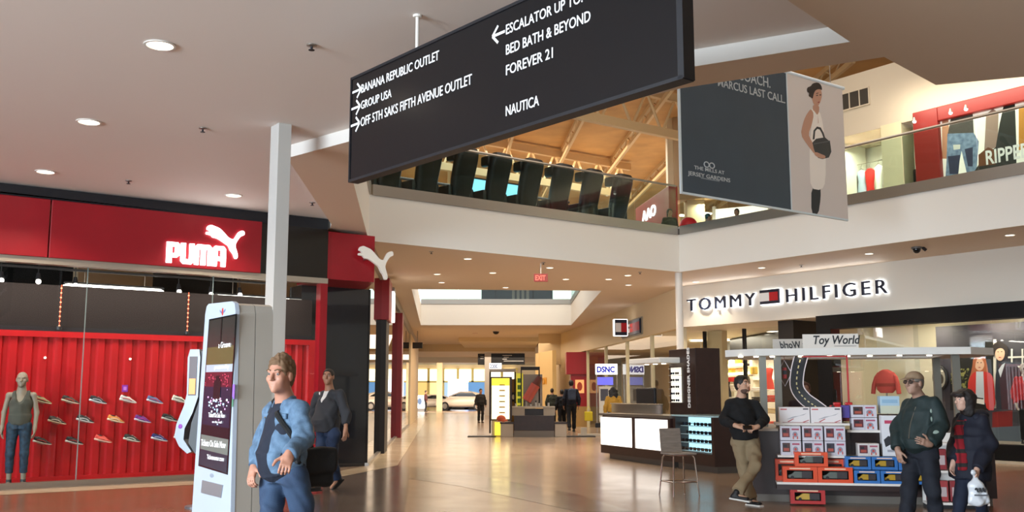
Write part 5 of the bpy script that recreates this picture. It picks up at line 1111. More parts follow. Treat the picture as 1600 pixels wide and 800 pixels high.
# right end rack of red carded toys behind the couple
t = thing('toy_rack', 'white side rack of red carded toys between the couple', 'rack', TK.M @ T(2.15, -.3, 0))
mb = MB(); mb.box((0, .1, .05), (.75, .14, .95), mat('rack_white', '#d8d4ce', .5)); mb.obj('back_panel', t)
for z in (.05, .45, .8): mb = MB(); mb.box((0, -.15, z), (.75, .12, z + .03), SW_); mb.obj('shelf', t)
mb = MB(); mb.box((0, -.1, 0), (.75, .1, .05), BLACKM); mb.obj('foot', t)
for k in range(10):
    c, r_ = k % 5, k // 5; o = MB(); o.box((0, 0, 0), (.115, .1, .26), mat('card_red_%d' % (k % 2), ('#8a2a30', '#a03a3c')[k % 2], .5), bev=.005); o.box((.02, -.004, .06), (.095, 0, .18), mat('card_pale', '#b8a8a8', .5)); o = o.obj('carded_toy'); o.matrix_world = TK.M @ T(2.17 + c * .14, -.4, .09 + r_ * .40); tag(o, 'small red carded toy on the white side rack', 'toy', 'carded toys on the side rack')
# toys on top of the boxes: red helicopters/cars
for i, (px, w_) in enumerate(((1308, 'left'), (1326, 'right'))):
    x, z = TK.hit(px, 634, .3); t = thing('toy_vehicle', 'red toy vehicle lying on top of the white boxes, ' + w_ + ' one', 'toy', TK.M @ T(x, .3, 1.06))
    mb = MB(); mb.box((-.1, -.05, .02), (.1, .25, .2), mat('display_block_red', '#8f2020', .5), bev=.01); mb.obj('stand', t)
    mb = MB(); mb.box((-.1, -.04, .2), (.1, .05, .24), mat('toy_red', '#c02426', .35), bev=.015); mb.box((-.05, -.03, .24), (.05, .04, .28), mat('toy_red', '#c02426', .35), bev=.012); mb.obj('body', t)
    for s in (-.06, .06): mb = MB(); mb.cyl((s, -.05, .215), (s, -.03, .215), .024, BLACKM, seg=14); mb.obj('wheel', t)
# ================================================================ things down the corridor
# make-up stall
CO = Frame((.0, 34.6), 0)
cx = lambda px: (px - 800) / 1572 * 34.6
czz = lambda py: EYE + (616 - py) / 1572 * 34.6
ck = thing('cosmetics_stall', 'make-up stall with dark brown front counter between pale cubes, mid corridor', 'stall', CO.M)
mb = MB(); mb.box((cx(803), 0, .22), (cx(866), .9, .72), BRN, bev=.01); mb.box((cx(803), .02, 0), (cx(866), .9, .22), mat('stall_grey', '#7a726a', .4)); mb.obj('front_counter', ck)
PC = mat('pale_cube', '#c9bdac', .5)
for a, b in ((782, 802), (867, 885)): mb = MB(); mb.box((cx(a), .1, 0), (cx(b), .7, .44), PC, bev=.01); mb.box((cx(a) - .02, .08, .44), (cx(b) + .02, .72, .5), BRN); mb.obj('side_cube', ck)
mb = MB(); mb.box((cx(800), .5, .72), (cx(820), 1.0, .98), PC); mb.box((cx(850), .5, .72), (cx(868), 1.0, .98), PC); mb.box((cx(820), .7, .72), (cx(850), 1.0, .95), BRN); mb.box((cx(800), .45, .98), (cx(868), 1.0, 1.03), PC); mb.obj('upper_counter', ck)
mb = MB(); mb.box((cx(768), 1.4, 0), (cx(886), 3.2, .06), BLACKM); mb.box((cx(731), -.05, 0), (cx(775), .6, .03), BLACKM); mb.box((cx(886), .0, 0), (cx(930), .5, .03), BLACKM); mb.obj('floor_platform', ck)
mb = MB(); mb.box((cx(818), 1.1, 1.03), (cx(849), 1.2, 2.15), mat('stall_panel_grey', '#8e867e', .4)); mb.box((cx(814), 1.08, 2.3), (cx(845), 1.2, 2.42), BLACKM); mb.box((cx(814), 1.1, 1.03), (cx(816), 1.2, 2.42), BLACKM); mb.box((cx(843), 1.1, 1.03), (cx(845), 1.2, 2.42), BLACKM); mb.obj('back_panel', ck)
lp = [Vector((cx(823), 1.0, czz(626))), Vector((cx(833), 1.0, czz(607))), Vector((cx(838), 1.0, czz(601))), Vector((cx(845), 1.0, czz(588)))]
t = thing('giant_lipstick', 'giant tilted red lipstick figure on the make-up stall', 'display prop', CO.M)
mb = MB(); mb.cyl(lp[0], lp[2], .17, mat('lipstick_pink', '#c0584c', .4), seg=20); mb.obj('tube', t, True)
mb = MB(); mb.cyl(lp[2], lp[3], .15, mat('lipstick_dark', '#5c2620', .4), .09, seg=20); mb.obj('tip', t, True)
mb = MB(); mb.cyl((cx(823), 1.0, 1.03), (cx(823), 1.0, 1.2), .08, STEEL); mb.obj('stand', t)
t = thing('light_box', 'tall yellow and white glowing light box at the left of the make-up stall', 'light box', CO.M)
mb = MB(); mb.box((cx(765), .3, .55), (cx(800), .6, 2.05), BRN, bev=.01); mb.box((cx(768), .35, 0), (cx(798), .6, .55), PC); mb.obj('frame', t)
mb = MB(); mb.box((cx(768), .27, .6), (cx(796), .3, 2.0), emis('warm_light_panel', '#fff0b0', 1.5)); mb.box((cx(768), .265, 1.75), (cx(796), .27, 2.0), emis('yellow_light_panel', '#f8dc40', 1.2)); mb.box((cx(773), .28, .05), (cx(782), .34, .5), emis('yellow_light_panel', '#f8dc40', 1.2)); mb.obj('lit_panel', t)
for k in range(6): mb = MB(); mb.box((cx(780), .2, .8 + k * .19), (cx(789), .27, .84 + k * .19), mat('product_tan', '#a8703c', .5)); mb.obj('product_bar', t)
t = thing('orange_display', 'small orange red display heap at the foot of the yellow light box', 'display', CO.M @ T(cx(783), .12, .5))
mb = MB(); mb.ball((0, 0, .12), (.16, .1, .12), mat('orange_prop', '#d8603c', .6), 12); mb.ball((.08, 0, .05), (.15, .1, .07), MATS['orange_prop'], 12); mb.obj('heap', t, True)
mb = MB(); mb.box((-.2, -.08, 0), (.25, .12, .03), PC); mb.obj('tray', t)
t = thing('stall_sign', 'grey canopy with small blue lettered sign above the yellow light box', 'sign', CO.M)
mb = MB(); mb.box((cx(763), 1.5, 2.25), (cx(806), 2.0, 2.36), mat('stall_canopy', '#b9aea2', .5)); mb.obj('canopy', t)
mb = MB(); mb.box((cx(763), 1.46, 2.36), (cx(783), 1.5, 2.56), LEDW); mb.obj('sign_panel', t)
mb = MB(); mb.text('2000', .2, mat('sign_blue', '#28307c', .4), at(cx(764), 1.455, 2.38), .7, .006, .006); mb.obj('lettering', t)
for px in (764, 805): mb = MB(); mb.cyl((cx(px), 1.8, .06), (cx(px), 1.8, 2.25), .03, BLACKM, seg=10); mb.obj('post', t)
t = thing('product_stand', 'tall yellow green product panel behind the make-up counter', 'panel', CO.M)
mb = MB(); mb.box((cx(807), 1.6, .06), (cx(818), 1.75, 2.2), mat('yellow_green_panel', '#d8cc3c', .5, emit='#d8cc3c', es=.4)); mb.obj('panel_board', t)
for k in range(5): mb = MB(); mb.box((cx(809), 1.55, .9 + k * .24), (cx(815), 1.6, 1.06 + k * .24), mat('green_label', '#5a8a3c', .5)); mb.obj('product_label', t)
t = thing('amber_cabinet', 'dim amber product cabinet behind the yellow light box', 'cabinet', CO.M)
mb = MB(); mb.box((cx(797), 1.9, .06), (cx(807), 2.3, 2.0), mat('amber_cabinet', '#7a5418', .5)); mb.obj('body', t)
mb = MB(); mb.ball((cx(802), 1.86, 1.35), (.12, .05, .17), mat('dark_bust', '#1c1612', .5), 12); mb.ball((cx(802), 1.82, 1.35), (.05, .03, .09), mat('bust_face', '#d8c8b8', .5), 10); mb.obj('face_picture', t)
for i, (px, h) in enumerate(((770, .14), (838, .2), (843, .16), (830, .12), (858, .18))): 
    mb = MB(); mb.cyl((0, 0, 0), (0, 0, h * .7), .035, mat('bottle_clear', '#b8b4b0', .2), seg=12); mb.cyl((0, 0, h * .7), (0, 0, h), .02, BLACKM, seg=10)
    o = mb.obj('cosmetic_bottle'); o.matrix_world = T(cx(px) if px > 800 else cx(806), 35.2, 1.03); tag(o, 'small cosmetic bottle on the pale top of the make-up counter', 'bottle', 'bottles on the make-up counter')
# low barrier and black box right of the stall
t = thing('floor_display', 'low pale floor display with a small black box, right of the make-up stall', 'display', T(2.9, 35.2, 0))
mb = MB(); mb.box((-.6, -.1, 0), (.3, .2, .08), PC); mb.box((-.5, -.05, .08), (-.3, .1, .3), PC); mb.obj('base', t)
mb = MB(); mb.box((.0, -.1, .3), (.42, .12, .46), BLACKM, bev=.02); mb.cyl((.2, 0, .08), (.2, 0, .3), .02, STEEL); mb.obj('black_box', t)
# red shop pier with poster
RB = thing('red_shop_pier', 'square deep red shop pier with an orange poster on the right side of the corridor', 'shopfront', Frame((2.42, 45.5), 0).M)
mb = MB(); mb.box((.05, 0, 2.35), (1.1, 1.0, 3.35), mat('deep_red_gloss', '#96141a', .3), bev=.01); mb.obj('upper_box', RB)
mb = MB(); mb.box((.25, .1, .9), (1.05, .9, 2.35), MATS['deep_red_gloss']); mb.obj('lower_panel', RB)
mb = MB(); mb.box((.45, .09, 1.5), (.85, .1, 2.1), mat('orange_poster', '#e8a468', .5, emit='#e8a468', es=.5)); mb.prism(ell(.65, 1.8, .12, .2, 14), -.09, -.085, mat('poster_red', '#b0402c', .5), STAND); mb.obj('poster', RB)
mb = MB(); mb.box((.3, .08, 0), (1.0, .9, .9), mat('tan_base', '#a8834c', .5)); mb.obj('base', RB)
t = thing('yellow_shopfront', 'pale yellow shopfront with amber lettering left of the red pier', 'shopfront', Frame((1.95, 49.5), -80).M)
mb = MB(); mb.box((-4, 0, 0), (.2, .2, 3.6), mat('pale_yellow_wall', '#e6c88a', .6)); mb.obj('wall_panel', t)
mb = MB(); mb.text('SALON', .5, mat('amber_letters', '#d89a20', .5), at(-3.2, -.02, 1.95), 1.3, .03); mb.obj('lettering', t)
t = thing('blade_sign', 'small red slanted blade sign on the cream corridor fascia', 'sign', T(1.92, 54.5, 3.55))
mb = MB(); mb.prism([(-.3, -.05), (.3, -.22), (.3, .28), (-.25, .12)], -.05, .05, mat('sign_red_small', '#a0242c', .4), STAND); mb.box((-.32, -.07, -.4), (.35, .07, -.34), WHITE); mb.obj('sign_face', t)
mb = MB(); mb.box((.3, -.02, .25), (.34, .02, 1.0), STEEL); mb.obj('bracket', t)
mb = MB(); mb.box((1.4, 52.5, 3.0), (4.5, 53.1, 4.6), CREAM); mb.box((1.55, 55, 0), (6, 55.3, 4.6), mat('pale_blue_front', '#b6ccd0', .5)); struct(mb, 'wall_corridor_end')
# blue kiosk by the right wall
t = thing('phone_stall', 'small stall with blue lettered white sign and purple screen by the right corridor wall', 'stall', T(3.62, 38.4, 0))
mb = MB(); mb.box((-.42, 0, 2.2), (.42, .12, 2.6), LEDW, bev=.01); mb.obj('sign_panel', t)
mb = MB(); mb.text('DSNC', .3, mat('bright_blue_letters', '#2430b4', .4, emit='#2430b4', es=.4), at(-.38, -.01, 2.29), .86, .01, .016); mb.obj('lettering', t)
mb = MB(); mb.box((-.35, .02, 1.8), (.25, .1, 2.1), mat('purple_screen', '#5a5ac8', .2, emit='#6a6ad8', es=.8)); mb.obj('screen', t)
mb = MB(); mb.box((-.3, 0, .4), (.2, .08, 1.75), mat('white_board', '#dcdad6', .5)); mb.box((-.24, -.005, 1.2), (.05, 0, 1.65), mat('board_photo', '#4a4c5c', .5)); mb.obj('poster_board', t)
for s in (-.4, .38): mb = MB(); mb.box((s, .02, 0), (s + .04, .1, 2.2), STEEL); mb.obj('post', t)
# hanging directory signs and the white column, far
t = thing('hanging_directory_sign', 'far black hanging directory sign with white lines, above the make-up stall', 'sign', T(0, 70, 0))
fx = lambda px, y: (px - 800) / 1572 * y
mb = MB(); mb.box((fx(767, 70), 0, 3.5), (fx(820, 70), .12, 4.28), SGB); mb.obj('sign_panel', t)
mb = MB()
for k, (a, b) in enumerate(((785, 800), (787, 795), (785, 792), (787, 818))): mb.box((fx(a, 70), -.01, 4.12 - k * .13), (fx(b, 70), 0, 4.16 - k * .13), LETW)
mb.obj('lettering', t)
t = thing('hanging_directory_sign', 'far narrow black directory sign left of the white column', 'sign', T(0, 70.5, 0))
mb = MB(); mb.box((fx(746, 70), 0, 3.5), (fx(757, 70), .12, 4.28), SGB); mb.obj('sign_panel', t)
mb = MB()
for k in range(2): mb.box((fx(750, 70), -.01, 4.05 - k * .13), (fx(755, 70), 0, 4.08 - k * .13), LETW)
mb.obj('lettering', t)
mb = MB(); mb.box((fx(757, 69), 69, 0), (fx(767, 69), 69.4, 4.3), WHITE); struct(mb, 'column_far')
mb = MB(); mb.box((fx(682, 88), 88, 0), (fx(691, 88), 88.5, 4.3), CREAM); struct(mb, 'column_back')
t = thing('hanging_plaque', 'small dark hanging plaque at the left of the far corridor', 'sign', T(fx(651, 50), 50, 0))
mb = MB(); mb.box((-.26, 0, 3.72), (.26, .08, 4.02), BLACKM, bev=.01); mb.obj('plaque', t)
mb = MB(); mb.cyl((0, .04, 4.02), (0, .04, 4.6), .02, STEEL, seg=8); mb.obj('rod', t)
for i, (px, py, y, w_) in enumerate(((742, 518, 52, 'orange brown lit sign hung in the far corridor'),)):
    t = thing('exit_sign', w_, 'sign', T(fx(px, y), y, EYE + (616 - py) / 1572 * y)); mb = MB(); mb.box((-.14, 0, -.1), (.14, .06, .1), MATS['exit_housing'], bev=.01); mb.obj('sign_box', t)
    mb = MB(); mb.cyl((0, .03, .1), (0, .03, 4.6 - t.location.z), .015, WHITE, seg=8); mb.obj('stem', t)
p = pz(775, 517, 4.6); t = thing('security_camera', 'small dark dome camera on the far corridor soffit', 'camera', T(p.x, p.y, 4.6))
mb = MB(); mb.ball((0, 0, -.05), (.16, .16, .13), BLACKM, 12); mb.obj('dome', t, True); mb = MB(); mb.cyl((0, 0, 0), (0, 0, -.04), .18, WHITE); mb.obj('housing', t)
# end of the mall: glazed front with warm light
mb = MB(); mb.box((-30, 100, 0), (14, 100.3, 4.3), CREAM); mb.box((-30, 99.4, 3.1), (14, 100, 4.3), CREAM); struct(mb, 'wall_end')
eb = thing('end_shopfront', 'warm lit glazed shopfront at the far end of the corridor behind the white car', 'shopfront', T(0, 99.2, 0))
for k in range(7):
    x = fx(648, 99) + k * 1.45; mb = MB(); mb.box((x, 0, 2.75), (x + 1.2, .05, 3.9), emis('end_window_bright', '#fdf6d0', 1.5)); mb.obj('upper_pane', eb)
    mb = MB(); c = ('#e8c478', '#f0dca0', '#9ab8d8', '#d8b060', '#f4ecd0', '#78a8d0', '#eccf90')[k]; mb.box((x, 0, .4), (x + 1.2, .05, 2.6), emis('end_window_' + c, c, .6)); mb.obj('lower_pane', eb)
    mb = MB(); mb.box((x + 1.2, -.1, 0), (x + 1.45, .1, 4.0), mat('end_mullion', '#d8c070', .5)); mb.obj('mullion', eb)
mb = MB(); mb.box((fx(648, 99), -.1, 2.6), (fx(648, 99) + 10.2, .1, 2.75), MATS['end_mullion']); mb.obj('transom', eb)
for k, (px, c, s, w_) in enumerate(((716, '#f4f8ff', 1.6, 'white mound'), (742, '#5a90c8', .6, 'blue screen'))):
    t = thing('advertising_board', 'bright %s display panel behind the white car' % ('white' if k == 0 else 'blue'), 'display', T(fx(px, 97), 97, 0))
    mb = MB(); mb.box((-1.0, 0, .3), (1.0, .1, 2.9 - k * .3), emis('display_' + c, c, s), bev=.04); mb.obj('panel_face', t)
    mb = MB(); mb.box((-1.0, -.1, 0), (1.0, .2, .3), BLACKM); mb.obj('foot', t)
t = thing('promo_cube', 'glowing white promotion cube on the floor far left of the corridor', 'display', T(fx(656, 86), 86, 0))
mb = MB(); mb.box((-.45, 0, .25), (.45, .6, 1.35), emis('promo_white', '#eef4fa', 1.3), bev=.03); mb.obj('lit_cube', t)
mb = MB(); mb.box((-.4, .05, 0), (.4, .55, .25), mat('promo_base', '#8a8e94', .5)); mb.obj('base', t)
mb = MB(); mb.prism(ell(0, .85, .18, .28, 14), .005, .012, mat('promo_blue', '#5a78a8', .5), STAND); mb.obj('printed_face', t)
# white display car
def make_car(M, label, body):
    t = thing('car', label, 'car', M, 'white display cars'); prof = [(-2.3, .35, .45, .8), (-2.2, .3, .75, .86), (-1.6, .25, .95, .9), (-1.0, .25, 1.05, .92), (.2, .25, 1.05, .93), (1.2, .25, .92, .92), (1.9, .28, .78, .88), (2.25, .33, .6, .75)]
    def ring(x, z0, z1, w): return [(x, w * (abs(math.cos(a)) ** .5) * (1 if math.cos(a) > 0 else -1), (z0 + z1) / 2 + (z1 - z0) / 2 * (abs(math.sin(a)) ** .7) * (1 if math.sin(a) > 0 else -1)) for a in (2 * math.pi * k / 20 for k in range(20))]
    mb = MB(); mb.loft([ring(*p) for p in prof], body); mb.obj('body', t, True)
    cab = [(-1.9, .8, .98, .6), (-1.4, .8, 1.3, .66), (-.6, .8, 1.45, .7), (.2, .8, 1.42, .7), (.9, .8, 1.15, .7), (1.4, .78, .92, .7)]
    mb = MB(); mb.loft([ring(*p) for p in cab], body); mb.obj('roof', t, True)
    gw = mat('car_window', '#15181c', .08)
    for s in (-1, 1): mb = MB(); mb.prism([(-1.5, 1.05), (-.9, 1.33), (.1, 1.34), (.95, 1.05)], -.015, .015, gw, Matrix.Translation((0, s * .71, 0)) @ STAND); mb.obj('side_window', t)
    mb = MB(); mb.quad((.35, -.5, 1.41), (1.25, -.58, 1.03), (1.25, .58, 1.03), (.35, .5, 1.41), gw); mb.obj('windscreen', t)
    for sx in (-1.4, 1.4):
        for s in (-1, 1):
            mb = MB(); mb.cyl((sx, s * .72, .33), (sx, s * .92, .33), .33, BLACKM, seg=22); w_ = mb.obj('wheel', t); mb = MB(); mb.cyl((sx, s * .91, .33), (sx, s * .93, .33), .2, STEEL, seg=16); mb.obj('hub', w_)
    for s in (-1, 1): mb = MB(); mb.ball((2.1, s * .58, .66), (.14, .16, .07), mat('headlamp', '#e8eef0', .1), 10); mb.obj('headlamp', t, True)
    return t
make_car(T(-4.4, 90.5, 0, 172) @ Matrix.Diagonal((1.05, 1.0, 1.2, 1)), 'white display car at the far end of the corridor, right of the cream column', mat('car_white', '#e2d8cc', .25, coat=.5))
c2 = make_car(T(-7.5, 92.8, 0, 200), 'second white display car with raised bonnet, left of the cream column', MATS['car_white'])
mb = MB(); mb.box((1.0, -.7, 1.0), (1.04, .7, 1.9), MATS['car_white']); o = mb.obj('raised_bonnet', c2); o.rotation_euler = (0, rad(25), 0); o.location = (-.3, 0, .2)
# ================================================================ people: smooth blended bodies
def _ax(a, b):
    a, b = np.array(a, float), np.array(b, float); d = b - a; L_ = np.linalg.norm(d); return a, d / max(L_, 1e-9), L_
def sdf_eval(pr, P):
    t = pr[0]
    if t == 'c':                                   # round cone a, b, ra, rb
        a, d, L_ = _ax(pr[1], pr[2]); q = P - a; u = np.clip(q @ d, 0, L_); r = pr[3] + (pr[4] - pr[3]) * u / max(L_, 1e-9)
        return np.linalg.norm(q - u[..., None] * d, axis=-1) - r
    if t == 'k':                                   # flat ended cone
        a, d, L_ = _ax(pr[1], pr[2]); q = P - a; h = q @ d; u = np.clip(h, 0, L_); r = pr[3] + (pr[4] - pr[3]) * u / L_
        rad_ = np.linalg.norm(q - h[..., None] * d, axis=-1) - r
        return np.maximum(rad_, np.maximum(-h, h - L_))
    if t in ('ec', 'ek'):                          # elliptic cone: a, b, (rx, ry), (rx, ry), xdir
        a, d, L_ = _ax(pr[1], pr[2]); x = np.array(pr[5], float); x = x - d * (x @ d); x /= np.linalg.norm(x); y = np.cross(d, x)
        q = P - a; h = q @ d; u = np.clip(h, 0, L_) / max(L_, 1e-9); rx = pr[3][0] + (pr[4][0] - pr[3][0]) * u; ry = pr[3][1] + (pr[4][1] - pr[3][1]) * u
        m = np.minimum(rx, ry); o = h - np.clip(h, 0, L_)
        e = np.sqrt(((q @ x) / rx) ** 2 + ((q @ y) / ry) ** 2 + (0 if t == 'ek' else (o / m) ** 2)); dd = (e - 1) * m
        return np.maximum(dd, np.abs(o)) if t == 'ek' else dd
    if t == 'e':                                   # ellipsoid c, (rx, ry, rz), 3x3 axes rows
        q = (P - np.array(pr[1], float)) @ np.array(pr[3], float).T; r = np.array(pr[2], float)
        k0 = np.linalg.norm(q / r, axis=-1); k1 = np.linalg.norm(q / (r * r), axis=-1)
        return k0 * (k0 - 1) / np.maximum(k1, 1e-9)
    if t == 'b':                                   # rounded box c, half, axes, round
        q = np.abs((P - np.array(pr[1], float)) @ np.array(pr[3], float).T) - (np.array(pr[2], float) - pr[4])
        return np.linalg.norm(np.maximum(q, 0), axis=-1) + np.minimum(q.max(axis=-1), 0) - pr[4]
    if t == 'p':                                   # half space: point, normal (solid on the side the normal leaves)
        return (P - np.array(pr[1], float)) @ np.array(pr[2], float)
def sdf_bounds(pr):
    t = pr[0]
    if t in ('c', 'k'): r = max(pr[3], pr[4]); a, b = np.array(pr[1], float), np.array(pr[2], float); return np.minimum(a, b) - r, np.maximum(a, b) + r
    if t in ('ec', 'ek'): r = max(*pr[3], *pr[4]); a, b = np.array(pr[1], float), np.array(pr[2], float); return np.minimum(a, b) - r, np.maximum(a, b) + r
    if t == 'e': r = max(pr[2]); c = np.array(pr[1], float); return c - r, c + r
    if t == 'b': r = np.linalg.norm(pr[2]); c = np.array(pr[1], float); return c - r, c + r
def sdf_mesh(ops, vox):
    """ops: list of (prim, sign, k). Smooth union / subtraction on a grid, then surface nets."""
    bs = [sdf_bounds(p) for p, s, k in ops if s > 0]
    lo = np.min([b[0] for b in bs], axis=0) - 3 * vox; hi = np.max([b[1] for b in bs], axis=0) + 3 * vox
    n = np.ceil((hi - lo) / vox).astype(int) + 1; f = np.full(n, 9.0, np.float32)
    for p, s, k in ops:
        if p[0] == 'p': i0, i1 = np.zeros(3, int), n
        else:
            b = sdf_bounds(p); m = k + 2.5 * vox
            i0 = np.clip(np.floor((b[0] - m - lo) / vox).astype(int), 0, n); i1 = np.clip(np.ceil((b[1] + m - lo) / vox).astype(int) + 1, 0, n)
        if (i1 <= i0).any(): continue
        ax = [lo[i] + vox * np.arange(i0[i], i1[i]) for i in range(3)]
        P = np.stack(np.meshgrid(*ax, indexing='ij'), -1); d = sdf_eval(p, P)
        g = f[i0[0]:i1[0], i0[1]:i1[1], i0[2]:i1[2]]
        if s > 0:
            h = np.clip(.5 + .5 * (g - d) / k, 0, 1) if k > 0 else (d < g) * 1.0
            g[...] = g + (d - g) * h - k * h * (1 - h)
        else:
            d = -d; h = np.clip(.5 - .5 * (g - d) / k, 0, 1) if k > 0 else (d > g) * 1.0
            g[...] = g + (d - g) * h + k * h * (1 - h)
    ins = f < 0
    c = np.zeros(np.array(n) - 1, np.int8)
    for dx in (0, 1):
        for dy in (0, 1):
            for dz in (0, 1): c += ins[dx:n[0] - 1 + dx, dy:n[1] - 1 + dy, dz:n[2] - 1 + dz]
    cell = (c > 0) & (c < 8); idx = np.full(cell.shape, -1, np.int64); I = np.argwhere(cell); idx[cell] = np.arange(len(I))
    acc = np.zeros((len(I), 3)); cnt = np.zeros(len(I))
    cor = [(a, b, d) for a in (0, 1) for b in (0, 1) for d in (0, 1)]
    for a in cor:
        for b in cor:
            if sum(abs(a[i] - b[i]) for i in range(3)) == 1 and a < b:
                fa = f[I[:, 0] + a[0], I[:, 1] + a[1], I[:, 2] + a[2]]; fb = f[I[:, 0] + b[0], I[:, 1] + b[1], I[:, 2] + b[2]]
                m = (fa < 0) != (fb < 0); t = np.where(m, np.clip(fa / np.where(m, fa - fb, 1), 0, 1), 0)
                t = np.where(np.abs(fa) + np.abs(fb) > 4, .5, t)
                pt = np.array(a) + t[:, None] * (np.array(b) - np.array(a)); acc[m] += pt[m]; cnt[m] += 1
    V = lo + vox * (I + acc / cnt[:, None]); Q = []
    for axis in range(3):
        u, v = [(1, 2), (2, 0), (0, 1)][axis]
        s0 = [slice(None)] * 3; s1 = [slice(None)] * 3; s0[axis] = slice(0, -1); s1[axis] = slice(1, None)
        for w in (u, v):
            s0[w] = slice(1, -1); s1[w] = slice(1, -1)
        A = ins[tuple(s0)]; B = ins[tuple(s1)]; e = np.argwhere(A != B); sg = A[A != B]
        e = e.copy(); e[:, u] += 1; e[:, v] += 1
        def cid(du, dv):
            q = e.copy(); q[:, u] -= du; q[:, v] -= dv; return idx[q[:, 0], q[:, 1], q[:, 2]]
        q = np.stack([cid(1, 1), cid(0, 1), cid(0, 0), cid(1, 0)], 1); q[~sg] = q[~sg][:, ::-1]; Q.append(q)
    Q = np.concatenate(Q); Q = Q[(Q >= 0).all(1)]
    return V, Q
def folds(V, amp, f, seed):
    r = np.random.RandomState(seed); d = np.zeros(len(V))
    for i in range(5):
        k = r.normal(size=3); k = k / np.linalg.norm(k) * f * (1 + .8 * r.rand()); w = r.normal(size=3) * f * .5
        d += np.sin(V @ k + 2.2 * np.sin(V @ w + r.rand() * 6) + r.rand() * 6)
    return d * amp / 2.2
def sdf_obj(name, ops, vox, m, origin, parent=None, amp=0.0, ff=22.0, seed=1, smooth=1):
    V, Q = sdf_mesh(ops, vox)
    me = D.meshes.new(name)
    def fill(V): 
        me.vertices.foreach_set('co', (V - np.array(origin)).astype(np.float32).ravel())
    me.vertices.add(len(V)); fill(V); nq = len(Q)
    me.loops.add(nq * 4); me.loops.foreach_set('vertex_index', Q.astype(np.int32).ravel())
    me.polygons.add(nq); me.polygons.foreach_set('loop_start', np.arange(0, nq * 4, 4, dtype=np.int32))
    try: me.polygons.foreach_set('loop_total', np.full(nq, 4, np.int32))
    except Exception: pass
    me.update(calc_edges=True)
    if smooth:                                      # relax the grid steps away
        E_ = np.concatenate([Q[:, [0, 1]], Q[:, [1, 2]], Q[:, [2, 3]], Q[:, [3, 0]]]); E_ = np.concatenate([E_, E_[:, ::-1]])
        cnt = np.bincount(E_[:, 0], minlength=len(V))[:, None]
        for _ in range(smooth):
            for lam in (.5, -.45):
                s = np.stack([np.bincount(E_[:, 0], weights=V[E_[:, 1], i], minlength=len(V)) for i in range(3)], 1) / np.maximum(cnt, 1)
                V = V + lam * (s - V)
        fill(V); me.update()
    if amp:
        N = np.zeros(len(V) * 3, np.float32); me.vertices.foreach_get('normal', N); V = V + N.reshape(-1, 3) * folds(V, amp, ff, seed)[:, None]; fill(V); me.update()
    me.polygons.foreach_set('use_smooth', np.ones(nq, bool)); me.materials.append(m)
    o = D.objects.new(name, me); COL.objects.link(o)
    if parent is not None: o.parent = parent
    else: o.location = tuple(origin)
    return o
A = lambda *p: np.array(p, float)
def unit(v): v = np.array(v, float); return v / np.linalg.norm(v)
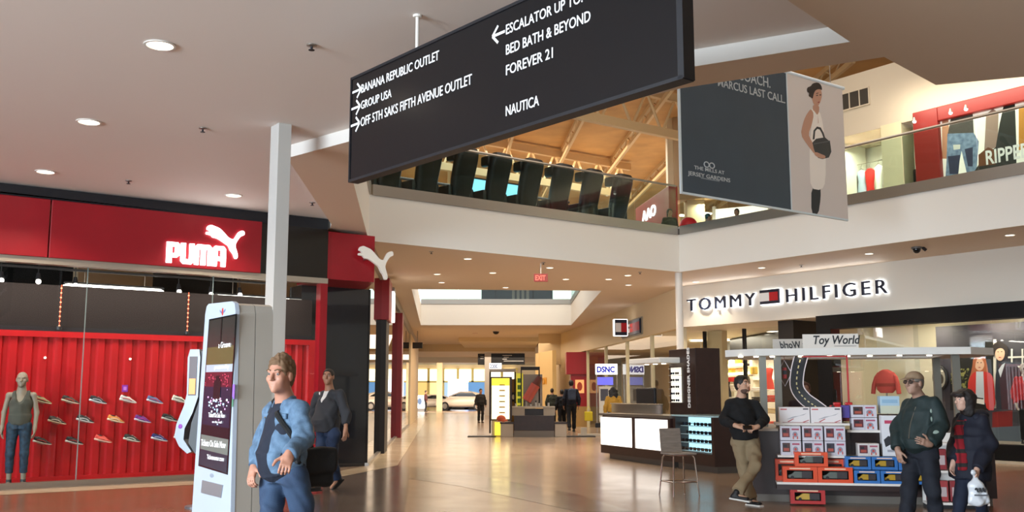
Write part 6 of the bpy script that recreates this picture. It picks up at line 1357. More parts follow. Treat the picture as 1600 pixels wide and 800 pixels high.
class Fig:
    """A posed figure: joints in world metres, facing azimuth az (degrees clockwise from +Y)."""
    def __init__(s, root, az, h=1.75, w=1.0, stride=.0, lean=0.0):
        s.o = A(root[0], root[1], root[2] if len(root) > 2 else 0); s.h = h; k = h / 1.75; s.k = k; s.w = w
        a = rad(az); s.F = A(math.sin(a), math.cos(a), 0); s.R = A(math.cos(a), -math.sin(a), 0); s.U = A(0, 0, 1.0)
        P = lambda r, f, u: s.o + s.R * r * k + s.F * f * k + s.U * u * k
        s.P = P; J = s.J = {}
        J['pelvis'] = P(0, 0, .95); J['waist'] = P(0, .0, 1.08); J['chest'] = P(0, .0, 1.27); J['neck'] = P(0, -.01, 1.46); J['head'] = P(0, .02, 1.635)
        for sd, q in (('r', 1), ('l', -1)):
            J['sh_' + sd] = P(q * .19 * w, -.01, 1.42); J['el_' + sd] = P(q * .25 * w, -.03, 1.13); J['wr_' + sd] = P(q * .25 * w, .06, .89)
            J['hip_' + sd] = P(q * .09, 0, .92); J['kn_' + sd] = P(q * .10, .03 + q * stride * .4, .5); J['an_' + sd] = P(q * .10, -.02 + q * stride, .09 + (.05 if q < 0 and stride > .1 else 0))
            J['toe_' + sd] = s.F.copy()
            J['hd_' + sd] = unit(J['wr_' + sd] - J['el_' + sd])
        s.hf, s.hu = s.F.copy(), s.U.copy()
    def head_axes(s):
        f = unit(s.hf); u = s.hu - f * (s.hu @ f); u = unit(u); r = np.cross(f, u); return r, f, u
    def hp(s, x, y, z):
        r, f, u = s.head_axes(); k = s.k * s.hs; return s.J['head'] + (r * x + f * y + u * z) * k
    hs = 1.0
    def head_ops(s):
        r, f, u = s.head_axes(); X = np.stack([r, f, u]); k = s.k * s.hs; H = s.hp
        e = lambda c, rr, kk=.02: (('e', H(*c), tuple(q * k for q in rr), X), 1, kk)
        ops = [e((0, -.012, .03), (.077, .097, .09)), e((0, .025, -.045), (.06, .068, .072), .03), (('c', H(0, .066, -.093), H(0, .06, -.09), .022 * k, .022 * k), 1, .02),
               e((.042, .055, -.022), (.026, .03, .026), .02), e((-.042, .055, -.022), (.026, .03, .026), .02),
               (('c', H(-.036, .08, .032), H(.036, .08, .032), .012 * k, .012 * k), 1, .014),
               (('e', H(.033, .108, .012), (.019 * k,) * 3, X), -1, .012), (('e', H(-.033, .108, .012), (.019 * k,) * 3, X), -1, .012),
               (('c', H(0, .088, .022), H(0, .112, -.022), .009 * k, .0135 * k), 1, .008), (('c', H(-.013, .1, -.026), H(.013, .1, -.026), .008 * k, .008 * k), 1, .006),
               (('c', H(-.018, .082, -.054), H(.018, .082, -.054), .007 * k, .007 * k), 1, .008), (('c', H(-.015, .081, -.066), H(.015, .081, -.066), .0075 * k, .0075 * k), 1, .008), (('c', H(-.02, .093, -.06), H(.02, .093, -.06), .003 * k, .003 * k), -1, .004),
               e((.079, -.008, -.006), (.010, .021, .033), .006), e((-.079, -.008, -.006), (.010, .021, .033), .006),
               (('c', H(0, -.02, -.06), s.J['neck'], .056 * k, .062 * k), 1, .03)]
        return ops
    def eyes(s, parent, iris='#2a1e18'):
        c_r = .0105
        k = s.k * s.hs; o = s.o; mb = MB(); r, f, u = s.head_axes()
        for q in (-1, 1):
            c = s.hp(q * .033, .078, .011) - o; mb.ball(c, c_r * k, mat('eye_white', '#a89e98', .3), 10); mb.ball(c + f * .0062 * k, .0058 * k, mat('iris_' + iris, iris, .3), 8)
        mb.obj('eyes', parent, True)
    def brows(s, parent, m):
        mb = MB()
        for q in (-1, 1): mb.tube([s.hp(q * .015, .093, .034) - s.o, s.hp(q * .035, .092, .041) - s.o, s.hp(q * .055, .078, .035) - s.o], .005 * s.k, m, 6)
        mb.obj('eyebrows', parent, True)
    def hand_ops(s, sd, curl=.35, grip=0.0):
        J = s.J; k = s.k * 1.0; W_ = J['wr_' + sd]; d = unit(J['hd_' + sd]); q = 1 if sd == 'r' else -1
        back = J.get('hb_' + sd); back = unit(s.R * q if back is None else back); back = unit(back - d * (back @ d)); side = np.cross(d, back) * (1 if sd == 'r' else -1)   # towards the thumb
        if back is not None and 'th_' + sd in J and side @ J['th_' + sd] < 0: side = -side
        X = np.stack([side, d, back]); ops = [(('b', W_ + d * .05 * k, (.038 * k, .048 * k, .014 * k), X, .012 * k), 1, .012), (('c', W_ - d * .02, W_ + d * .03 * k, .027 * k, .026 * k), 1, .02)]
        for i, (off, ln) in enumerate(((.031, .068), (.0105, .078), (-.0105, .072), (-.031, .056))):
            p = W_ + (d * .094 + side * off) * k; a = curl * (.55 + .12 * i); rr = .0088 * k
            for j, fr in enumerate((.45, .32, .25)):
                dr = d * math.cos(a) - back * math.sin(a); e = p + dr * ln * fr * k
                ops.append((('c', p, e, rr, rr * .92), 1, .004)); p = e; a += curl * 1.1 + grip; rr *= .92
        p = W_ + (d * .03 + side * .036) * k; dr = unit(side * .75 + d * .7 - back * .15); e = p + dr * .045 * k; ops.append((('c', p, e, .0125 * k, .0105 * k), 1, .008))
        dr = unit(side * .25 + d * .9 - back * .3); ops.append((('c', e, e + dr * .035 * k, .0105 * k, .009 * k), 1, .004))
        return ops
    def body_ops(s, hands=True, curl=(.35, .35)):
        J, k = s.J, s.k; w = s.w
        ops = s.head_ops()
        ops += [(('ec', J['pelvis'] + s.U * .04 * k, J['waist'], (.115 * k * w, .075 * k), (.125 * k * w, .09 * k), s.R), 1, .05), (('ec', J['waist'], J['chest'], (.125 * k * w, .09 * k), (.15 * k * w, .1 * k), s.R), 1, .05), (('c', J['chest'], J['neck'], .1 * k, .055 * k), 1, .05)]
        for sd in 'lr':
            ops += [(('c', J['neck'] - s.U * .05, J['sh_' + sd] - s.U * .025, .04 * k, .042 * k), 1, .03), (('c', J['sh_' + sd] - s.U * .025, J['el_' + sd], .042 * k, .036 * k), 1, .02), (('c', J['el_' + sd], J['wr_' + sd], .038 * k, .026 * k), 1, .02),
                    (('c', J['hip_' + sd], J['kn_' + sd], .08 * k, .052 * k), 1, .03), (('c', J['kn_' + sd], J['an_' + sd], .05 * k, .035 * k), 1, .02)]
            t = unit(J['toe_' + sd]); ops.append((('c', J['an_' + sd] - s.U * .04 * k, J['an_' + sd] - s.U * .05 * k + t * .12 * k, .03 * k, .025 * k), 1, .02))
            if hands: ops += s.hand_ops(sd, curl[0 if sd == 'l' else 1])
        return ops
    def torso(s, g, belly=0.0, hem=None, wide=1.0, kk=.05):
        """Garment around the trunk, g thicker than the body; hem = height (m) where it ends."""
        J, k, w = s.J, s.k, s.w * wide; F_ = s.F
        pe = J['pelvis'] if hem is None else J['pelvis'] + (J['waist'] - J['pelvis']) * ((hem - J['pelvis'][2]) / (J['waist'][2] - J['pelvis'][2]))
        b = F_ * belly * .5
        ops = [(('ek', pe + b * .6, J['waist'] + b, (.15 * k * w + g, .105 * k + g + belly * .6), (.145 * k * w + g, .105 * k + g + belly), s.R), 1, kk), (('ec', J['waist'] + b, J['chest'], (.145 * k * w + g, .105 * k + g + belly), (.165 * k * w + g, .11 * k + g), s.R), 1, kk),
               (('c', J['chest'] + (J['neck'] - J['chest']) * .3, J['neck'] - s.U * .03 * k, .11 * k + g, .06 * k + g * .6), 1, kk)]
        for sd in 'lr':
            q_ = J['sh_' + sd] - s.U * .022 * k + (J['neck'] - J['sh_' + sd]) * .1; ops.append((('c', J['neck'] - s.U * .05 * k, q_, .045 * k + g * .7, .047 * k + g * .7), 1, kk))
        return ops
    def sleeves(s, g, end=.96, loose=0.0, sides='lr', kk=.025):
        J, k = s.J, s.k; ops = []
        for sd in sides:
            a, e, w_ = J['sh_' + sd], J['el_' + sd], J['wr_' + sd]
            a = a - s.U * .018 * k + (J['neck'] - a) * .07; ops.append((('c', a, e, .049 * k + g * .8, .042 * k + g + loose), 1, kk))
            if end > 0: ops.append((('c', e, e + (w_ - e) * end * .5, .043 * k + g + loose, .040 * k + g + loose), 1, kk)); ops.append((('k', e + (w_ - e) * .35 * end, e + (w_ - e) * end, .041 * k + g + loose, .031 * k + g + loose * .6), 1, .012))
        return ops
    def trousers(s, g, end=.97, flare=.0, top=None):
        J, k = s.J, s.k; up = s.U * .06 * k if top is None else s.U * (top - J['pelvis'][2]); ops = [(('ek', J['pelvis'] - s.U * .07 * k, J['pelvis'] + up, (.15 * k * s.w + g, .105 * k + g), (.142 * k * s.w + g, .1 * k + g), s.R), 1, .05)]
        for sd in 'lr':
            h_, n_, a = J['hip_' + sd], J['kn_' + sd], J['an_' + sd]; e = n_ + (a - n_) * end
            ops += [(('c', h_, n_, .088 * k + g, .058 * k + g), 1, .035), (('c', n_, n_ + (e - n_) * .5, .058 * k + g, .052 * k + g), 1, .03), (('k', n_ + (e - n_) * .4, e, .053 * k + g, .05 * k + g + flare), 1, .02)]
        return ops
    def shoes(s, parent, m, ms, name='shoe'):
        J, k = s.J, s.k
        for sd in 'lr':
            t = unit(J['toe_' + sd]); a = J['an_' + sd]; up = unit(s.U - t * (s.U @ t)); b = a - up * .055 * k
            x = np.cross(t, up); ops = [(('c', a + up * .01, b - t * .035 * k, .042 * k, .036 * k), 1, .02), (('ec', b - t * .04 * k, b + t * .15 * k, (.036 * k, .034 * k), (.042 * k, .024 * k), x), 1, .03), (('p', b - up * .033 * k, up), -1, 0)]
            o = sdf_obj(name, ops, .008 * k, m, s.o, parent)
            so = sdf_obj('sole', [(('b', b - up * .028 * k + t * .055 * k, (.045 * k, .14 * k, .012 * k), np.stack([x, t, up]), .011 * k), 1, .0)], .007 * k, ms, (0, 0, 0) if False else s.o, o)
    def hair_short(s, parent, m, top=.012, back=0.0, vox=.006, side=.006, amp=.005):
        r, f, u = s.head_axes(); X = np.stack([r, f, u]); k = s.k * s.hs; H = s.hp
        ops = [(('e', H(0, -.016, .038 + top * .5), ((.077 + side) * k, (.096 + .01) * k, (.088 + top) * k), X), 1, .02), (('e', H(0, -.05, -.01 - back), (.072 * k, .06 * k, (.07 + back) * k), X), 1, .03),
               (('b', H(0, .138, -.02), (.1 * k, .07 * k, .1 * k), X, .03 * k), -1, .03), (('b', H(0, .0, -.125 - back), (.2 * k, .2 * k, .06 * k), X, .01 * k), -1, .01), (('b', H(0, .09, -.062), (.2 * k, .1 * k, .062 * k), X, .01 * k), -1, .01)]
        for q in (-1, 1): ops.append((('e', H(q * .09, .012, -.02), (.02 * k, .034 * k, .045 * k), X), -1, .008))
        return sdf_obj('hair', ops, vox, m, s.o, parent, amp, 85, 3)
    def hair_long(s, parent, m, length=.3, vox=.01, wid=1.0):
        r, f, u = s.head_axes(); X = np.stack([r, f, u]); k = s.k; H = s.hp
        ops = [(('e', H(0, -.018, .04), (.092 * k, .108 * k, .1 * k), X), 1, .02), (('ec', H(0, -.05, .0), H(0, -.075, -length), (.095 * k * wid, .06 * k), (.08 * k * wid, .045 * k), r), 1, .04), (('b', H(0, .13, -.04), (.058 * k, .09 * k, .11 * k), X, .03 * k), -1, .015)]
        return sdf_obj('hair', ops, vox, m, s.o, parent, .006, 45, 4)
def snap(o, P, d, lift=0.0):
    """Where a line along -d through P first meets the cloth o (world metres)."""
    from mathutils.bvhtree import BVHTree
    me = o.data; b = BVHTree.FromPolygons([v.co for v in me.vertices], [tuple(p.vertices) for p in me.polygons])
    off = Vector(o.parent.location) if o.parent is not None else Vector(o.location)
    d = Vector(d).normalized(); h = b.ray_cast(Vector(P) - off + d * .5, -d)
    return A(*(h[0] + off + d * lift)) if h[0] is not None else A(*P)
def skin(c): return mat('skin_' + c, c, .55, bump=.03, bscale=120)
def person(fig, label, sk, vox=.006, hands=True, curl=(.35, .35), group=None, name='person', cat='person'):
    o = sdf_obj(name, fig.body_ops(hands, curl), vox, skin(sk) if isinstance(sk, str) else sk, fig.o)
    return tag(o, label, cat, group)
def px3(px, py, y): v = pd(px, py, y); return A(*v)

# ---- man in a denim jacket walking past the kiosk
g = Fig((-1.57, 7.0), 226, 1.72, 1.05); J = g.J
J.update(head=px3(438, 587, 6.9), neck=px3(446, 627, 6.98), chest=px3(447, 662, 7.0), waist=px3(444, 706, 7.0), pelvis=px3(444, 738, 7.0))
J.update(sh_l=px3(470, 637, 6.86), sh_r=px3(423, 641, 7.13), el_l=px3(474, 688, 6.74), wr_l=px3(451, 711, 6.52), el_r=px3(409, 692, 7.2), wr_r=px3(397, 731, 7.02))
J.update(hip_l=px3(461, 746, 6.93), hip_r=px3(429, 746, 7.07), kn_l=px3(479, 832, 7.02), an_l=px3(516, 905, 7.3), kn_r=px3(420, 832, 6.88), an_r=px3(412, 926, 6.82))
J.update(hd_l=unit(px3(445, 731, 6.45) - J['wr_l']), hd_r=unit(px3(391, 752, 6.95) - J['wr_r']), hb_l=A(.2, -.9, .2), hb_r=A(-.5, -.8, 0), th_l=A(-.8, 0, 0), th_r=A(.5, -.5, 0))
g.hf = unit(A(-.34, -.9, -.02)); g.hu = unit(A(.03, .02, 1)); g.hs = 1.03
DEN = mat('light_denim', '#64809a', .8, col2='#475f78', vscale=18, bump=.25, bscale=140); JEAN = mat('blue_jeans', '#26364f', .85, col2='#344a66', vscale=7, bump=.2, bscale=140); TEE = mat('navy_tee', '#141b2b', .85, bump=.1, bscale=60)
o = person(g, 'man in light denim jacket and blue jeans with a shoulder bag, walking past the kiosk', '#b8836c', .0052, curl=(.85, .65))
g.eyes(o); HB = mat('sandy_brown_hair', '#6e5238', .7, bump=.5, bscale=120, stretch=(1, 1, 4)); g.brows(o, HB); g.hair_short(o, HB, .02, .01)
sdf_obj('t_shirt', g.torso(.012, .045, hem=.86), .008, TEE, g.o, o, .004, 26, 2)
jk = g.torso(.026, .04, hem=.93) + g.sleeves(.015, .97, .006)
fr_ = unit(g.F * .9 - g.R * -.25)
cut = g.J['chest'] + g.F * .16 + g.R * .02; ax_ = np.stack([unit(np.cross(unit(g.F), g.U)), unit(g.F), g.U])
jk += [(('b', (g.J['waist'] + g.J['chest']) / 2 + g.F * .17 + g.R * .02 - g.U * .06, (.085, .14, .30), ax_, .02), -1, .02), (('c', g.J['neck'] + g.U * .05 + g.F * .03, g.J['neck'] - g.U * .12 + g.F * .14, .055, .045), -1, .02)]
ja = sdf_obj('denim_jacket', jk, .0065, DEN, g.o, o, .008, 26, 5)
cl_ = sdf_obj('collar', [(('ec', g.J['neck'] - g.U * .035, g.J['neck'] + g.U * .012, (.1, .09), (.078, .075), g.R), 1, .0), (('ek', g.J['neck'] - g.U * .03, g.J['neck'] + g.U * .1, (.066, .066), (.066, .066), g.R), -1, .01), (('b', g.J['neck'] + g.F * .12, (.045, .09, .09), ax_, .02), -1, .02)], .006, DEN, g.o, ja)
mb = MB()
for q in (1, -1):
    c = snap(ja, g.J['chest'] + g.R * .115 * q + g.F * .1 + g.U * .05, g.F) - g.o; M_ = Matrix.Translation(c) @ Matrix(np.stack([g.R, g.F, g.U]).T.tolist()).to_4x4()
    mb.box((-.045, -.012, -.015), (.045, .006, .022), DEN, M_, bev=.006); mb.ball(M_ @ Vector((0, .007, -.008)), .006, mat('brass_button', '#9a8458', .3, .8), 8)
mb.obj('pocket_flap', ja)
sdf_obj('jeans', g.trousers(.012, .96, .012, top=.97), .0075, JEAN, g.o, o, .006, 26, 7)
g.shoes(o, mat('dark_shoe', '#1c1a1a', .5), mat('dark_sole', '#0f0f0f', .6))
# bag hanging at his left hip with a strap across the chest
bc = px3(484, 731, 7.12); bg_ = D.objects.new('shoulder_bag', None); COL.objects.link(bg_); bg_.location = tuple(bc); tag(bg_, 'black shoulder bag carried at the left hip of the denim jacket man', 'bag')
sdf_obj('bag_body', [(('b', bc, (.17, .07, .135), np.stack([unit(A(.8, .6, 0)), unit(A(-.6, .8, 0)), A(0, 0, 1)]), .05), 1, .03), (('b', bc + A(.02, -.03, .05), (.17, .065, .09), np.stack([unit(A(.8, .6, 0)), unit(A(-.6, .8, 0)), A(0, 0, 1)]), .03), 1, .02)], .01, mat('black_canvas', '#101011', .8, bump=.2, bscale=90), bc, bg_, .006, 20, 3)
mb = MB(); pts = [px3(472, 727, 6.93), px3(455, 695, 6.76), px3(441, 665, 6.80), px3(431, 640, 6.9), px3(428, 628, 7.03), px3(440, 628, 7.14), px3(478, 680, 7.16), px3(494, 722, 7.14)]
pts = spline([Vector(p) for p in pts], 7); nf = 7 * 4 + 2
pts = [Vector(snap(ja, p, (-.25, -1, 0), .008)) if 2 <= i <= nf else p for i, p in enumerate(pts)]
pts = [p - Vector(bc) for p in pts]
mb.tube(pts, .019, MATS['black_canvas'], 6); mb.obj('strap', bg_, True)

# ---- man in a grey cardigan behind him
g = Fig((-2.84, 15.4), 222, 1.8, 1.12); J = g.J
J.update(head=px3(513, 589, 15.25), neck=px3(515, 610, 15.3), chest=px3(513, 632, 15.32), waist=px3(513, 655, 15.35), pelvis=px3(513, 673, 15.35), sh_l=px3(533, 614, 15.2), sh_r=px3(495, 617, 15.5), el_l=px3(541, 648, 15.15), wr_l=px3(540, 672, 15.05), el_r=px3(487, 648, 15.55), wr_r=px3(489, 678, 15.4))
J.update(hip_l=px3(521, 678, 15.25), hip_r=px3(504, 678, 15.45), kn_r=px3(501, 720, 15.25), an_r=px3(494, 757, 15.1), kn_l=px3(519, 716, 15.5), an_l=px3(526, 748, 15.75))
J.update(hd_l=unit(A(-.05, -.15, -1)), hd_r=unit(A(0, -.2, -1)), toe_r=unit(A(-.7, -.7, .0)), toe_l=unit(A(-.5, -.55, -.6)))
g.hf = unit(A(-.1, -1, .05))
o = person(g, 'balding man in dark grey cardigan and jeans walking behind the denim jacket man', '#a87a60', .008, curl=(.4, .4)); g.eyes(o)
HB = mat('dark_cropped_hair', '#2a221e', .7, bump=.3, bscale=150); g.brows(o, HB); g.hair_short(o, HB, .0, .0, .008, .004, .001)
sdf_obj('white_shirt', g.torso(.012, .07, hem=.93), .011, mat('white_cotton', '#d8d8d6', .8), g.o, o)
sdf_obj('cardigan', g.torso(.026, .075, hem=.90) + g.sleeves(.02, .62, .008) + [(('c', g.J['neck'] + g.F * .04 + g.U * .04, g.J['chest'] + g.F * .2 - g.U * .03, .07, .012), -1, .015)], .01, mat('charcoal_knit', '#33353a', .85, bump=.2, bscale=90), g.o, o, .008, 20, 4)
sdf_obj('jeans', g.trousers(.016, .96, .01), .01, mat('dark_jeans', '#1f2c44', .85, col2='#2b3c5a', vscale=6), g.o, o, .006, 22, 5); g.shoes(o, mat('dark_shoe', '#1c1a1a', .5), mat('dark_sole', '#0f0f0f', .6))

# ---- man in black leaning on the toy kiosk
g = Fig((3.16, 13.55), 176, 1.72, 1.08); J = g.J; y0 = 13.55
J.update(head=px3(1160, 602, y0 - .05), neck=px3(1158, 623, y0), chest=px3(1159, 645, y0), waist=px3(1162, 668, y0), pelvis=px3(1164, 686, y0), sh_r=px3(1138, 630, y0), sh_l=px3(1181, 630, y0), el_r=px3(1131, 657, y0 - .05), wr_r=px3(1150, 665, y0 - .28), el_l=px3(1194, 656, y0 - .05), wr_l=px3(1183, 667, y0 - .28))
J.update(hip_r=px3(1155, 692, y0), hip_l=px3(1175, 692, y0), kn_r=px3(1162, 733, y0 - .12), an_r=px3(1174, 779, y0 - .1), kn_l=px3(1181, 728, y0 - .3), an_l=px3(1151, 770, y0 - .5))
J.update(hd_r=unit(A(.85, -.35, -.25)), hd_l=unit(A(-.75, -.35, -.2)), hb_r=A(0, -.6, .8), hb_l=A(0, -.6, .8), th_r=A(0, -.3, 1), th_l=A(0, -.3, 1), toe_l=unit(A(.85, -.5, -.12)), toe_r=unit(A(.5, -.85, 0)))
g.hf = unit(A(.62, -.75, .12)); 
o = person(g, 'dark haired man in black jumper and khaki trousers leaning by the toy stall, legs crossed', '#c49a80', .006, curl=(.7, .7)); g.eyes(o)
HB = mat('black_hair', '#15120f', .6, bump=.3, bscale=150); g.brows(o, HB); g.hair_short(o, HB, .012, .0, .007, .006, .002)
r_, f_, u_ = g.head_axes(); sdf_obj('beard', [(('e', g.hp(0, .024, -.07), (.061, .069, .052), np.stack([r_, f_, u_])), 1, .01), (('b', g.hp(0, .1, -.02), (.2, .2, .035), np.stack([r_, f_, u_]), .01), -1, .01), (('e', g.hp(0, .1, -.058), (.03, .035, .02), np.stack([r_, f_, u_])), -1, .006)], .006, mat('beard_dark', '#5a4236', .8), g.o, o)
sdf_obj('black_jumper', g.torso(.024, .03, hem=.86) + g.sleeves(.018, .93, .006) + [(('c', g.J['neck'] + g.U * .05, g.J['neck'] - g.U * .0 + g.F * .02, .05, .05), -1, .01)], .008, mat('black_wool', '#0e0e10', .9, bump=.2, bscale=90), g.o, o, .007, 22, 6)
sdf_obj('khaki_trousers', g.trousers(.018, .97, .012), .008, mat('khaki_cotton', '#8a785c', .85, bump=.15, bscale=60), g.o, o, .008, 24, 8); g.shoes(o, mat('black_trainer', '#141416', .6), mat('white_sole', '#d8d6d0', .5), 'trainer')
ph = MB(); c = px3(1168, 668, y0 - .36); ph.box((-.06, -.01, -.03), (.06, .01, .03), BLACKM, bev=.008); ph.box((-.052, -.0115, -.024), (.052, -.0105, .024), mat('phone_glass', '#0b0c10', .08)); ph = ph.obj('mobile_phone'); ph.matrix_world = Matrix.Translation(c) @ Matrix.Rotation(rad(-30), 4, 'X'); tag(ph, 'dark mobile phone held in both hands by the leaning man', 'phone')

# ---- man with a cap and dark green bomber jacket
g = Fig((6.58, 10.7), 228, 1.72, 1.2); J = g.J; y0 = 10.7
J.update(head=px3(1428, 599, y0 - .05), neck=px3(1437, 623, y0), chest=px3(1440, 650, y0), waist=px3(1438, 684, y0), pelvis=px3(1438, 704, y0), sh_l=px3(1464, 628, y0 - .15), sh_r=px3(1417, 632, y0 + .2), el_l=px3(1472, 665, y0 - .18), wr_l=px3(1452, 694, y0 - .3), el_r=px3(1404, 672, y0 + .1), wr_r=px3(1403, 704, y0 - .05))
J.update(hip_l=px3(1450, 712, y0 - .08), hip_r=px3(1425, 712, y0 + .08), kn_l=px3(1458, 768, y0 - .1), an_l=px3(1466, 820, y0 + .05), kn_r=px3(1420, 768, y0 - .05), an_r=px3(1416, 822, y0 - .1))
J.update(hd_l=unit(A(-.75, -.3, .25)), hd_r=unit(A(.1, -.25, -1)), hb_l=A(.2, -.9, 0), th_l=A(0, 0, 1), hb_r=A(-.9, -.4, 0), th_r=A(.3, -.9, 0))
g.hf = unit(A(-.86, -.5, .04)); g.hs = 1.0
o = person(g, 'man in tan cap, glasses and dark green bomber jacket standing left of the woman', '#9c7a68', .006, curl=(.35, .6)); g.eyes(o)
HB = mat('grey_hair', '#6a635c', .7, bump=.3, bscale=150); g.brows(o, HB); g.hair_short(o, HB, .0, .0, .007, .004, .001)
r_, f_, u_ = g.head_axes(); X = np.stack([r_, f_, u_])
CAPM = mat('tan_cap', '#8f7860', .85, bump=.15, bscale=90)
cp_ = sdf_obj('cap', [(('e', g.hp(0, -.012, .045), (.089, .108, .086), X), 1, .01), (('p', g.hp(0, 0, .045), u_), -1, .004), (('ec', g.hp(0, .07, .052), g.hp(0, .172, .034), (.072, .009), (.05, .007), r_), 1, .012)], .006, CAPM, g.o, o)
mb = MB()
for q in (-1, 1): mb.tube([g.hp(q * .033 + .024 * math.cos(a), .098, .01 + .018 * math.sin(a)) - g.o for a in (2 * math.pi * i / 14 for i in range(14))], .0028, BLACKM, 6, closed=True); mb.tube([g.hp(q * .056, .096, .014) - g.o, g.hp(q * .08, .02, .012) - g.o], .0028, BLACKM, 6)
mb.tube([g.hp(-.01, .1, .014) - g.o, g.hp(.01, .1, .014) - g.o], .0028, BLACKM, 6); gl_ = mb.obj('glasses', o)
mb = MB()
for q in (-1, 1): mb.ball(g.hp(q * .033, .096, .01) - g.o, (.024, .024, .017), mat('tinted_lens', '#4e4038', .15), 12)
mb.obj('lens', gl_, True)
BOM = mat('dark_green_nylon', '#0f1f1e', .72, col2='#152829', vscale=5, bump=.1, bscale=30)
bj = sdf_obj('bomber_jacket', g.torso(.032, .05, hem=.93, wide=.98) + g.sleeves(.026, .9, .01), .0085, BOM, g.o, o, .011, 16, 11)
sdf_obj('collar', [(('ek', g.J['neck'] - g.U * .05, g.J['neck'] + g.U * .03, (.098, .095), (.08, .078), g.R), 1, .0), (('ek', g.J['neck'] - g.U * .04, g.J['neck'] + g.U * .1, (.066, .066), (.066, .066), g.R), -1, .01)], .006, BLACKM, g.o, bj)
wb = g.J['waist']; sdf_obj('waistband', [(('ek', A(*g.J['waist'][:2], .90), A(*g.J['waist'][:2], .965), (.19, .165), (.2, .17), g.R), 1, 0)], .008, mat('dark_rib_knit', '#0c1413', .9), g.o, bj)
mb = MB(); mb.tube([(snap(bj, p, (-.45, -1, 0), .0) - g.o) for p in (px3(1430, 636, 10.49), px3(1426, 648, 10.45), px3(1422, 660, 10.44), px3(1420, 672, 10.44), px3(1419, 686, 10.43))], .006, mat('steel_zip', '#6e6a60', .4, .7), 6); mb.obj('zip', bj)
for i, (px, py) in enumerate(((1456, 643), (1456, 655), (1456, 676))): mb = MB(); c = snap(bj, px3(px, py, 10.5), (0, -1, 0), -.002) - g.o; mb.ball(c, (.012, .006, .028) if i < 2 else (.035, .006, .03), mat('pale_patch', '#8a9a90', .6), 10); mb.obj('sleeve_patch', bj)
sdf_obj('dark_jeans', g.trousers(.02, .97, .012), .009, mat('navy_trousers', '#10141f', .85, bump=.15, bscale=60), g.o, o, .008, 20, 9); g.shoes(o, mat('dark_shoe', '#1c1a1a', .5), mat('dark_sole', '#0f0f0f', .6))

# ---- woman in a navy hooded coat with a tartan scarf
g = Fig((7.25, 10.75), 246, 1.60, 1.15); J = g.J; y0 = 10.75
J.update(head=px3(1506, 626, y0 - .05), neck=px3(1514, 649, y0), chest=px3(1517, 674, y0), waist=px3(1518, 706, y0), pelvis=px3(1517, 728, y0), sh_l=px3(1536, 655, y0 - .12), sh_r=px3(1499, 657, y0 + .17), el_l=px3(1546, 695, y0 - .16), wr_l=px3(1526, 736, y0 - .34), el_r=px3(1493, 694, y0 + .15), wr_r=px3(1490, 722, y0 - .05))
J.update(hip_l=px3(1524, 735, y0 - .06), hip_r=px3(1508, 735, y0 + .08), kn_l=px3(1532, 784, y0 - .05), an_l=px3(1538, 826, y0 + .1), kn_r=px3(1500, 784, y0), an_r=px3(1496, 828, y0 - .05))
J.update(hd_l=unit(A(-.15, -.3, -1)), hb_l=A(.9, -.4, 0), th_l=A(-.8, -.4, 0))
g.hf = unit(A(-.97, -.22, .02)); g.hs = .98
o = person(g, 'dark haired woman in navy hooded coat and red tartan scarf carrying a white plastic bag', '#c9a08c', .006, curl=(.9, .4)); g.eyes(o)
HB = mat('dark_brown_hair', '#1d1614', .6, bump=.4, bscale=120, stretch=(1, 1, 4)); g.brows(o, HB)
r_, f_, u_ = g.head_axes(); X = np.stack([r_, f_, u_])
sdf_obj('hair', [(('e', g.hp(0, -.02, .035), (.095, .112, .098), X), 1, .02), (('ec', g.hp(0, -.035, .0), g.hp(0, -.045, -.13), (.098, .085), (.085, .06), r_), 1, .04), (('b', g.hp(0, .135, -.05), (.1, .085, .095), X, .03), -1, .02), (('e', g.hp(0, .085, .07), (.085, .05, .03), X), 1, .02)], .0065, HB, g.o, o, .004, 50, 5)
COAT = mat('navy_coat', '#0b0f20', .8, bump=.1, bscale=40)
ct_ = g.torso(.036, .05, hem=.62, wide=1.0) + g.sleeves(.028, .93, .01)
ct_.append((('ek', A(*g.J['pelvis'][:2], .52) + g.F * .02, A(*g.J['waist'][:2], 1.0) + g.F * .02, (.235, .19), (.195, .17), g.R), 1, .05))
co = sdf_obj('navy_coat', ct_, .009, COAT, g.o, o, .008, 15, 13)
sdf_obj('hood', [(('e', g.J['neck'] - g.F * .12 - g.U * .0, (.13, .085, .055), np.stack([g.R, g.F, g.U])), 1, .03), (('c', g.J['neck'] - g.R * .1 - g.U * .02, g.J['neck'] - g.F * .12 - g.R * .06, .05, .06), 1, .04), (('c', g.J['neck'] + g.R * .1 - g.U * .02, g.J['neck'] - g.F * .12 + g.R * .06, .05, .06), 1, .04)], .008, COAT, g.o, co, .005, 25, 3)
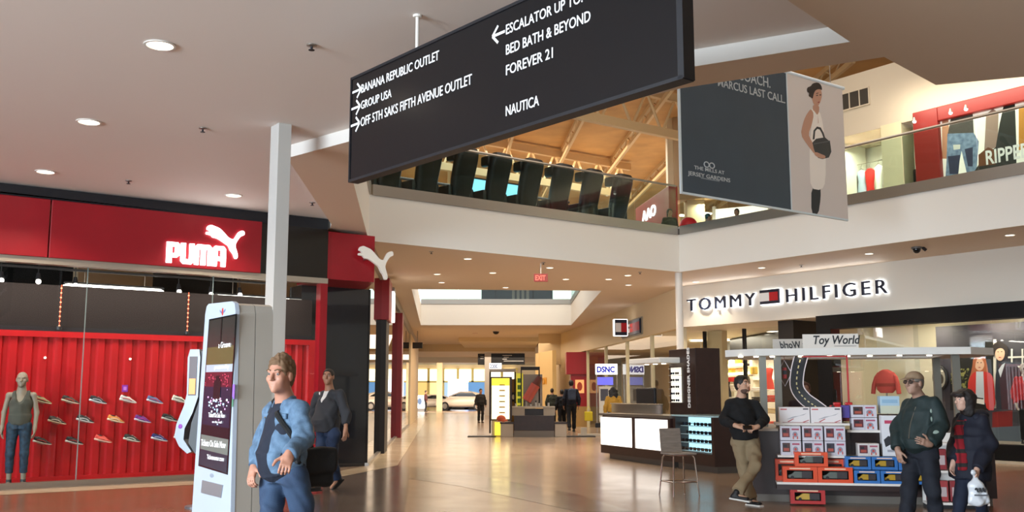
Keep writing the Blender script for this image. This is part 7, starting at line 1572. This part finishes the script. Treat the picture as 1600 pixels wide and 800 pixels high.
def tartan():
    m = D.materials.new('red_tartan'); m.use_nodes = True; n = m.node_tree.nodes; L = m.node_tree.links; b = n['Principled BSDF']; b.inputs['Roughness'].default_value = .9
    tc = n.new('ShaderNodeTexCoord'); sx = n.new('ShaderNodeSeparateXYZ'); L.new(tc.outputs['Object'], sx.inputs[0])
    def band(src, sc, off, lo):
        a = n.new('ShaderNodeMath'); a.operation = 'MULTIPLY_ADD'; a.inputs[1].default_value = sc; a.inputs[2].default_value = off; L.new(src, a.inputs[0])
        f = n.new('ShaderNodeMath'); f.operation = 'FRACT'; L.new(a.outputs[0], f.inputs[0]); g_ = n.new('ShaderNodeMath'); g_.operation = 'LESS_THAN'; g_.inputs[1].default_value = lo; L.new(f.outputs[0], g_.inputs[0]); return g_.outputs[0]
    h1 = band(sx.outputs['Z'], 7.0, .1, .28); v1 = band(sx.outputs['X'], 12.0, .2, .3)
    mx = n.new('ShaderNodeMixRGB'); mx.inputs[1].default_value = lin('#8e1420'); mx.inputs[2].default_value = lin('#2e2a28'); L.new(h1, mx.inputs[0])
    m2 = n.new('ShaderNodeMixRGB'); m2.blend_type = 'MULTIPLY'; m2.inputs[2].default_value = (.5, .45, .5, 1); L.new(v1, m2.inputs[0]); L.new(mx.outputs[0], m2.inputs[1]); L.new(m2.outputs[0], b.inputs['Base Color']); return m
sp_ = [snap(co, px3(px, py, y0), (-.35, -1, 0), .008) for px, py in ((1503, 660), (1501, 672), (1500, 684), (1501, 696), (1502, 708), (1503, 720), (1504, 731))]
sdf_obj('tartan_scarf', [(('ek', g.J['neck'] - g.U * .05, g.J['neck'] + g.U * .0, (.115, .1), (.095, .085), g.R), 1, .02)] + [(('ec', sp_[i], sp_[i + 1], (.075, .02), (.075, .018), A(1, .2, 0)), 1, .02) for i in range(len(sp_) - 1)], .007, tartan(), g.o, o, .003, 20, 3)
sdf_obj('trousers', g.trousers(.012, .97, .01), .009, mat('dark_navy_jeans', '#141c30', .85), g.o, o, .005, 20, 9); g.shoes(o, mat('dark_shoe', '#1c1a1a', .5), mat('dark_sole', '#0f0f0f', .6))
bc = px3(1529, 768, y0 - .40); b_ = D.objects.new('plastic_bag', None); COL.objects.link(b_); b_.location = tuple(bc); tag(b_, 'white plastic carrier bag with dark scribbled print held by the woman', 'bag')
PB = mat('white_polythene', '#c9ccd0', .3, bump=.3, bscale=30)
sdf_obj('bag_body', [(('ec', bc - A(0, 0, .09), bc + A(-.02, 0, .05), (.115, .055), (.085, .045), A(1, 0, 0)), 1, .04), (('c', bc + A(-.02, 0, .08), bc + A(-.035, 0, .17), .05, .018), 1, .04)], .008, PB, bc, b_, .008, 30, 4)
mb = MB(); top = J['wr_l'] + J['hd_l'] * .09 - bc; mb.tube([Vector((-.035, 0, .165)), Vector(top * .5 + A(-.03, 0, .1)), Vector(top)], .011, PB, 8); mb.ball((-.045, -.01, .19), (.028, .02, .03), PB, 10); mb.obj('knotted_handle', b_, True)
mb = MB(); BI = mat('bag_ink', '#20242a', .5)
mb.tube([Vector((-.06 + .11 * t + .0, -.062 - .004 * math.sin(3 * t), .02 + .02 * math.sin(t * 20))) for t in [i / 24 for i in range(25)]], .007, BI, 6); mb.tube([Vector((-.07, -.06, -.03)), Vector((0, -.068, -.032)), Vector((.07, -.06, -.03))], .008, mat('bag_ink_grey', '#6a6e74', .5), 6); mb.obj('print', b_, True)

# ---- simpler figures, near to far
def simple(root, az, h, label, sk='#a87e68', top='#20242c', bottom='#1a1c22', hair='#1c1512', long=False, stride=.0, w=1.05, vox=.012, hem=.88, coat=False, hands=True, legs=True, sleeve=.95, tilt=0.0, wid=1.0):
    g = Fig(root, az, h, w, stride); g.hf = unit(g.F + A(0, 0, tilt))
    zz = root[2] if len(root) > 2 else 0
    o = person(g, label, sk, vox, hands)
    (g.hair_long(o, mat('hair_' + hair, hair, .6), .3, vox, wid) if long else g.hair_short(o, mat('hair_' + hair, hair, .6), .01, 0, vox, .008, .002))
    sdf_obj('coat' if coat else 'top', g.torso(.03, .02, hem=zz + (hem if not coat else .7) * g.k) + g.sleeves(.022, sleeve, .006), vox, mat('garment_' + top, top, .85), g.o, o, .006, 20, 3)
    sdf_obj('trousers', g.trousers(.016, .97, .006), vox, mat('garment_' + bottom, bottom, .85), g.o, o, .005, 20, 4)
    if legs: g.shoes(o, mat('dark_shoe', '#1c1a1a', .5), mat('dark_sole', '#0f0f0f', .6))
    return g, o
g, o = simple((2.33, 39.5), -4, 1.98, 'tall man in navy jacket with backpack walking away down the corridor, seen from behind', top='#121626', bottom='#0e1016', stride=.18, vox=.014)
sdf_obj('backpack', [(('b', g.J['chest'] - g.F * .22, (.15, .08, .22), np.stack([g.R, g.F, g.U]), .05), 1, .02)], .014, mat('backpack_grey', '#3a4458', .8), g.o, o, .01, 15, 2)
yb = thing('shopping_bag', 'bright yellow shopping bag hanging beside the tall man walking away', 'bag', T(2.98, 39.3, .42))
mb = MB(); mb.box((-.16, -.06, 0), (.16, .06, .36), mat('yellow_bag', '#e0c820', .5), bev=.03); mb.obj('bag_body', yb)
mb = MB(); mb.tube([(-.08, 0, .35), (-.06, 0, .5), (.0, 0, .56), (.06, 0, .5), (.08, 0, .35)], .01, MATS['yellow_bag'], 6); mb.obj('handle', yb)
simple((1.98, 39.9), -10, 1.62, 'person in black coat walking close beside the tall man with the backpack', top='#0c0d12', bottom='#0c0d10', stride=.1, vox=.014, coat=True)
simple((1.85, 46.5), 10, 1.7, 'person in dark green coat farther down the corridor, left of the tall man', top='#23281f', bottom='#17181a', stride=.1, vox=.016, coat=True)
g, o = simple((3.18, 31.6), 0, 1.66, 'long haired woman in mustard jacket seen from behind, left of the glowing counter', top='#a07a28', bottom='#14141a', hair='#120e0e', long=True, vox=.012, wid=1.7)
simple((-1.62, 52.0), 160, 1.72, 'dark dressed person at the left of the yellow light box', top='#17191c', bottom='#101114', vox=.016, coat=True)
simple((-7.2, 84.0), 80, 1.75, 'far person in maroon standing left of the cream column', top='#4a2226', bottom='#1a1a20', vox=.02)
simple((4.35, 14.95), 185, 1.62, 'reddish haired seller behind the toy stall boxes', top='#3a2a30', bottom='#1a1a20', hair='#5a3426', vox=.01, sk='#b48a78', long=True)
# upper level visitors
simple((4.98, 31.0, Z_UP), 170, 1.66, 'long haired woman on the upper level beside the red shop sign', top='#2c2e22', bottom='#1a1a1a', hair='#231612', long=True, vox=.012)
simple((6.3, 31.6, Z_UP), 95, 1.62, 'woman in orange top on the upper level under the banner', top='#d8562c', bottom='#1e1e22', hair='#140f0e', vox=.012)
simple((6.9, 32.4, Z_UP), 150, 1.6, 'dark haired visitor on the upper level, right of the orange topped woman', top='#3a3630', bottom='#1a1a1a', vox=.012)
simple((7.15, 31.2, Z_UP), 200, 1.7, 'visitor in teal jacket on the upper level under the banner bottom', top='#1f7f82', bottom='#1a1a1a', vox=.012)
t = thing('red_pushchair', 'rounded bright red pushchair hood on the upper level near the slab corner', 'pushchair', T(5.35, 29.8, Z_UP, 20))
mb = MB(); mb.ball((0, 0, .95), (.28, .26, .24), mat('bright_red_hood', '#e02434', .5), 18); mb.obj('hood', t, True)
mb = MB(); mb.box((-.3, -.25, .45), (.3, .35, .9), BLACKM, bev=.06); mb.obj('seat', t)
for sx in (-.3, .3):
    for sy in (-.3, .35): mb = MB(); mb.cyl((sx - .03, sy, .14), (sx + .03, sy, .14), .14, BLACKM, seg=18); mb.cyl((sx, sy, .14), (sx * .8, sy * .6, .5), .02, STEEL, seg=8); mb.obj('wheel', t)

# ---- mannequins
def mannequin(root, az, h, label, col, vox=.008): 
    g = Fig(root, az, h, .92); m = mat('mannequin_' + col, col, .5); o = person(g, label, m, vox, True, name='mannequin', cat='mannequin'); return g, o
mp = PF.w(.33, .36, 0)
g, o = mannequin((mp.x, mp.y, .0), 162, 1.80, 'grey mannequin in olive tank top and patterned leggings in the red store window', '#8f8272', .008)
sdf_obj('tank_top', g.torso(.02, .0, hem=.93) + [(('c', g.J['neck'] + g.U * .03 + g.F * .02, g.J['chest'] + g.F * .16 + g.U * .06, .085, .06), -1, .02), (('e', g.J['sh_r'] + g.R * .03, (.085, .12, .13), np.stack([g.R, g.F, g.U])), -1, .02), (('e', g.J['sh_l'] - g.R * .03, (.085, .12, .13), np.stack([g.R, g.F, g.U])), -1, .02)], .009, mat('olive_grey_jersey', '#4a4a42', .85), g.o, o, .006, 18, 3)
sdf_obj('leggings', g.trousers(.006, .7), .009, mat('patterned_leggings', '#0e1726', .7, col2='#22425a', vscale=22), g.o, o); g.shoes(o, mat('grey_trainer', '#3c3c3e', .6), mat('white_sole', '#d8d6d0', .5), 'trainer')
mp = TW.w(9.55, .75, .38)
g, o = mannequin((mp.x, mp.y, .38), 190, 1.72, 'white mannequin in red jacket, black trousers and sunglasses at the right picture edge', '#d2cabf', .009)
g.hair_short(o, mat('mannequin_hair', '#e0d8c8', .6), .008, 0, .009)
sdf_obj('white_top', g.torso(.012, .0, hem=1.3), .011, mat('white_cotton', '#d8d8d6', .8), g.o, o)
sdf_obj('red_jacket', g.torso(.03, .0, hem=1.32) + g.sleeves(.02, .96, .008) + [(('b', g.J['chest'] + g.F * .2 - g.U * .1, (.06, .16, .36), np.stack([g.R, g.F, g.U]), .02), -1, .02)], .01, mat('red_jacket_cloth', '#c4242a', .7), g.o, o, .006, 20, 3)
sdf_obj('black_trousers', g.trousers(.01, .97), .01, mat('garment_#101014', '#101014', .85), g.o, o); g.shoes(o, mat('dark_shoe', '#1c1a1a', .5), mat('dark_sole', '#0f0f0f', .6))
mb = MB()
for q in (-1, 1): mb.ball(g.hp(q * .033, .098, .012) - g.o, (.028, .012, .022), BLACKM, 10)
mb.obj('sunglasses', o)
mp = USW.w(4.6, .5, Z_UP)
g, o = mannequin((mp.x, mp.y, Z_UP), 215, 1.72, 'dark mannequin with dark red hat in the narrow teal window bay, upper level', '#2a2826', .012)
sdf_obj('hat', [(('e', g.hp(0, -.01, .07), (.1, .12, .08), np.stack(g.head_axes())), 1, .02)], .012, mat('dark_red_felt', '#7a1e22', .8), g.o, o)
sdf_obj('dark_coat', g.torso(.03, 0, hem=Z_UP + .7) + g.sleeves(.02, .95), .013, mat('garment_#1c1a1c', '#1c1a1c', .85), g.o, o)
